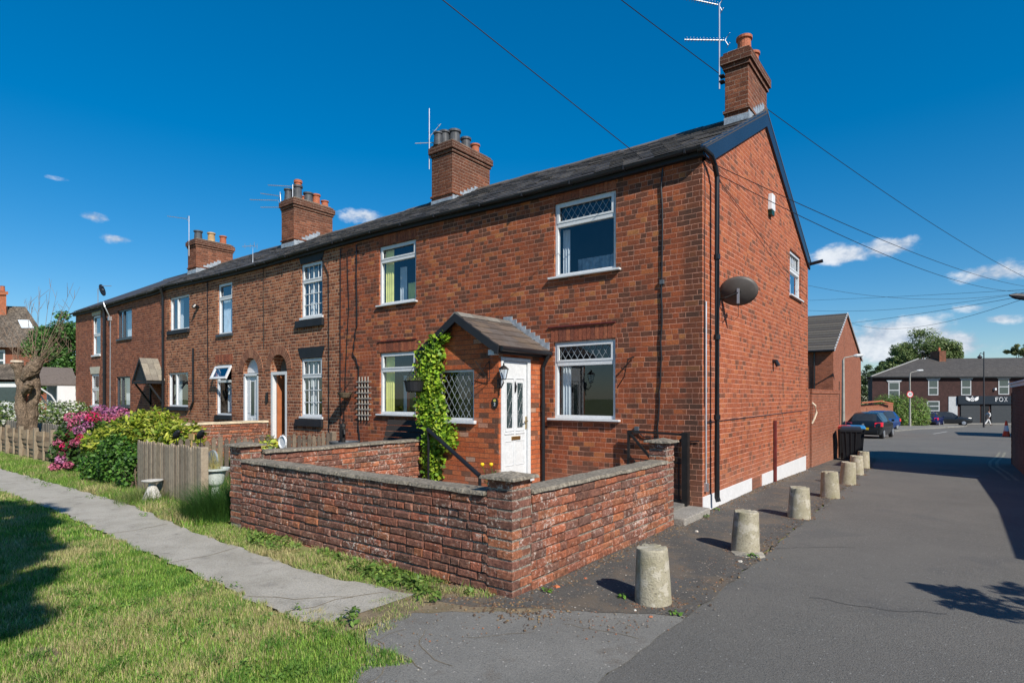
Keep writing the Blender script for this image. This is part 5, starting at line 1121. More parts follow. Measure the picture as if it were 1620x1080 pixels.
bush('dark_shrub', 'dark green leafy shrub overhanging the left end of the picket fence', 'shrub', [((*at(180, 10.9), .4), (.42, .35, .42)), ((*at(205, 10.4), .3), (.25, .25, .33)), ((*at(155, 11.3), .3), (.4, .35, .32)), ((*at(215, 10.3), .62), (.22, .2, .2)), ((*at(185, 11.0), .72), (.35, .3, .22))], 4600, .06, [(.05, .14, .02), (.08, .2, .025), (.03, .08, .015), (.12, .24, .04)], elong=1.3)
# hydrangea
def hydrangea():
    bl_ = [((*at(125, 13), .45), (.55, .4, .45)), ((*at(150, 13.3), .75), (.7, .5, .42)), ((*at(185, 13.7), .92), (.7, .5, .28)), ((*at(105, 12.9), .4), (.3, .35, .35)), ((*at(120, 13.1), .8), (.4, .4, .3))]
    t_ = bush('hydrangea', 'flowering hydrangea with pink and mauve heads beside the footpath', 'shrub', bl_, 3200, .11, [(.05, .11, .02), (.08, .15, .03), (.03, .07, .015)], elong=1.5)
    pc = {'p': [(.56, .14, .24), (.62, .22, .32), (.45, .09, .18)], 'r': [(.62, .03, .14), (.52, .02, .1)], 'm': [(.48, .17, .34), (.56, .27, .42), (.4, .12, .28)]}
    heads = []
    for (px, py, w, s, kd) in ((88, 738, 12.6, .13, 'p'), (100, 718, 12.7, .13, 'p'), (95, 700, 12.8, .14, 'p'), (105, 706, 12.7, .13, 'r'), (112, 690, 12.9, .13, 'r'), (118, 672, 13, .15, 'p'), (125, 664, 13.2, .15, 'm'), (112, 660, 13, .14, 'p'), (148, 660, 13.1, .17, 'r'),
                         (158, 648, 13.5, .17, 'm'), (175, 655, 13.6, .18, 'm'), (185, 650, 13.6, .17, 'm'), (195, 654, 13.6, .16, 'p'), (168, 662, 13.2, .15, 'p'), (132, 658, 13.3, .15, 'p'), (130, 693, 12.6, .13, 'r'), (126, 680, 12.8, .14, 'm'),
                         (97, 727, 12.6, .12, 'm'), (108, 735, 12.5, .1, 'p'), (120, 700, 12.6, .12, 'p'), (140, 672, 13, .12, 'm'), (115, 678, 13, .13, 'p'), (178, 662, 13.4, .14, 'p'), (205, 657, 13.5, .12, 'm')):
        x, y = at(px, w); z = zof(py, w); P, d = blob((x, y, z), (s*.9, s*.9, s*.7), 150, .85); c = pick(pc[kd], 150, .25)
        heads.append(leaf_arrays(P, .042, c, elong=1.0, N=d*1.5))
    bulk('flower_heads', *merge(heads), LEAF, t_, off=tuple(t_.location))
hydrangea()
wl = bush('white_flower_bush', 'bush of small white flowers beyond the tree trunk and fence', 'bush', [((*at(20, 22), .85), (1.3, .7, .6)), ((*at(80, 23), .95), (1.2, .7, .55)), ((*at(115, 23), 1.0), (.9, .6, .5)), ((*at(-20, 21), .9), (1, .7, .6))], 5200, .12, [(.08, .15, .03), (.12, .2, .05), (.2, .25, .08), (.6, .62, .55), (.55, .58, .5)], elong=1.6)
bush('climbing_rose', 'leafy green plant growing up beside the grey framed ground floor window', 'plant', [((-21.8, -.8, .7), (.7, .4, .65)), ((-20.6, -.7, .5), (.8, .4, .45))], 1100, .1, [(.07, .14, .03), (.1, .18, .04)])
bush('yellow_shrub', 'small bright yellow and green shrub in front of the short picket fence', 'shrub', [((-7.7, -2.05, .6), (.24, .22, .3)), ((-7.62, -2.1, .35), (.26, .22, .28))], 420, .1, [(.5, .5, .04), (.35, .42, .04), (.1, .2, .03), (.5, .45, .1)], elong=1.5)
k = thing('dandelions', 'yellow dandelion heads in the grass left of the pillar', 'wildflowers', (-5.8, -4.55, 0), group=None)
mb = MB(); ms = MB()
for (px, py, w) in ((318, 787, 8.9), (314, 794, 8.9), (337, 795, 8.7), (320, 781, 8.9), (311, 800, 8.8)):
    x, y = at(px, w); z = zof(py, w); mb.lathe((x, y, z), [(.008, -.012), (.026, .0), (.022, .012), (.004, .016)], 9); ms.tube([(x+random.uniform(-.03, .03), y, 0), (x, y, z)], .003, 4)
mb.build('flower_heads', mat('dandelion', (.75, .6, .02), .6), k); ms.build('stalks', mat('stalk', (.12, .2, .04), .7), k)

# weeds along the wall foot
def weeds(spots, name, label, n=26, size=.07, cols=((.1, .22, .03), (.14, .28, .04), (.08, .17, .03))):
    parts = []
    for (x, y, r) in spots:
        m = int(n*r/.1); t_ = RNG.random(m)*2*np.pi; rr = r*np.sqrt(RNG.random(m)); P = np.stack([x+rr*np.cos(t_), y+rr*np.sin(t_)*.7, .02+.07*RNG.random(m)*(1-rr/r*.6)*(r/.1)], 1)
        N = np.stack([np.cos(t_)*.3, np.sin(t_)*.3, np.ones(m)], 1); parts.append(leaf_arrays(P, size, pick(cols, m, .2), elong=1.9, N=N))
    o = bulk(name, *merge(parts), LEAF, label=label, kind='stuff'); return o
sp = []
for _ in range(60): sp.append((random.uniform(-3.9, -.5), -4.6+random.uniform(-.18, .12), random.uniform(.05, .12)))
sp += [(-1.6, -4.62, .2), (-1.35, -4.65, .2), (-1.1, -4.62, .16), (-.85, -4.7, .16), (-3.3, -4.62, .16), (-3.0, -4.66, .18), (-2.5, -4.55, .12), (-.55, -4.85, .14), (-.75, -5.4, .08), (-.65, -5.55, .1), (-.35, -4.55, .06)]
weeds([s for s in sp if patchy(np.array(s[0]), np.array(s[1]), 1.2) > -.2 or s[2] > .13], 'weeds', None, size=.05, cols=((.12, .22, .04), (.17, .27, .06), (.2, .28, .06), (.1, .17, .035)))
sp = [(random.uniform(-2.9, -.2), random.uniform(-6.9, -5.6), random.uniform(.05, .1)) for _ in range(55)]
sp += [(random.uniform(-12, -4.6), random.uniform(-4.9, -3.9), random.uniform(.08, .16)) for _ in range(60)]
weeds(sp, 'clover', None, size=.028, cols=((.12, .22, .04), (.16, .27, .05)))
weeds([(1.18, -3.95, .05), (.8, -3.72, .06), (1.2, -1.98, .07), (.16, -.3, .06), (.1, .3, .05), (.12, -4.1, .05), (.7, -3.85, .05)], 'weeds', None, n=30, size=.04)

# loose gravel, brick crumbs and leaves
def debris():
    mb = MB(); rn = random.Random(5)
    def chip(x, y, s, c):
        z = gz(x, y)+.014; a = rn.uniform(0, 6.3); ca, sa = math.cos(a)*s, math.sin(a)*s; h_ = s*rn.uniform(.3, .8)
        mb.hexa([(x-ca, y-sa, z), (x+sa, y-ca, z), (x+ca*.8, y+sa, z), (x-sa, y+ca*.7, z), (x-ca*.6, y-sa*.7, z+h_), (x+sa*.7, y-ca*.6, z+h_*.8), (x+ca*.5, y+sa*.6, z+h_), (x-sa*.6, y+ca*.5, z+h_*.7)], c)
    C = [(.2, .17, .13), (.15, .12, .09), (.3, .13, .07), (.24, .21, .18), (.2, .13, .08), (.34, .31, .27), (.12, .085, .06), (.16, .1, .06)]
    for _ in range(2600):
        t_ = rn.random()
        if t_ < .35: x, y = abs(rn.gauss(0, .13))+.02, rn.uniform(-4.4, 7.3)
        elif t_ < .55: x, y = rn.gauss(1.15, .14), rn.uniform(-4.2, 9)
        elif t_ < .75: x, y = rn.uniform(.05, 1.25), rn.uniform(-4.3, 2)
        elif t_ < .92: x, y = rn.uniform(-.6, 1.1), -4.55+rn.gauss(0, .12)+.5*max(0, rn.uniform(-.2, .6))
        else: x, y = rn.uniform(-.5, .3), rn.uniform(-6.0, -4.6)
        chip(x, y, rn.choice([.004, .005, .006, .007, .009]), rn.choice(C))
    for _ in range(1500):
        t_ = rn.random()
        if t_ < .5: x, y = abs(rn.gauss(0, .09))+.01, rn.uniform(-4.4, 6.5)
        elif t_ < .75: x, y = rn.uniform(-.9, .5), -4.6+rn.gauss(0, .14)
        else: x, y = 1.2+rn.gauss(0, .07), rn.uniform(-4.0, 6)
        chip(x, y, rn.choice([.006, .008, .011, .015]), rn.choice([(.11, .07, .045), (.16, .1, .06), (.22, .15, .08), (.08, .055, .04)]))
    for (x, y, s, c) in ((.12, -3.95, .035, (.45, .14, .06)), (.2, -3.6, .02, (.4, .12, .06)), (1.15, -2.2, .03, (.5, .47, .42)), (.35, -1.2, .025, (.5, .47, .42)), (1.05, -4.1, .02, (.4, .15, .08)), (.9, -4.05, .015, (.5, .5, .46))): chip(x, y, s, c)
    tag(mb.build('gravel', attr_mat('gravel_chips', .9, bump=.3), recalc=False), kind='stuff')
debris()

# ---------------------------------------------------------------- fences
def picket(name, label, p0, p1, z0, h, n, pointed=True, th=.02, pw=.075, seed=0, col=((.27, .215, .15), (.21, .165, .12), (.33, .27, .2), (.24, .2, .15)), posts=(0, 1), jit=.02):
    rn = random.Random(seed); t_ = thing(name, label, 'fence', (*[(a+b)/2 for a, b in zip(p0, p1)], z0)); d = Vector((p1[0]-p0[0], p1[1]-p0[1], 0)); L = d.length; d.normalize(); nn = Vector((-d.y, d.x, 0)); o = Vector((*p0, 0)); mb = MB()
    for i in range(n):
        u = (i+.5)*L/n; c = rn.choice(col); hh = h+rn.uniform(-jit, jit); w = pw*rn.uniform(.9, 1.08)/2; ln = rn.uniform(-.01, .01)
        def q(a, z, k): p = o+d*(u+a+ln*z)+nn*k; return (p.x, p.y, z0+z)
        poly = [q(-w, 0, 0), q(w, 0, 0), q(w, hh-.05, 0), q(w*.5, hh-.012, 0), q(0, hh, 0), q(-w*.5, hh-.012, 0), q(-w, hh-.05, 0)]
        mb.prism(poly, nn*th, c)
    mb.build('pickets', WOODM, t_); r = MB()
    for z in (.22*h, .78*h):
        a, b = o+nn*(th+.001), o+d*L+nn*(th+.001); r.hexa([(a.x, a.y, z0+z), (b.x, b.y, z0+z), *[((p+nn*.03).x, (p+nn*.03).y, z0+z) for p in (b, a)], (a.x, a.y, z0+z+.06), (b.x, b.y, z0+z+.06), *[((p+nn*.03).x, (p+nn*.03).y, z0+z+.06) for p in (b, a)]], col[1])
    r.build('rails', WOODM, t_)
    for s in posts:
        pp_ = o+d*(L*s+(-.06 if s == 0 else .06)); k = MB().box(pp_.x-.055, pp_.x+.055, pp_.y-.055, pp_.y+.055, z0-.05, z0+h+.01, col[2]); k.build('post', WOODM, t_, bevel=.015)
    return t_
picket('picket_fence', 'weathered grey picket fence with close set rounded pales beside the footpath', (-8.3, -4.12), (-5.98, -4.12), 0, .9, 28, posts=(1,))
picket('picket_fence', 'short dark picket fence between the two terrace gardens, behind the left pillar', (-8.15, -3.9), (-8.15, -.35), .03, .83, 30, seed=4, pw=.08, col=((.14, .115, .09), (.11, .09, .075), (.2, .16, .12)), jit=.05)
picket('picket_fence', 'grey timber fence far left, behind the tree trunk', (-26.0, -2.6), (-12.6, -2.4), 0, .82, 60, seed=8, pw=.19, col=((.2, .185, .16), (.17, .155, .135), (.24, .22, .19)), posts=())
lf_ = thing('panel_fence', 'low wooden panel fence with bowed boards and posts along the footpath', 'fence', (-17, -3.6, 0)); mb = MB(); pb = MB()
x = -25.5
while x < -14.1:
    xe = x+1.35
    for r in range(6):
        z = .06+r*.115; c = random.choice([(.26, .18, .11), (.2, .14, .09), (.3, .22, .14)]); s = .02*math.sin(r*1.1)
        for j in range(5):
            a, b = x+(xe-x)*j/5, x+(xe-x)*(j+1)/5; ya, yb = -3.62+.03*math.sin(math.pi*j/5+r), -3.62+.03*math.sin(math.pi*(j+1)/5+r)
            mb.hexa([(a, ya-.02, z), (b, yb-.02, z), (b, yb, z), (a, ya, z), (a, ya-.006, z+.12), (b, yb-.006, z+.12), (b, yb+.006, z+.12), (a, ya+.006, z+.12)], c)
    MB().box(x-.05, x+.05, -3.7, -3.6, 0, .84, (.26, .21, .15)).build('post', WOODM, lf_, bevel=.01); MB().box((x+xe)/2-.025, (x+xe)/2+.025, -3.68, -3.64, .05, .78, (.3, .24, .17)).build('batten', WOODM, lf_); x = xe
mb.build('boards', WOODM, lf_)
gg = thing('wooden_gate', 'small weathered wooden garden gate with open slats left of the hydrangea', 'gate', (-13.3, -3.7, 0)); mb = MB()
for z in (.1, .28, .46, .62): mb.box(-14.0, -12.6, -3.72, -3.69, z, z+.1, (.2, .16, .12))
mb.box(-12.6, -12.45, -3.76, -3.62, 0, .82, (.34, .3, .25)); mb.box(-13.3, -13.22, -3.75, -3.722, .05, .75, (.22, .18, .14)); mb.box(-13.3, -12.2, -3.75, -3.6, .82, .86, (.36, .3, .24)); mb.build('slats', WOODM, gg)
# low brick wall in front of the arched doors
lw_ = thing('low_brick_wall', 'low brick wall with pale coping between the two arched doorways', 'wall', (-11.4, -1, 0))
mb = MB(); bricks(mb, (-11.25, -3.0), (-11.25, -.02), .0, 12, seed=77, bright=True); mb.build('brickwork', [OLDBRICK, MORT], lw_)
mb = MB(); rough_slab(mb, (-11.25, -3.0), (-11.25, -.02), .27, .986, .05, seed=12, n0=-.02); mb.build('coping', mat('buff_coping', (.5, .42, .3), .9, var=.2), lw_)

# ---------------------------------------------------------------- garden objects
bb_ = thing('bird_bath', 'pale stone bird bath standing in the grass by the picket fence', 'bird bath', (*at(241, 9.25)[:2], 0)); bx0, by0 = at(241, 9.25)
STN = mat('pale_stone', (.5, .49, .46), .85, var=.15, nscale=15, bump=.4, fine=60)
mb = MB().lathe((bx0, by0, 0), [(.14, 0), (.145, .03), (.135, .07), (.1, .15), (.065, .22), (.05, .27), (.05, .28)], 8); mb.build('pedestal', STN, bb_)
mb = MB().lathe((bx0, by0, .28), [(.04, 0), (.08, .01), (.145, .035), (.155, .048), (.145, .05), (.09, .028), (.0, .024)], 24); mb.build('bowl', STN, bb_, smooth=True)
ux, uy = at(341, 9.0); u = thing('garden_urn', 'pale green stone urn with dried reeds beside the pillar', 'urn', (ux, uy, .02)); mb = MB().lathe((ux, uy, .3), [(.1, 0), (.11, .02), (.14, .16), (.15, .2), (.2, .22), (.205, .25), (.17, .25), (.15, .2)], 20)
mb.lathe((ux, uy, .02), [(.12, 0), (.12, .03), (.06, .08), (.06, .24), (.1, .28)], 16); mb.build('urn_body', mat('pale_green_stone', (.5, .56, .54), .8, var=.1, nscale=20), u)
o = tuft('reeds', None, None, ux, uy, .5, .1, .5, 110, .006, [(.4, .35, .12), (.3, .3, .1), (.5, .42, .2)], .3); o.parent = u; o.matrix_parent_inverse = Matrix.Translation((-ux, -uy, -.02))
sx_, sy_ = at(335, 9.4); mb = MB(); mb.prism([(sx_+.17*math.cos(t_), sy_, .62+.17*math.sin(t_)) for t_ in np.linspace(0, 2*math.pi, 16, endpoint=False)], (0, .03, 0)); tag(mb.build('round_slate', mat('blue_grey_stone', (.2, .24, .28), .6)), 'round grey stone disc leaning behind the end of the picket fence', 'stone disc')
for (px, w, lab) in ((279, 10.4, 'left black bird ornament on a stake above the picket fence'), (317, 10, 'right black bird ornament on a stake above the picket fence')):
    x, y = at(px, w); z = zof(690, w); t_ = thing('bird_ornament', lab, 'ornament', (x, y, 0), group='black garden bird ornaments'); mb = MB(); mb.tube([(x-.09, y, z-.05), (x-.05, y, z-.01), (x, y, z+.02), (x+.05, y, z+.07), (x+.09, y, z+.09), (x+.12, y, z+.085)], [.012, .04, .058, .045, .03, .006], 10); mb.build('bird_body', BLACKW, t_, smooth=True)
    mb = MB().tube([(x, y, 0), (x, y, z)], .008, 5); mb.build('stake', IRON, t_)
x, y = at(303, 10.2); mb = MB().box(x-.09, x+.09, y-.01, y+.01, .9, 1.0); mb.box(x-.01, x+.01, y-.01, y+.01, 0, .9); tag(mb.build('plant_marker', mat('bare_wood', (.4, .28, .12), .8)), 'small wooden plant marker between the two black birds', 'plant marker')
# planter barrel and pump
pb_ = thing('barrel_planter', 'dark grey half barrel planter with a black hand pump by the terrace wall', 'planter', (-6.85, -.95, .1)); mb = MB().lathe((-6.85, -.95, .1), [(.22, 0), (.26, .25), (.29, .62), (.3, .66), (.27, .66), (.25, .6)], 20); mb.build('barrel', GREYPL, pb_)
mb = MB(); mb.tube([(-6.9, -.95, .7), (-6.9, -.95, 1.05)], .05, 8); mb.tube([(-6.9, -.95, 1.0), (-6.82, -.98, .98), (-6.78, -1.0, .9)], .022, 6); mb.tube([(-6.9, -.95, 1.05), (-6.95, -.95, 1.2), (-6.85, -.95, 1.16)], .015, 6); mb.lathe((-6.9, -.95, 1.05), [(.06, 0), (.05, .05), (.01, .08)], 8); mb.build('hand_pump', IRON, pb_)
# bench with slatted back, pushed under the window
be = thing('garden_bench', 'dark slatted wooden bench standing under the ground floor window', 'bench', (-5.75, -.5, .1)); mb = MB(); DW = (.035, .03, .028)
for r in range(5): z = .62+r*.115; y = -.42+r*.035; mb.hexa([(-6.35, y-.012, z), (-5.15, y-.012, z), (-5.15, y+.012, z), (-6.35, y+.012, z), (-6.35, y+.018, z+.1), (-5.15, y+.018, z+.1), (-5.15, y+.042, z+.1), (-6.35, y+.042, z+.1)], DW)
mb.build('backrest', WOODM, be); mb = MB()
for r in range(4): mb.box(-6.35, -5.15, -.9+r*.12, -.8+r*.12, .5, .53, DW)
mb.build('seat', WOODM, be)
for x in (-6.33, -5.2):
    for y in (-.88, -.42): mb = MB().box(x, x+.06, y, y+.06, .1, .5 if y < -.5 else .64, DW); mb.build('leg', WOODM, be)
    mb = MB().box(x, x+.06, -.9, -.35, .7, .74, DW); mb.build('armrest', WOODM, be)
# trellis with hanging pot and basket
tr = thing('trellis', 'small weathered wooden trellis fixed to the brick wall', 'trellis', (-7.4, -.04, 1.2)); mb = MB()
for i in range(4): x = -7.56+i*.1; mb.box(x-.012, x+.012, -.045, -.03, 1.14, 2.08, (.42, .38, .33))
for i in range(7): z = 1.25+i*.12; mb.box(-7.64, -7.14, -.06, -.046, z-.012, z+.012, (.36, .32, .28))
mb.build('laths', WOODM, tr)
hb = thing('hanging_basket', 'empty woven basket hanging left of the wooden trellis', 'basket', (-7.85, -.2, 1.7)); mb = MB().lathe((-7.85, -.2, 1.6), [(.02, 0), (.1, .03), (.16, .12), (.17, .14), (.15, .14)], 14); mb.build('basket', mat('wicker', (.16, .12, .08), .95, var=.4, nscale=40), hb)
mb = MB(); mb.tube([(-7.85, 0, 2.05), (-7.85, -.2, 2.02), (-7.85, -.2, 1.9)], .008, 5)
for a in range(3): mb.tube([(-7.85+.16*math.cos(a*2.1), -.2+.16*math.sin(a*2.1), 1.74), (-7.85, -.2, 1.9)], .004, 4)
mb.build('chains', IRON, hb)
hx, hy = at(655, 9.6); hb = thing('hanging_planter', 'black hanging planter beside the ivy and the lower window', 'planter', (hx, hy, 1.8)); mb = MB().lathe((hx, hy, 1.72), [(.1, 0), (.13, .02), (.16, .17), (.175, .19), (.15, .19)], 16); mb.build('pot', BLACKW, hb)
mb = MB(); mb.tube([(-4.28, -PD+.0, 2.2), (hx, hy, 2.2), (hx, hy, 2.15)], .008, 5)
for a in range(3): mb.tube([(hx+.16*math.cos(a*2.1), hy+.16*math.sin(a*2.1), 1.9), (hx, hy, 2.15)], .004, 4)
mb.build('chains', IRON, hb); o = tuft('plant', None, None, hx, hy, 1.88, .1, .2, 60, .008, [(.2, .2, .08), (.1, .14, .05)], 1.0); o.parent = hb; o.matrix_parent_inverse = Matrix.Translation((-hx, -hy, -1.8))
# plate-like garden ornament and marigolds by the pillar
x, y = at(447, 9.6); z = zof(699, 9.6)
go = thing('garden_ornament', 'small round white garden ornament in front of the short picket fence', 'ornament', (x, y, 0)); mb = MB(); mb.tube([(x+.1*math.cos(t_), y, z+.1*math.sin(t_)) for t_ in np.linspace(0, 2*math.pi, 17)], .018, 6); mb.prism([(x+.085*math.cos(t_), y, z+.085*math.sin(t_)) for t_ in np.linspace(0, 2*math.pi, 14, endpoint=False)], (0, .01, 0)); mb.build('disc', WPAINT, go); mb = MB().tube([(x, y, 0), (x, y, z-.1)], .008, 5); mb.build('stake', IRON, go)
mx_, my_ = -.52, -3.95; mg = thing('marigold_pot', 'green pot of yellow marigolds just behind the corner pillar', 'flowerpot', (mx_, my_, .14))
mb = MB().lathe((mx_, my_, .14), [(.1, 0), (.13, .5), (.15, .6), (.15, .66), (.13, .66)], 18); mb.build('pot', mat('teal_glaze', (.02, .09, .07), .35), mg)
P, d = blob((mx_, my_, .86), (.13, .13, .1), 160, .3); bulk('foliage', *leaf_arrays(P, .035, pick([(.06, .13, .02), (.1, .18, .03)], 160), elong=2.2, N=d), LEAF, mg, off=(mx_, my_, .14))
for (px, py) in ((763, 733), (777, 733)):
    w = 4.95; x, y = at(px, w); z = zof(py, w); mb = MB(); mb.lathe((x, y, z-.01), [(.008, -.015), (.017, .0), (.018, .008), (.012, .016), (.003, .018)], 12); mb.build('flower_head', mat('marigold', (.8, .5, .01), .6), mg, smooth=True)
    mb = MB().tube([(x, y, z-.02), ((x+mx_)/2, (y+my_)/2, .85), (mx_, my_, .8)], .003, 4); mb.build('stalk', MAT['stalk'], mg)

# ---------------------------------------------------------------- satellite dish and aerials
dk = thing('satellite_dish', 'dark oval satellite dish seen from behind, fixed high on the gable wall', 'satellite dish', (0, .12, 3.1))
mb = MB(); c = Vector((*at(1168, 8.7), zof(462, 8.7))); nrm = Vector((-.22, .86, .42)).normalized(); a = nrm.cross(Vector((0, 0, 1))).normalized(); b = nrm.cross(a)
rings = 6; n = 28; vs = []
for i in range(rings+1):
    r = i/rings
    for j in range(n):
        t_ = 2*math.pi*j/n; vs.append(c+a*(.275*r*math.cos(t_))+b*(.225*r*math.sin(t_))+nrm*(.06*r*r))
mb.add(vs, [(i*n+j, i*n+(j+1) % n, (i+1)*n+(j+1) % n, (i+1)*n+j) for i in range(rings) for j in range(n)]); do = mb.build('dish', mat('dish_grey', (.085, .075, .07), .5, var=.1), dk, smooth=True)
so_ = do.modifiers.new('s', 'SOLIDIFY'); so_.thickness = .006
mb = MB(); mb.tube([(.0, c.y-.1, 3.12), (.1, c.y-.1, 3.12), c-nrm*.03], .013, 8); mb.box(.0, .02, c.y-.16, c.y-.04, 3.02, 3.22); mb.build('mount', IRON, dk); mb = MB(); mb.bar(c-nrm*.03+Vector((0, 0, .06)), c-nrm*.035-Vector((0, 0, .16)), .035, .02); mb.build('bracket', METAL, dk)
mb = MB(); lp = c+nrm*.3-Vector((0, 0, .22)); mb.tube([c-nrm*.0-Vector((0, 0, .2)), lp], .01, 6); mb.tube([lp, lp-nrm*.08], .028, 8); mb.tube([c-nrm*.0-Vector((0, 0, .2)), c-Vector((.0, 0, .36)), (.2, c.y, 2.78), (.02, c.y-.05, 2.9)], .004, 4); mb.build('receiver_arm', BLACK, dk)
def yagi(name, label, mast, booms, mr=.014):
    """mast: [(x,y,z)...]; booms: (z, from, to, elements, halflen)"""
    t_ = thing(name, label, 'aerial', mast[0], group='television aerials on the terrace roofs'); mb = MB(); mb.tube(mast, mr, 8); mb.build('mast', METAL, t_)
    for (p, q, n, hl, vert) in booms:
        mb = MB(); mb.bar(p, q, .015); p, q = Vector(p), Vector(q); d = (q-p).normalized(); s = Vector((0, 0, 1)) if vert else d.cross(Vector((0, 0, 1))).normalized()
        for i in range(n): c_ = p.lerp(q, (i+.5)/n); mb.bar(c_-s*hl*1.5, c_+s*hl*1.5, .006)
        u_ = Vector((0, 0, 1)) if not vert else d.cross(Vector((0, 0, 1))).normalized()
        for sgn in (1, -1): e = q+d*.02; mb.bar(e, e+d*.06+u_*sgn*.09, .01); mb.bar(e+s*hl*1.6+u_*sgn*.09+d*.06, e-s*hl*1.6+u_*sgn*.09+d*.06, .008)
        mb.build('antenna', mat('dull_aluminium', (.3, .31, .33), .5, .6), t_)
    return t_
Rv = Vector((RT[0], RT[1], 0)); Fv = Vector((FW[0], FW[1], 0))
def rel(p, r_, z): p = Vector(p)+Rv*r_; p.z = z; return tuple(p)
m1 = (-.5, 2.3, 7.1)
t_ = yagi('tv_aerial', 'tall mast with two horizontal aerials on the nearest chimney', [m1, (-.5, 2.3, 8.62)], [(rel(m1, -.68, 8.74), rel(m1, -.03, 8.6), 14, .045, False), (rel(m1, -.62, 7.98), rel(m1, .08, 7.97), 12, .045, False)])
mb = MB(); mb.box(-.5, -.42, 2.28, 2.4, 7.22, 7.24); mb.box(-.5, -.42, 2.28, 2.4, 7.32, 7.34); mb.build('wall_bracket', IRON, t_)
m2 = (*at(679, 14.9), zof(268, 14.9)); m2t = (*at(679, 14.9), zof(172, 14.9))
yagi('tv_aerial', 'white aerial mast on the second chimney with one long horizontal boom', [m2, m2t], [(rel(m2, -.36, zof(227, 14.9)), rel(m2, .5, zof(225, 14.9)), 3, .02, True), (rel(m2, .3, zof(196, 14.9)), rel(m2, .05, zof(214, 14.9)), 2, .08, False)])
m3 = (*at(463, 18.9), zof(345, 18.9)); m3t = (*at(463, 18.9), zof(292, 18.9))
yagi('tv_aerial', 'cluster of three stacked yagi aerials on the third chimney', [m3, m3t], [(rel(m3, -.8, zof(293, 18.9)), rel(m3, -.02, zof(295, 18.9)), 12, .05, False)])
m3 = (*at(441, 19.2), zof(332, 19.2)); m3t = (*at(441, 19.2), zof(304, 19.2))
t_ = yagi('tv_aerial', 'dark double boom aerial left of the third chimney', [(*at(446, 19.1), zof(345, 19.2)), (*at(443, 19.1), zof(306, 19.2))], [(rel(m3, -.6, zof(306, 19.2)), rel(m3, 0, zof(310, 19.2)), 11, .05, False), (rel(m3, -.95, zof(316, 19.2)), rel(m3, -.05, zof(317, 19.2)), 14, .05, False), (rel(m3, -.6, zof(328, 19.2)), rel(m3, 0, zof(328, 19.2)), 8, .05, False)])
m4 = (*at(414, 16.3), zof(430, 16.3)); yagi('tv_aerial', 'small white aerial on a bent pole fixed at the eaves', [m4, (*at(405, 16.5), zof(426, 16.5)), (*at(400, 16.6), zof(418, 16.6)), (*at(400, 16.6), zof(388, 16.6))], [(rel((*at(400, 16.6), 0), -.3, zof(390, 16.6)), rel((*at(400, 16.6), 0), 0, zof(389, 16.6)), 2, .05, True)])
m5 = (*at(299, 22.9), zof(405, 22.9)); yagi('tv_aerial', 'thin aerial with a long boom on the chimney farthest left of the terrace', [m5, (*at(299, 22.9), zof(342, 22.9))], [(rel(m5, -.85, zof(342, 22.9)), rel(m5, -.1, zof(346, 22.9)), 7, .06, False)])
x, y = at(155, 27); z0_ = zof(478, 27); dk = thing('roof_dish', 'small satellite dish on a pole above the far roof', 'satellite dish', (x, y, z0_)); mb = MB().tube([(x, y, z0_-.3), (x, y, zof(457, 27)), rel((x, y, 0), .25, zof(458, 27))], .02, 6); mb.build('pole', METAL, dk)
cc_ = Vector(rel((x, y, 0), .18, zof(459, 27))); mb = MB(); nv = (Rv*.97+Fv*.12+Vector((0, 0, .25))).normalized(); av = nv.cross(Vector((0, 0, 1))).normalized(); bv = nv.cross(av)
mb.prism([cc_+av*.22*math.cos(t_)+bv*.27*math.sin(t_) for t_ in np.linspace(0, 2*math.pi, 20, endpoint=False)], nv*.04); mb.build('dish', BLACKW, dk); mb = MB().tube([cc_-bv*.2, cc_+nv*.45-bv*.1], .015, 5); mb.build('receiver_arm', METAL, dk)

# ---------------------------------------------------------------- overhead wires and their street pole
PW = 30; PO = at(1660, PW); PZ = zof(456, PW)
pole = thing('telegraph_pole', 'wooden telegraph pole just outside the right edge carrying all the overhead wires', 'pole', (*PO, gz(*PO))); mb = MB().tube([(*PO, gz(*PO)-.2), (*PO, PZ+.5)], [.13, .1], 12); mb.build('pole_shaft', mat('pole_wood', (.12, .085, .06), .9), pole)
def sagwire(a, b, sg, r, label, n=22, group='overhead telephone wires'):
    a, b = Vector(a), Vector(b); pts = [a.lerp(b, i/n)-Vector((0, 0, sg*4*(i/n)*(1-i/n))) for i in range(n+1)]; mb = MB().tube(pts, r, 5)
    return tag(mb.build('overhead_wire', mat('wire', (.008, .01, .014), .6)), label, 'wire', group)
PT = (*PO, PZ)
a = (*at(700, 6.6), zof(0, 6.6)); e = Vector((-.85, -.15, 5.17)); ext = e+(Vector(a)-e)*1.5
sagwire(e, ext, .0, .006, 'overhead wire rising steeply left from the eaves of the end house')
sagwire((*at(930, 9.6), zof(-40, 9.6)), PT, .5, .008, 'highest overhead wire crossing in front of the nearest chimney')
sagwire((.02, .56, 4.95), PT, .75, .0065, 'overhead wire leaving the gable beside the downpipe')
sagwire((.02, .2, 5.02), PT, .45, .0065, 'overhead wire leaving the top corner of the gable')
sagwire((*at(1180, 30), zof(425, 30)), PT, 1.0, .008, 'overhead wire emerging from behind the gable')
sagwire((*at(1180, 60), zof(478, 60)), PT, .1, .009, 'upper thin overhead wire above the rear house roof')
sagwire((*at(1180, 50), zof(480, 50)), PT, .9, .009, 'sagging thin overhead wire above the rear house roof')
sagwire((*at(1180, 70), zof(520, 70)), (*PO, PZ-.15), .6, .012, 'lowest overhead wire passing behind the rear house ridge')
sagwire((*at(1330, 75), zof(505, 75)), (*PO, PZ-.05), 1.6, .013, 'long overhead wire slanting down over the distant street')
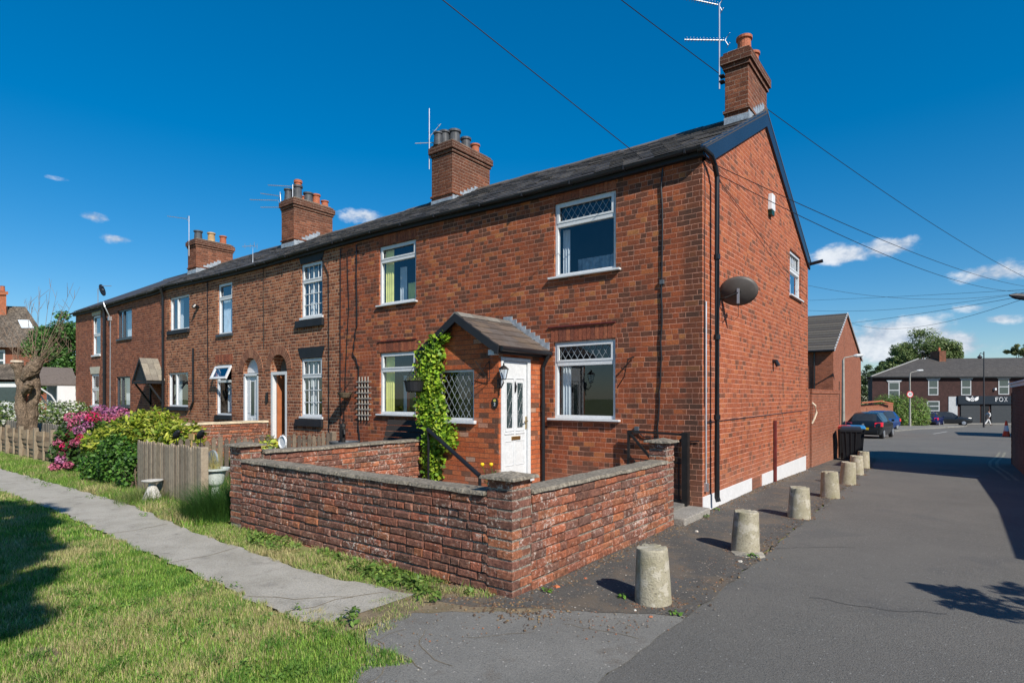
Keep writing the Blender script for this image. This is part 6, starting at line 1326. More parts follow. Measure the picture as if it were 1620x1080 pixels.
lh = thing('street_lamp', 'dark street lamp head reaching in from the right edge of the picture', 'street lamp', (*at(1740, 14), gz(*at(1740, 14)))); mb = MB(); L0 = at(1740, 14); mb.tube([(*L0, gz(*L0)-.1), (*L0, zof(478, 14)-.1), (*at(1730, 14), zof(478, 14)), (*at(1640, 14), zof(472, 14))], .04, 8); mb.build('post', GREYPL, lh)
mb = MB(); p, q = Vector((*at(1645, 14), zof(473, 14))), Vector((*at(1597, 14), zof(467, 14))); mb.tube([p, p.lerp(q, .3), p.lerp(q, .8), q], [.05, .085, .075, .02], 8); mb.build('lamp_head', mat('lamp_dark', (.02, .022, .03), .5), lh)

# ---------------------------------------------------------------- yard wall, bins, rear house, lamps
yw = thing('yard_wall', 'tall brick yard wall with recessed gate behind the gable', 'wall', (-.1, 10, 0)); mb = MB(); mb.box(-.3, -.02, 7.315, 7.62, -.6, 1.84); mb.box(-.3, -.14, 7.62, 7.88, -.6, 1.83); mb.box(-.3, -.02, 7.88, 12.1, -.6, 1.72); mb.build('brickwork', BM, yw)
mb = MB().box(-.33, .0, 7.87, 12.13, 1.722, 1.84); mb.build('coping_course', BM, yw, bevel=.01)
mb = MB().tube([(-.02, 7.9, 1.5), (.05, 7.95, 1.42), (.07, 7.98, 1.25), (.03, 7.93, 1.1), (-.02, 7.9, .98)], .025, 8); mb.build('gate_handle', mat('cream_rope', (.6, .5, .38), .8), yw)
mb = MB(); mb.box(-.35, -.3, 7.6, 7.9, -.5, 1.75); mb.build('yard_door', mat('brown_door', (.12, .05, .03), .6), yw)
def bin_(label, x, y, rz, lidm, s=.92):
    t_ = thing('wheelie_bin', label, 'wheelie bin', (x, y, gz(x, y)), rz, group='wheelie bins by the yard wall'); mb = MB(); w0, w1, d0, d1, h_ = .21*s, .28*s, .23*s, .33*s, .9
    mb.hexa([(-w0, -d0, .06), (w0, -d0, .06), (w0, d0, .06), (-w0, d0, .06), (-w1, -d1, h_), (w1, -d1, h_), (w1, d1, h_), (-w1, d1, h_)])
    mb.box(-w1-.02, w1+.02, -d1-.02, d1+.02, h_-.06, h_)
    for i in (-1, 0, 1): mb.hexa([(i*.1-.015, -d0-.014, .1), (i*.1+.015, -d0-.014, .1), (i*.1+.015, -d0, .1), (i*.1-.015, -d0, .1), (i*.13-.015, -d1-.016, h_-.06), (i*.13+.015, -d1-.016, h_-.06), (i*.13+.015, -d1, h_-.06), (i*.13-.015, -d1, h_-.06)])
    mb.build('bin_body', mat('bin_black', (.016, .017, .02), .42, var=.15), t_, local=True, bevel=.015)
    mb = MB(); mb.hexa([(-w1-.03, -d1-.03, h_+.001), (w1+.03, -d1-.03, h_+.001), (w1+.03, d1+.04, h_+.001), (-w1-.03, d1+.04, h_+.001), (-w1+.02, -d1+.04, h_+.07), (w1-.02, -d1+.04, h_+.07), (w1-.02, d1+.02, h_+.09), (-w1+.02, d1+.02, h_+.09)]); mb.build('lid', lidm, t_, local=True, bevel=.015)
    mb = MB().tube([(-w1, d1+.06, h_+.02), (w1, d1+.06, h_+.02)], .015, 8); mb.build('handle', BLACK, t_, local=True)
    for sx in (-1, 1): mb = MB().lathe((sx*(w0+.03)-.02, d0-.02, .1), [(.1, 0), (.1, .04)], 16, axis='x'); mb.build('wheel', mat('bin_wheel', (.03, .03, .03), .6), t_, local=True)
    return t_
bx1, by1 = at(1347, 17.1)
bin_('front black wheelie bin with black lid beside the last bollards', *at(1346, 16.9), rad(8), mat('bin_lid_black', (.018, .02, .026), .4))
bin_('wheelie bin with a red lid against the yard wall', *at(1330, 17.9), rad(4), mat('bin_lid_red', (.6, .06, .03), .45))
bin_('wheelie bin with a blue lid behind the front black bin', *at(1353, 18.2), rad(6), mat('bin_lid_blue', (.03, .2, .45), .45))

# rear two storey house
rh = thing('rear_house', 'two storey modern brick house with tiled roof behind the yard wall', 'house', (-7, 37, -.8)); X0, Y0, YR, Y1 = -3.0, 30.9, 35.9, 43.3; ez, rz_ = 4.45, 7.15
mb = MB(); g0 = -1.9
mb.add([(X0, Y0, g0), (X0, Y1, g0), (X0, Y1, ez-.1), (X0, YR, rz_-.05), (X0, Y0, ez)], [(0, 1, 2, 3, 4)])
mb.add([(-14, Y0, g0), (X0, Y0, g0), (X0, Y0, ez), (-14, Y0, ez)], [(0, 1, 2, 3)]); mb.add([(-14, Y1, g0), (X0, Y1, g0), (X0, Y1, ez), (-14, Y1, ez)], [(0, 1, 2, 3)]); mb.build('wall', BM, rh, recalc=False)
rt = MB(); TC = [(.1, .09, .075), (.12, .105, .085), (.085, .075, .065)]
for r in range(15):
    a, b = r/15, min(1, (r+1.1)/15); ya, za, yb, zb = Y0-.3+(YR-Y0+.3)*a, ez-.08+(rz_-ez+.08)*a, Y0-.3+(YR-Y0+.3)*b, ez-.08+(rz_-ez+.08)*b
    rt.hexa([(-14, ya, za), (X0+.12, ya, za), (X0+.12, yb, zb-.05), (-14, yb, zb-.05), (-14, ya, za+.06), (X0+.12, ya, za+.06), (X0+.12, yb, zb+.0), (-14, yb, zb+.0)], TC[r % 3])
rt.hexa([(-14, YR, rz_-.05), (X0+.12, YR, rz_-.05), (X0+.12, Y1+.3, ez-.1), (-14, Y1+.3, ez-.1), (-14, YR, rz_), (X0+.12, YR, rz_), (X0+.12, Y1+.3, ez-.05), (-14, Y1+.3, ez-.05)], TC[0]); rt.build('roof', SLATE, rh)
mb = MB(); mb.bar((X0+.1, Y0-.3, ez-.1), (X0+.1, YR, rz_-.02), .04, .1); mb.bar((X0+.1, YR, rz_-.02), (X0+.1, Y1+.3, ez-.12), .04, .1); mb.build('verge', WPAINT, rh)
mb = MB(); mb.tube([(-14, Y0-.35, ez-.1), (X0+.1, Y0-.35, ez-.1)], .07, 6); mb.tube([(X0-1.0, Y0-.08, ez-.15), (X0-1.0, Y0-.08, 0)], .05, 6); mb.build('gutter', BLACK, rh)
mb = MB(); mb.box(X0-4.6, X0-2.6, Y0-.04, Y0+.02, 2.95, 3.7); wr = mb.build('window', WHITE, rh); mb = MB().box(X0-4.45, X0-2.75, Y0-.05, Y0-.041, 3.1, 3.55); mb.build('pane', MAT['dark_obscure_glass'], wr)
mb = MB().hexa([(-12, Y0-3.2, 1.0), (X0-.3, Y0-3.2, 1.0), (X0-.3, Y0-.01, 1.9), (-12, Y0-.01, 1.9), (-12, Y0-3.2, 1.1), (X0-.3, Y0-3.2, 1.1), (X0-.3, Y0-.01, 2.0), (-12, Y0-.01, 2.0)]); mb.build('lean_to_roof', BLACKW, rh)
mb = MB().box(X0-.0, X0+.03, 33.0, 33.05, -.5, 2.6); mb.build('wall_pipe', DARK, rh)
def lamp_post(label, px, w, top_py, arm_px, head_px):
    x, y = at(px, w); zt = zof(top_py, w); t_ = thing('street_lamp', label, 'street lamp', (x, y, gz(x, y)), group='concrete street lamps'); LP = mat('lamp_post_grey', (.3, .29, .26), .7)
    mb = MB().tube([(x, y, gz(x, y)-.1), (x, y, gz(x, y)+1.2), (x, y, zt)], [.12, .09, .06], 8); mb.build('post', LP, t_)
    zt2 = zof(top_py-3, w); mb = MB().tube([(x, y, zt), (*at(px+2, w), zt+.12), (*at(arm_px, w), zt2+.12)], .035, 6); mb.build('arm', LP, t_)
    a, b = Vector((*at(arm_px-2, w), zt2+.12)), Vector((*at(head_px, w), zt2+.16)); mb = MB().tube([a, a.lerp(b, .3), a.lerp(b, .85), b], [.04, .1, .09, .02], 8); mb.build('lamp_head', mat('lamp_head_grey', (.4, .42, .44), .4), t_); return t_
lamp_post('grey street lamp against the gable of the rear brick house', 1334, 33.5, 569, 1352, 1366)
l2 = lamp_post('street lamp carrying the speed limit sign beside the green shrub', 1439.5, 58.6, 591, 1452, 1461)
sx_, sy_ = at(1439.5, 58.4); sz_ = zof(623.5, 58.4)
sg = thing('speed_limit_sign', 'round red ringed thirty sign on the lamp post by the shrub', 'road sign', (sx_, sy_, sz_)); fv = Vector((-FW[0], -FW[1], 0))
def disc(c, r, off, th_=.01): c = Vector(c)+fv*off; return [c+Rv*r*math.cos(t_)+Vector((0, 0, r*math.sin(t_))) for t_ in np.linspace(0, 2*math.pi, 24, endpoint=False)]
mb = MB().prism(disc((sx_, sy_, sz_), .33, .0), fv*.02); mb.build('red_ring', mat('sign_red', (.5, .02, .02), .5), sg); mb = MB().prism(disc((sx_, sy_, sz_), .25, .021), fv*.006); mb.build('white_face', WPAINT, sg)
text_mesh('30', .4, BLACK, sg, tuple(Vector((sx_, sy_, sz_))+fv*.032), (rad(90), 0, YAW))

# ---------------------------------------------------------------- shop terrace across the far street
SWD = 68.0; B0 = at(1380, SWD)
def PS(u, n, z): return (B0[0]+RT[0]*u-FW[0]*n, B0[1]+RT[1]*u-FW[1]*n, z)       # u metres to the right, n toward the camera
def su(px): return (px-1380)/FPX*SWD
def sz(py): return zof(py, SWD)
def sbox(mb, u0, u1, n0, n1, z0, z1): mb.hexa([PS(u0, n1, z0), PS(u1, n1, z0), PS(u1, n0, z0), PS(u0, n0, z0), PS(u0, n1, z1), PS(u1, n1, z1), PS(u1, n0, z1), PS(u0, n0, z1)])
SHW = mat('shade_tinted_stone', (.36, .38, .4), .7)  # white stone greyed, the shade on the shop front put into its colour
sh = thing('shop_building', 'long brick building, tinted as if shaded, with grey roof and shop fronts facing down the road', 'building', (*B0, -1.5))
BSH = mat('shade_tinted_brick', (.05, .022, .02), .9, var=.3, nscale=1.5, fine=12)  # brick darkened all over so its colour carries the facade's shade
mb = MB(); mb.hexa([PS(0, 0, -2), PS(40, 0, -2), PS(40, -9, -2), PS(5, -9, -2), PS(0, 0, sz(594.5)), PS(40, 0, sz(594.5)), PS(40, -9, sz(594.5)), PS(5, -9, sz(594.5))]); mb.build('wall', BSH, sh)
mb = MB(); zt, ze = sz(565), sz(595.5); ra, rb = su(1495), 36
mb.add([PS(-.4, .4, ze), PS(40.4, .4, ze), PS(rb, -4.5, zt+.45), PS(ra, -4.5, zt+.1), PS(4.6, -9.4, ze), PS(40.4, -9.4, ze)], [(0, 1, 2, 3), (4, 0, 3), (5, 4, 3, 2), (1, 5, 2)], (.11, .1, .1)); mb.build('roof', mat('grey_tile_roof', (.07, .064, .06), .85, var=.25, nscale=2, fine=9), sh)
mb = MB(); mb.bar(PS(-.4, .4, ze+.03), PS(ra, -4.5, zt+.13), .16, .08); mb.build('hip_ridge', mat('pale_ridge', (.3, .3, .29), .8), sh)
mb = MB(); sbox(mb, -.4, 40.4, .32, .45, ze-.14, ze); mb.build('gutter', BLACK, sh)
for (a, b, c, d, r_) in ((1405, 1423, 604, 630, 0), (1468, 1484, 601, 625, 1), (1520, 1536, 600, 625, 1), (1579, 1596, 599, 624, 1), (1640, 1657, 598, 624, 1), (1466, 1486, 634, 650, 0)):
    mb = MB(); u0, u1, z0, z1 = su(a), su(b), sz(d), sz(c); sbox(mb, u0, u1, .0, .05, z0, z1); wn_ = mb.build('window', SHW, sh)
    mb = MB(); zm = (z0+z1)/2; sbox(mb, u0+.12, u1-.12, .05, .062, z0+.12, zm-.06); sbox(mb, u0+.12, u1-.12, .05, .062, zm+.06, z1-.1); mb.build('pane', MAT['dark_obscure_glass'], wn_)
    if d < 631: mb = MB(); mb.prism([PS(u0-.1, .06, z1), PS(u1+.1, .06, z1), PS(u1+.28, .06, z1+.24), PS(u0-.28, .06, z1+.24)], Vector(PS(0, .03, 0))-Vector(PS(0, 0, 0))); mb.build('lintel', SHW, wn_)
FAS = mat('navy_shop_fascia', (.008, .014, .024), .4)
mb = MB(); sbox(mb, su(1513), su(1700), 0, .3, sz(639), sz(626)); mb.build('shop_fascia', FAS, sh)
for a, b in ((1519, 1549), (1567, 1600), (1608, 1690)):
    mb = MB(); sbox(mb, su(a), su(b), .0, .12, -1.4, sz(640))
    for i in range(12): sbox(mb, su(a), su(b), .12, .135, -1.3+i*.17, -1.27+i*.17)
    mb.build('roller_shutter', mat('grey_shutter', (.035, .04, .046), .5), sh)
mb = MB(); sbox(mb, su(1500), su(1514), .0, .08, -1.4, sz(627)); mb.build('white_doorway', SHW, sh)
mb = MB(); sbox(mb, su(1552), su(1564), .0, .05, -1.4, sz(642)); mb.build('shop_door', BLACK, sh)
mb = MB(); p0 = PS(su(1573)+.0, .33, sz(631.5))
def serif(ch, uc, zc, H_=.48, w=.34):
    mb = MB(); L_, R_, B_, T_ = uc-w/2, uc+w/2, zc-H_/2, zc+H_/2
    def b(u0, u1, z0, z1): sbox(mb, u0, u1, .3, .335, z0, z1)
    def dg(ua, za, ub, zb, t_): mb.bar(PS(ua, .32, za), PS(ub, .32, zb), t_, .03)
    if ch == 'F': b(L_+.04, L_+.12, B_, T_); b(L_, L_+.17, B_, B_+.03); b(L_, R_, T_-.04, T_); b(R_-.03, R_, T_-.12, T_-.04); b(L_+.12, R_-.08, zc-.0, zc+.04); b(R_-.1, R_-.07, zc-.05, zc+.09)
    if ch == 'O': mb.tube([PS(uc+w*.5*math.cos(t_), .32, zc+H_*.46*math.sin(t_)) for t_ in np.linspace(0, 2*math.pi, 25)], .035, 5)
    if ch == 'X': dg(L_+.03, T_, R_-.03, B_, .07); dg(R_-.03, T_, L_+.03, B_, .035); b(L_-.03, L_+.1, T_-.03, T_); b(R_-.1, R_+.03, T_-.03, T_); b(L_-.03, L_+.1, B_, B_+.03); b(R_-.1, R_+.03, B_, B_+.03)
    mb.build('lettering', WPAINT, sh)
serif('F', su(1573), sz(631.5)); serif('O', su(1580), sz(631.5), w=.42); serif('X', su(1587.5), sz(631.5))
mb = MB(); cxu, czz = su(1534.5), sz(631.5)
def arcs(mb, cu, cz_, r, a0, a1, w_, n=10):
    pts = [PS(cu+r*math.cos(t_), .33, cz_+r*math.sin(t_)) for t_ in np.linspace(a0, a1, n)]; mb.tube(pts, w_, 5)
arcs(mb, cxu, czz, .2, 0, 6.3, .05, 16)
for s in (-1, 1):
    for k_ in range(4): mb.tube([PS(cxu+s*.28, .33, czz-.15+k_*.07), PS(cxu+s*.5, .33, czz-.1+k_*.1), PS(cxu+s*.75, .33, czz+.05+k_*.09)], [.06, .07, .02], 5)
mb.bar(PS(cxu-.16, .34, czz-.2), PS(cxu+.16, .34, czz+.2), .05); mb.bar(PS(cxu+.16, .34, czz-.2), PS(cxu-.16, .34, czz+.2), .05); mb.tube([PS(cxu, .33, czz+.3), PS(cxu, .33, czz+.4)], .07, 5); mb.build('winged_emblem', WPAINT, sh)
mb = MB(); cu0, cu1 = su(1522), su(1533); zr = zt
mb.hexa([PS(cu0, -3.6, zt-.8), PS(cu1, -3.6, zt-.8), PS(cu1, -5.2, zt-.8), PS(cu0, -5.2, zt-.8), PS(cu0, -3.6, sz(551)), PS(cu1, -3.6, sz(551)), PS(cu1, -5.2, sz(551)), PS(cu0, -5.2, sz(551))]); ch_ = mb.build('chimney', BC, sh)
for i, q in enumerate((.15, .4, .65)): mb = MB(); c_ = PS(cu0+q, -3.9-i*.3, sz(551)); mb.lathe(c_, [(.13, 0), (.1, .4), (.13, .45)], 8); mb.build('chimney_pot', POT, ch_)
mb = MB(); sbox(mb, su(1571.5), su(1574), .0, .25, sz(617), sz(613.5)); mb.build('alarm_box', WPAINT, sh)
# heritage lantern pole in front of the shop
x, y = at(1556.5, 60); hl_ = thing('heritage_lamp', 'tall black heritage lamp post in front of the dark shop fascia', 'street lamp', (x, y, gz(x, y))); mb = MB().tube([(x, y, gz(x, y)-.05), (x, y, 0), (x, y, zof(556, 60))], [.1, .07, .05], 8); mb.build('post', mat('lamp_black', (.03, .03, .035), .5), hl_)
mb = MB(); mb.tube([(x, y, zof(560, 60)), (*at(1551, 60), zof(558, 60)), (*at(1550, 60), zof(561, 60))], .03, 6); mb.lathe((*at(1550, 60), zof(567, 60)), [(.1, 0), (.2, .1), (.24, .14), (.1, .3), (.03, .42)], 8); mb.build('lantern', MAT['lamp_black'], hl_)
# low red wall before the shrub, red base wall
rw = thing('red_garden_wall', 'low red brick wall beyond the blue parked car', 'wall', (*at(1390, 58), -1.3)); mb = MB(); a, b = at(1345, 56), at(1413, 58); dxy = Vector((RT[0], RT[1]))
mb.hexa([(a[0], a[1], -2), (b[0], b[1], -2), (b[0]-FW[0]*-.2, b[1]+FW[1]*.2, -2), (a[0], a[1]+.25, -2), (a[0], a[1], zof(640, 57)), (b[0], b[1], zof(638, 57)), (b[0]+FW[0]*.2, b[1]+FW[1]*.2, zof(638, 57)), (a[0]+FW[0]*.2, a[1]+.25, zof(640, 57))]); mb.build('brickwork', BM, rw)
mb = MB(); mb.bar((*at(1362, 56.1), zof(637, 56)), (*at(1395, 57), zof(634, 57)), .2, .12); mb.bar((*at(1390, 57), zof(634, 57)), (*at(1412, 57.4), zof(638, 57)), .2, .1); mb.build('coping', POT, rw)
rw = thing('red_pier', 'short red brick wall end beside the green shrub', 'wall', (*at(1460, 61), -1.5)); mb = MB(); a, b = at(1452, 61.5), at(1464, 61.5); mb.hexa([(a[0], a[1], -2), (b[0], b[1], -2), (b[0]+FW[0], b[1]+FW[1], -2), (a[0]+FW[0], a[1]+FW[1], -2), (a[0], a[1], zof(657, 61)), (b[0], b[1], zof(657, 61)), (b[0]+FW[0], b[1]+FW[1], zof(657, 61)), (a[0]+FW[0], a[1]+FW[1], zof(657, 61))]); mb.build('brickwork', BM, rw)
GS = [(.16, .28, .06), (.2, .34, .06), (.1, .18, .05), (.28, .38, .09), (.22, .24, .12)]
bush('roadside_shrub', 'tall mixed green shrubs beside the speed limit sign', 'shrub', [((*at(1447, 60.5), .2), (1.3, .8, 1.6)), ((*at(1460, 61), -.1), (.7, .7, 1.3)), ((*at(1425, 60.5), .3), (1.3, .8, 1.7)), ((*at(1404, 60), 1.1), (1.3, .7, .8)), ((*at(1434, 60.2), -.6), (1.3, .7, 1.0)), ((*at(1455, 60), -.75), (1.0, .7, .8)), ((*at(1418, 60), -.6), (1.2, .7, .9)), ((*at(1415, 60.5), .5), (1.1, .7, 1.2))], 12000, .17, GS, elong=2.2, loc=(*at(1445, 63), -1.5))

# ---------------------------------------------------------------- cars
def car(label, px, w, head, paint, L=4.0, W=1.72, H=1.46, hatch=True, plate=(.6, .4, .02)):
    x, y = at(px, w); t_ = thing('parked_car', label, 'car', (x, y, gz(x, y)+.006), head, group='cars parked at the road side'); h = L/2
    # stations along the length, -h is the tail: (y, sill z, belt z, roof z, half width, roof half width)
    S = [(-h, .42, .8, .82, .70, .6), (-h+.06, .3, .88, .92, .8, .62), (-h+.2, .26, .93, 1.0, .84, .6), (-h+.52, .22, .95, 1.38, .86, .54), (-h+.85, .2, .95, H-.02, .86, .56), (-.1, .2, .93, H, .86, .57), (h-1.75, .2, .92, H-.1, .86, .56), (h-1.1, .2, .9, .97, .85, .66), (h-.6, .22, .86, .9, .84, .66), (h-.2, .26, .76, .8, .78, .6), (h, .38, .6, .62, .66, .5)] if hatch else \
        [(-h, .42, .85, .87, .72, .6), (-h+.1, .3, .93, 1.05, .84, .62), (-h+.45, .24, .97, H-.1, .87, .57), (-h+.9, .2, .97, H, .88, .58), (.1, .2, .96, H, .88, .58), (h-1.7, .2, .95, H-.1, .88, .57), (h-1.15, .22, .95, 1.0, .87, .68), (h-.5, .24, .92, .97, .86, .66), (h-.12, .3, .85, .88, .8, .6), (h, .4, .7, .72, .7, .5)]
    k = W/1.72; vs = []; ring = 10
    for (yy, s, b, r, hw, rw_) in S:
        hw *= k; rw_ *= k; vs += [(-hw*.92, yy, s), (-hw, yy, s+.18), (-hw*1.0, yy, b-.06), (-hw*.96, yy, b), (-rw_, yy, r-.03), (-rw_*.7, yy, r), (rw_*.7, yy, r), (rw_, yy, r-.03), (hw*.96, yy, b), (hw*1.0, yy, b-.06), (hw, yy, s+.18), (hw*.92, yy, s)]
    ring = 12; body = MB(); gl = MB(); n = len(S); faces = []; gf = []
    for i in range(n-1):
        tall = S[i][3]-S[i][2] > .3 and S[i+1][3]-S[i+1][2] > .3
        part = S[i][3]-S[i][2] > .05 and S[i+1][3]-S[i+1][2] > .05
        for j in range(ring):
            q = (i*ring+j, i*ring+(j+1) % ring, (i+1)*ring+(j+1) % ring, (i+1)*ring+j)
            if j in (3, 7) and tall and i > 2: gf.append(q)
            elif j in (4, 5, 6) and abs(S[i][3]-S[i+1][3]) > .25 and part: gf.append(q)
            elif j in (3, 7) and i > n//2 and abs(S[i][3]-S[i+1][3]) > .25 and part: gf.append(q)
            else: faces.append(q)
    faces += [tuple(range(ring))[::-1], tuple((n-1)*ring+j for j in range(ring))]
    P_ = mat('car_paint_'+label.split()[0], paint, .22, .3, var=.03, spec=.8)
    b_ = body.add(vs, faces).build('body', P_, t_, local=True, smooth=True); b_.data.polygons.foreach_set('use_smooth', [True]*len(b_.data.polygons))
    es = b_.modifiers.new('e', 'EDGE_SPLIT'); es.split_angle = rad(40)
    gl.add(vs, gf).build('windows', mat('tinted_window', (.03, .034, .038), .08, spec=.6), t_, local=True, recalc=False)
    for sx in (-1, 1):
        for yy in (-h+.72, h-.78):
            mb = MB().lathe((sx*(W/2-.1)-.1, yy, .3), [(.24, 0), (.3, .02), (.3, .18), (.24, .2)], 20, axis='x'); wh = mb.build('wheel', BLACK, t_, local=True)
            mb = MB(); xo = sx*(W/2)+(.004 if sx > 0 else -.004)-.0; mb.lathe((xo-.01, yy, .3), [(.19, 0), (.19, .02), (.05, .03)], 14, axis='x'); mb.build('rim', METAL, wh, local=True)
        mb = MB(); hw = .8*k; mb.hexa([(sx*.885*k, -h+.12, .7), (sx*.55*k, -h-.012, .7), (sx*.55*k, -h+.1, .7), (sx*.885*k, -h+.36, .7), (sx*.88*k, -h+.16, .93), (sx*.55*k, -h+.02, .91), (sx*.55*k, -h+.14, .91), (sx*.88*k, -h+.4, .93)]); mb.build('tail_light', mat('tail_light', (.75, .015, .04), .2, spec=.9), t_, local=True)
        mb = MB(); mb.hexa([(sx*hw*.98, h-.25, .58), (sx*hw*.55, h-.06, .58), (sx*hw*.55, h-.2, .58), (sx*hw*.98, h-.4, .58), (sx*hw*.98, h-.3, .76), (sx*hw*.55, h-.12, .74), (sx*hw*.55, h-.25, .74), (sx*hw*.98, h-.4, .76)]); mb.build('headlight', mat('headlight', (.7, .74, .78), .1, spec=.9), t_, local=True)
        mb = MB().box(sx*(W/2+.02), sx*(W/2+.16), h-1.35, h-1.27, .92, 1.04); mb.build('door_mirror', P_, t_, local=True, bevel=.02)
    mb = MB().box(-.27, .27, -h-.012, -h+.0, .52, .64); mb.build('number_plate', mat('plate_%.2f' % plate[0], plate, .5), t_, local=True)
    mb = MB().box(-.7*k, .7*k, -h-.03, -h+.12, .3, .5); mb.build('rear_bumper', BLACK, t_, local=True, bevel=.03)
    mb = MB().box(-.26, .26, h-.0, h+.012, .42, .53); mb.build('number_plate', WPAINT, t_, local=True)
    mb = MB().lathe((0, -h-.016, .8), [(.055, -.01), (.055, .03)], 14, axis='y'); mb.build('round_badge', METAL, t_, local=True)
    mb = MB().tube([(.0, -h+.95, H), (.0, -h+.85, H+.25)], .008, 4); mb.build('radio_aerial', BLACK, t_, local=True)
    return t_
hd_ = lambda px: -math.atan2(ray(px)[0], ray(px)[1])
car('black hatchback parked nearest, seen from behind with red tail lights', 1378, 33.2, hd_(1378)-rad(11), (.012, .016, .02), L=3.9)
car('blue hatchback parked beyond the black one', 1388, 48, hd_(1388)-rad(24)+math.pi, (.012, .05, .2), L=4.3, W=1.8, H=1.58, hatch=False)
car('navy small car half hidden behind the silver fronted dark car', 1474, 63.2, hd_(1474)-rad(10), (.012, .02, .11), L=3.8)
car('charcoal car parked across the road end with its silver front to the right', 1498, 64.6, hd_(1498)-rad(82), (.025, .028, .032), L=4.3, W=1.8, H=1.5, hatch=False)

# traffic cone
cx_, cy_ = at(1592, 37.5); cn = thing('traffic_cone', 'orange and white traffic cone beside the wall at the right edge', 'traffic cone', (cx_, cy_, gz(cx_, cy_))); z_ = gz(cx_, cy_); s = 1.05
ORG = mat('cone_orange', (.75, .06, .015), .5)
mb = MB().lathe((cx_, cy_, z_), [(.2*s, .03), (.135*s, .35*s)], 16); mb.lathe((cx_, cy_, z_), [(.09*s, .68*s), (.05*s, .95*s), (.03*s, .97*s)], 16); mb.build('cone', ORG, cn); mb = MB().lathe((cx_, cy_, z_), [(.135*s, .351*s), (.09*s, .679*s)], 16); mb.build('reflective_sleeve', WPAINT, cn); mb = MB().box(cx_-.27, cx_+.27, cy_-.27, cy_+.27, z_+.005, z_+.05); mb.build('base', BLACK, cn)

# person crossing the road, mid stride, in a pale tracksuit with a dark bag
def skin(name, m, parent, V, E, R, loc, root=0, sub=2):
    me = bpy.data.meshes.new(name); me.from_pydata([(v[0], v[1], v[2]) for v in V], E, []); o = bpy.data.objects.new(name, me); COL.objects.link(o); o.parent = parent
    sk = o.modifiers.new('skin', 'SKIN'); me.skin_vertices.new() if not me.skin_vertices else None
    for i, r in enumerate(R): me.skin_vertices[0].data[i].radius = (r, r); me.skin_vertices[0].data[i].use_root = (i == root)
    sk.use_smooth_shade = True; sb = o.modifiers.new('sub', 'SUBSURF'); sb.levels = sub; sb.render_levels = sub; me.materials.append(m); return o
def person():
    x, y = at(1562, 64); t_ = thing('person', 'person in pale tracksuit striding across the road carrying a dark bag', 'person', (x, y, gz(x, y)+.004), YAW+rad(0))
    # local axes: +x to the picture's right, walking right, leaning forward
    V = [(0, 0, .92), (.03, 0, 1.12), (.1, 0, 1.36), (.14, 0, 1.5), (.19, 0, 1.66),
         (-.02, .1, .88), (.28, .1, .52), (.42, .1, .1), (.54, .1, .05),
         (-.02, -.1, .88), (-.1, -.1, .48), (-.38, -.1, .14), (-.3, -.1, .04),
         (.08, .19, 1.36), (.0, .24, 1.1), (.16, .22, .9), (.2, .22, .84),
         (.08, -.19, 1.36), (.14, -.25, 1.1), (-.02, -.24, .9), (-.05, -.24, .83)]
    E = [(0, 1), (1, 2), (2, 3), (3, 4), (0, 5), (5, 6), (6, 7), (7, 8), (0, 9), (9, 10), (10, 11), (11, 12), (2, 13), (13, 14), (14, 15), (15, 16), (2, 17), (17, 18), (18, 19), (19, 20)]
    R = [.12, .12, .14, .05, .1, .09, .065, .045, .04, .09, .065, .045, .04, .06, .045, .03, .03, .06, .045, .03, .03]
    for hb_ in (16, 20):      # five fingers on each hand
        bx_, by_, bz_ = V[hb_]
        for q in range(4): V.append((bx_+.015*(q-1.5), by_, bz_-.05)); E.append((hb_, len(V)-1)); R.append(.009); V.append((bx_+.015*(q-1.5)+.01, by_+.02, bz_-.09+.004*abs(q-1))); E.append((len(V)-2, len(V)-1)); R.append(.008)
        V.append((bx_+.04, by_, bz_-.02)); E.append((hb_, len(V)-1)); R.append(.01)
    skin('body', mat('skin', (.4, .22, .15), .6), t_, V, E, R, None)
    V2 = V[:3]+V[5:8]+V[9:12]+V[13:16]+V[17:20]; E2 = [(0, 1), (1, 2), (0, 3), (3, 4), (4, 5), (0, 6), (6, 7), (7, 8), (2, 9), (9, 10), (10, 11), (2, 12), (12, 13), (13, 14)]
    R2 = [.16, .15, .16, .11, .085, .07, .11, .085, .07, .08, .06, .045, .08, .06, .045]
    skin('tracksuit', mat('pale_fabric', (.6, .6, .6), .9), t_, V2, E2, R2, None)
    mb = MB().lathe((.19, 0, 1.64), [(.03, .12), (.09, .1), (.108, .03), (.1, -.04), (.06, -.06)], 12); mb.build('hair', mat('hair', (.06, .04, .03), .8), t_, local=True, smooth=True)
    for q in ((7, .42), (12, -.38)):
        pass
    mb = MB(); mb.box(.4, .62, .06, .15, .0, .08); mb.box(-.42, -.22, -.15, -.05, .0, .09); mb.build('shoes', BLACK, t_, local=True, bevel=.02)
    b = thing('shoulder_bag', 'dark bag hanging at the side of the walking person', 'bag', (x-.25*RT[0], y-.25*RT[1], .95+gz(x, y)), YAW)
    mb = MB().box(-.17, .15, -.36, -.27, -.25, .3); mb.build('bag_body', mat('bag_dark', (.015, .015, .02), .7), b, local=True, bevel=.04); mb = MB().tube([(-.12, -.31, .3), (.0, -.3, .52), (.12, -.31, .3)], .015, 5); mb.build('strap', MAT['bag_dark'], b, local=True)
person()

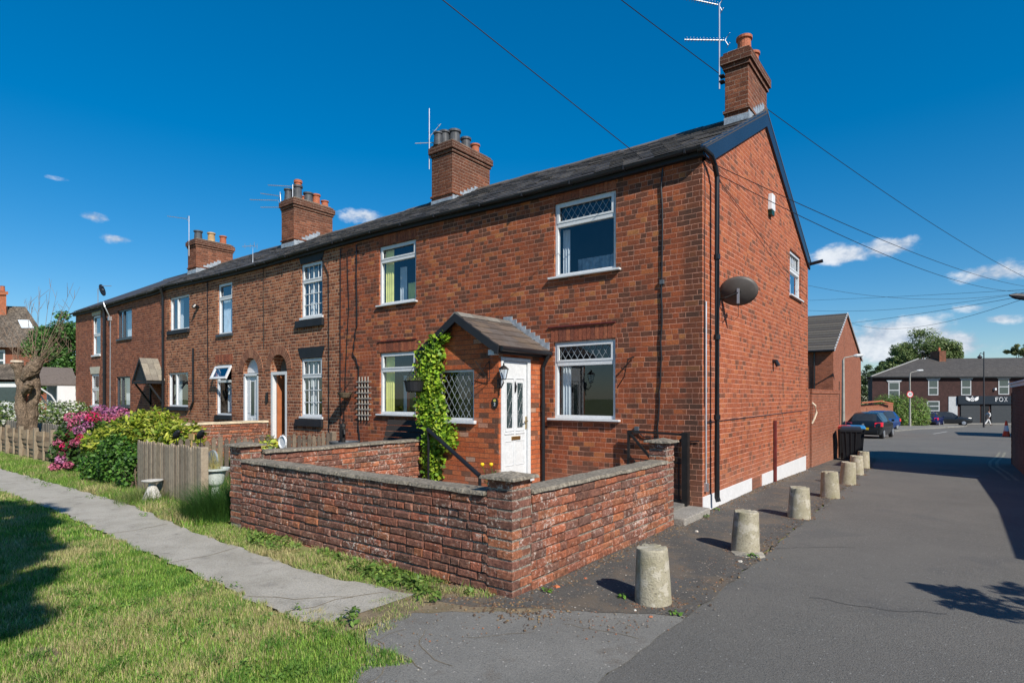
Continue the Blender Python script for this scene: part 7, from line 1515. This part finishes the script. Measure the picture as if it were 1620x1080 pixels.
# ---------------------------------------------------------------- right side: low wall with white coping, buildings whose shade falls on the road
rwl = thing('roadside_wall', 'brick wall with white coping along the right edge of the road', 'wall', (4.2, 10.5, 0)); mb = MB(); mb.box(4.08, 4.4, 7.7, 13.4, -.6, 1.9)
for i in range(0, 26): mb.box(4.06, 4.1, 13.4, 13.41+(.05 if i % 2 else .0)+.002, -.6+i*.0787*1.15, -.6+(i+1)*.0787*1.15-.004)
mb.build('brickwork', BS, rwl); mb = MB().prism([(4.03, 7.65, 1.9), (4.03, 13.46, 1.9), (4.03, 13.46, 1.98), (4.03, 7.65, 1.98)], (.42, 0, .0)); mb.prism([(4.0, 7.6, 1.982), (4.0, 13.5, 1.982), (4.5, 13.5, 2.12), (4.5, 7.6, 2.12)], (0, 0, .04)); mb.build('coping', WPAINT, rwl)
def offhouse(label, x0, x1, y0, y1, h_):
    t_ = thing('roadside_house', label, 'house', ((x0+x1)/2, (y0+y1)/2, -.3)); mb = MB().box(x0, x1, y0, y1, -1.5, h_); mb.build('wall', BS, t_); mb = MB().prism([(x0-.15, y0-.1, h_), (x1+.15, y0-.1, h_), ((x0+x1)/2, y0-.1, h_+1.8)], (0, y1-y0+.2, 0), (.08, .08, .08)); mb.build('roof', SLATE, t_); return t_
offhouse('brick house behind the right hand wall, just out of view', 6.6, 12, 6.4, 13.4, 5.2)
offhouse('brick house farther along the right side, just out of view', 9.2, 16, 38, 46.5, 4.4)
ow = MB().box(5.35, 5.6, -1.2, 7.6, -.1, 1.75); tag(ow.build('boundary_wall', BS), 'long brick boundary wall on the right, just out of view', 'wall')

# ---------------------------------------------------------------- trees
def tree(name, label, base, th, tr_, crown, n, size, cols, kind='tree', lean=(0, 0), group=None, limbs=9, elong=1.7, seed=1):
    rn = random.Random(seed); t_ = thing(name, label, kind, base, group=group); bx_, by_, bz_ = base; mb = MB(); top = (bx_+lean[0], by_+lean[1], bz_+th)
    mb.tube([base, (bx_+lean[0]*.3, by_+lean[1]*.3, bz_+th*.4), (bx_+lean[0]*.7, by_+lean[1]*.7, bz_+th*.8), top], [tr_*1.25, tr_*.9, tr_*.75, tr_*.6], 10)
    parts = []
    cl = []
    for (c, r) in crown:
        m = max(4, int(limbs))
        for j in range(m):
            d = Vector((rn.gauss(0, 1), rn.gauss(0, 1), rn.gauss(0, .8))).normalized(); rr = rn.uniform(.45, .95); cl.append(((c[0]+d.x*r[0]*rr, c[1]+d.y*r[1]*rr, c[2]+d.z*r[2]*rr), rn.uniform(.28, .5)*min(r)))
    for (c, r) in cl[::2]: mb.tube([top, tuple(top[i]*.5+c[i]*.5+(.15 if i == 2 else 0) for i in range(3)), c], [tr_*.35, tr_*.2, tr_*.05], 5)
    mb.build('trunk', BARK, t_); per = n//len(cl)
    for (c, r) in cl: P, d = blob(c, (r*1.2, r*1.2, r*.85), per, .25); parts.append(leaf_arrays(P, size, pick(cols, per, .22), elong=elong, N=d*.8+np.array([0, 0, .5])))
    bulk('crown', *merge(parts), LEAF, t_, off=base); return t_
TG = [(.05, .1, .025), (.07, .13, .03), (.09, .15, .04), (.035, .07, .02), (.11, .15, .05)]
TG2 = [(.11, .15, .05), (.15, .17, .06), (.08, .12, .03), (.18, .17, .07)]
TGF = [(.12, .19, .06), (.16, .23, .08), (.2, .26, .09), (.09, .14, .05), (.23, .28, .12)]
W = 92; tx, ty = at(1450, W); tree('broadleaf_tree', 'large broad green tree behind the shop roof', (tx, ty, -1.5), 5, .4, [((*at(1458, W), zof(552, W)), (4.0, 3.6, 2.7)), ((*at(1428, W), zof(562, W)), (2.4, 2.6, 2.2)), ((*at(1485, W), zof(556, W)), (2.4, 2.6, 2.2)), ((*at(1412, W), zof(578, W)), (1.6, 2, 1.6)), ((*at(1500, W), zof(560, W)), (1.6, 2, 1.6)), ((*at(1405, W), zof(592, W)), (1.8, 2, 1.0))], 30000, .3, TGF, limbs=20)
W = 84; tx, ty = at(1378, W); tree('broadleaf_tree', 'darker tree between the rear house gable and the shop building', (tx, ty, -1.5), 3, .25, [((*at(1374, W), zof(598, W)), (1.8, 2, 1.8)), ((*at(1368, W), zof(622, W)), (2.2, 2, 1.8)), ((*at(1388, W), zof(592, W)), (1.4, 1.5, 1.3))], 9000, .24, [(.08, .13, .05), (.12, .17, .06), (.06, .1, .035)], limbs=14)
W = 95; tx, ty = at(1615, W); tree('broadleaf_tree', 'olive tree top showing over the shop roof at the far right', (tx, ty, -1.5), 6, .3, [((*at(1610, W), zof(556, W)), (1.8, 2, 1.1)), ((*at(1640, W), zof(552, W)), (2.6, 2.5, 1.8))], 6200, .28, [(.24, .27, .1), (.3, .3, .12), (.16, .2, .07)], limbs=12)
# laurel hedge tree behind the far end of the terrace
W = 31; tx, ty = at(88, W); tree('laurel_tree', 'tall dense glossy laurel beyond the far end of the terrace', (tx, ty, 0), 2, .2, [((*at(92, W), zof(530, W)), (1.2, 1.2, 1.2)), ((*at(92, W), zof(565, W)), (1.5, 1.3, 1.4)), ((*at(75, W), zof(545, W)), (.9, 1, 1.1)), ((*at(105, W), zof(590, W)), (1.2, 1, 1.2)), ((*at(110, W), zof(545, W)), (.9, .9, 1.2)), ((*at(78, W), zof(600, W)), (1.2, 1, .9))], 15000, .17, [(.05, .13, .025), (.08, .19, .04), (.03, .08, .02), (.12, .24, .06)], limbs=14, elong=2.0)
# pollarded trunk with bare shoots
bx_, by_ = at(46, 18); pt_ = thing('pollarded_tree', 'thick gnarled pollarded trunk with thin bare shoots behind the wooden fence', 'tree', (bx_, by_, 0)); mb = MB()
def P3(px, py, w=18, dy=0): x, y = at(px, w); return (x, y+dy, zof(py, w))
mb.tube([(bx_, by_, -.05), P3(46, 672), P3(50, 650), P3(55, 620), P3(52, 590), P3(56, 575)], [.27, .22, .16, .14, .16, .12], 14)
mb.tube([(at(38, 18)[0], by_-.1, 0), P3(37, 665, 17.8), P3(33, 640, 17.8), P3(33, 610, 17.8), P3(31, 585, 17.8), P3(27, 574, 17.8)], [.2, .17, .13, .12, .14, .15], 12)
mb.tube([P3(38, 600, 17.8), P3(46, 588, 17.8), P3(56, 578, 17.9), P3(62, 568, 18)], [.14, .17, .2, .14], 10)
mb.tube([P3(40, 620, 17.7), P3(46, 610, 17.6), P3(50, 606, 17.6)], [.1, .13, .1], 8)
o = mb.build('trunk', BARK, pt_, smooth=True)
for nm, st_, ns in (('knobs', .12, .22), ('bark_relief', .06, .09)):
    if nm == 'knobs': sb_ = o.modifiers.new('sub', 'SUBSURF'); sb_.subdivision_type = 'SIMPLE'; sb_.levels = sb_.render_levels = 3
    tx_ = bpy.data.textures.new(nm, 'CLOUDS'); tx_.noise_scale = ns; tx_.noise_depth = 3
    dm = o.modifiers.new(nm, 'DISPLACE'); dm.texture = tx_; dm.strength = st_; dm.texture_coords = 'GLOBAL'; dm.mid_level = .5
mb = MB(); mb.lathe(P3(27, 573, 17.8), [(.17, 0), (.15, .06)], 10); mb.build('cut_stump_face', mat('cut_wood', (.45, .38, .3), .9), pt_)
mb = MB()
rn = random.Random(3)
for i in range(34):
    s0 = P3(rn.uniform(50, 64), rn.uniform(570, 582), 18); a = rn.uniform(-.9, 1.25); Ls = rn.uniform(.8, 2.5)*(1.1 if a < .6 else .8); e = (s0[0]+RT[0]*math.sin(a)*Ls, s0[1]+RT[1]*math.sin(a)*Ls+rn.uniform(-.3, .3), s0[2]+math.cos(a)*Ls)
    m_ = tuple((s0[j]+e[j])/2+rn.uniform(-.08, .08)-(.1*abs(math.sin(a)) if j == 2 else 0) for j in range(3)); mb.tube([s0, m_, e], [.01, .006, .0025], 5)
    for q in range(3): t0 = rn.uniform(.35, .9); b0 = tuple(m_[j]*(1-t0)+e[j]*t0 for j in range(3)); mb.tube([b0, (b0[0]+rn.uniform(-.25, .25), b0[1]+rn.uniform(-.2, .2), b0[2]+rn.uniform(.1, .45))], [.006, .003], 4)
for i in range(8):
    s0 = P3(rn.uniform(20, 34), 574, 17.8); mb.tube([s0, (s0[0]+rn.uniform(-.3, .3), s0[1], s0[2]+rn.uniform(.3, .9))], [.012, .004], 4)
mb.build('bare_shoots', mat('twig', (.2, .14, .1), .9), pt_)
P, d = blob(P3(62, 556), (.5, .5, .35), 240, .2); bulk('small_leaves', *leaf_arrays(P, .06, pick([(.12, .17, .06), (.16, .2, .07)], 240)), LEAF, pt_, off=(bx_, by_, 0))
# shade casting trees outside the frame
tree('overhanging_tree', 'leafy tree beside the lawn behind the camera, just out of view', (1.6, -11.2, 0), 4.2, .18, [((3.5, -9.9, 5.6), (.6, .4, .5)), ((2.45, -9.5, 5.7), (.7, .4, .5)), ((1.2, -9.15, 5.7), (.85, .45, .6)), ((-.2, -8.85, 5.6), (1.0, .5, .6)), ((-1.7, -8.6, 5.5), (1.1, .5, .5)), ((.3, -9.7, 5.8), (1.4, .5, .7)), ((2.2, -10.2, 5.8), (1.6, .5, .7))], 21000, .1, TG, lean=(.2, 1.0), limbs=11)
tree('overhanging_bush', 'small bushy tree over the right hand boundary wall, just out of view', (6.4, -3.2, 0), 1.2, .08, [((6.0, -3.0, 2.1), (.75, .7, .35)), ((5.3, -3.1, 1.9), (.55, .4, .25)), ((6.6, -3.6, 2.3), (.8, .5, .35)), ((6.3, -2.2, 1.9), (.5, .5, .25))], 2600, .09, TG, limbs=10)

# ---------------------------------------------------------------- neighbouring house far left
NW = 40; nh = thing('neighbour_house', 'large brick house with slate roof, skylight and chimney beyond the tree', 'house', (*at(20, NW), 0)); N0 = at(0, NW)
def PN(px, n, py, w=NW): return (*at(px, w-n), zof(py, w-n))
mb = MB(); mb.hexa([PN(-120, 0, 680), PN(78, 0, 680), PN(78, -8, 680), PN(-120, -8, 680), PN(-120, 0, 548), PN(78, 0, 548), PN(78, -8, 548), PN(-120, -8, 548)]); mb.build('wall', BM, nh)
mb = MB(); mb.add([PN(-130, .5, 549), PN(84, .5, 549), PN(40, -4, 485), PN(-130, -4, 480), PN(84, -8.5, 549), PN(-130, -8.5, 549)], [(0, 1, 2, 3), (1, 4, 2), (4, 5, 3, 2)], (.12, .1, .085)); nr = mb.build('roof', mat('old_tiles', (.16, .13, .1), .9, var=.45, nscale=1.2, fine=9), nh)
mb = MB(); mb.add([PN(20, .1, 510, NW), PN(46, .1, 514, NW), PN(38, -.5, 504, NW), PN(14, -.5, 500, NW)], [(0, 1, 2, 3)])
def onroof(px, t_):       # point on the front slope
    a, b = Vector(PN(px, .5, 549)), Vector(PN(px, -4, 484)); return a.lerp(b, t_)+Vector((0, 0, .06))
mb = MB(); mb.add([onroof(34, .42), onroof(54, .42), onroof(46, .62), onroof(28, .62)], [(0, 1, 2, 3)]); mb.build('skylight', mat('skylight_glass', (.6, .66, .7), .2), nh)
mb = MB(); x0n, x1n = -14, 10
mb.hexa([PN(x0n, -3, 520), PN(x1n, -3, 520), PN(x1n, -4.2, 520), PN(x0n, -4.2, 520), PN(x0n, -3, 462), PN(x1n, -3, 462), PN(x1n, -4.2, 462), PN(x0n, -4.2, 462)]); mb.hexa([PN(x0n-3, -2.9, 466), PN(x1n+3, -2.9, 466), PN(x1n+3, -4.3, 466), PN(x0n-3, -4.3, 466), PN(x0n-3, -2.9, 461), PN(x1n+3, -2.9, 461), PN(x1n+3, -4.3, 461), PN(x0n-3, -4.3, 461)]); ch_ = mb.build('chimney', mat('orange_brick', (.36, .12, .06), .9, var=.2, nscale=8), nh)
mb = MB().lathe(PN(4, -3.5, 461), [(.16, 0), (.13, .35), (.16, .4)], 10); mb.build('chimney_pot', POT, ch_)
mb = MB(); mb.hexa([PN(-60, .06, 600), PN(8, .06, 600), PN(8, 0, 600), PN(-60, 0, 600), PN(-60, .06, 553), PN(8, .06, 553), PN(8, 0, 553), PN(-60, 0, 553)]); wn_ = mb.build('window', WHITE, nh); mb = MB()
for a, b in ((-55, -30), (-27, 5)): mb.add([PN(a, .08, 568), PN(b, .08, 568), PN(b, .08, 557), PN(a, .08, 557)], [(0, 1, 2, 3)]); mb.add([PN(a, .08, 596), PN(b, .08, 596), PN(b, .08, 571), PN(a, .08, 571)], [(0, 1, 2, 3)])
mb.build('pane', MAT['dark_obscure_glass'], wn_)
mb = MB(); mb.add([PN(-80, 2.2, 600, NW), PN(34, 2.2, 600, NW), PN(34, 0.02, 575, NW), PN(-80, 0.02, 575, NW)], [(0, 1, 2, 3)]); mb.add([PN(-80, 2.2, 602, NW), PN(34, 2.2, 602, NW), PN(34, 0.02, 602, NW), PN(-80, 0.02, 602, NW)], [(0, 1, 2, 3)]); mb.build('bay_roof', MAT['old_tiles'], nh)
mb = MB(); mb.hexa([PN(-78, 2, 660), PN(30, 2, 660), PN(30, 0, 660), PN(-78, 0, 660), PN(-78, 2, 604), PN(30, 2, 604), PN(30, 0, 604), PN(-78, 0, 604)]); by_o = mb.build('bay', WPAINT, nh); mb = MB()
mb.add([PN(-10, 2.02, 636), PN(26, 2.02, 636), PN(26, 2.02, 612), PN(-10, 2.02, 612)], [(0, 1, 2, 3)]); mb.build('pane', MAT['dark_obscure_glass'], by_o)
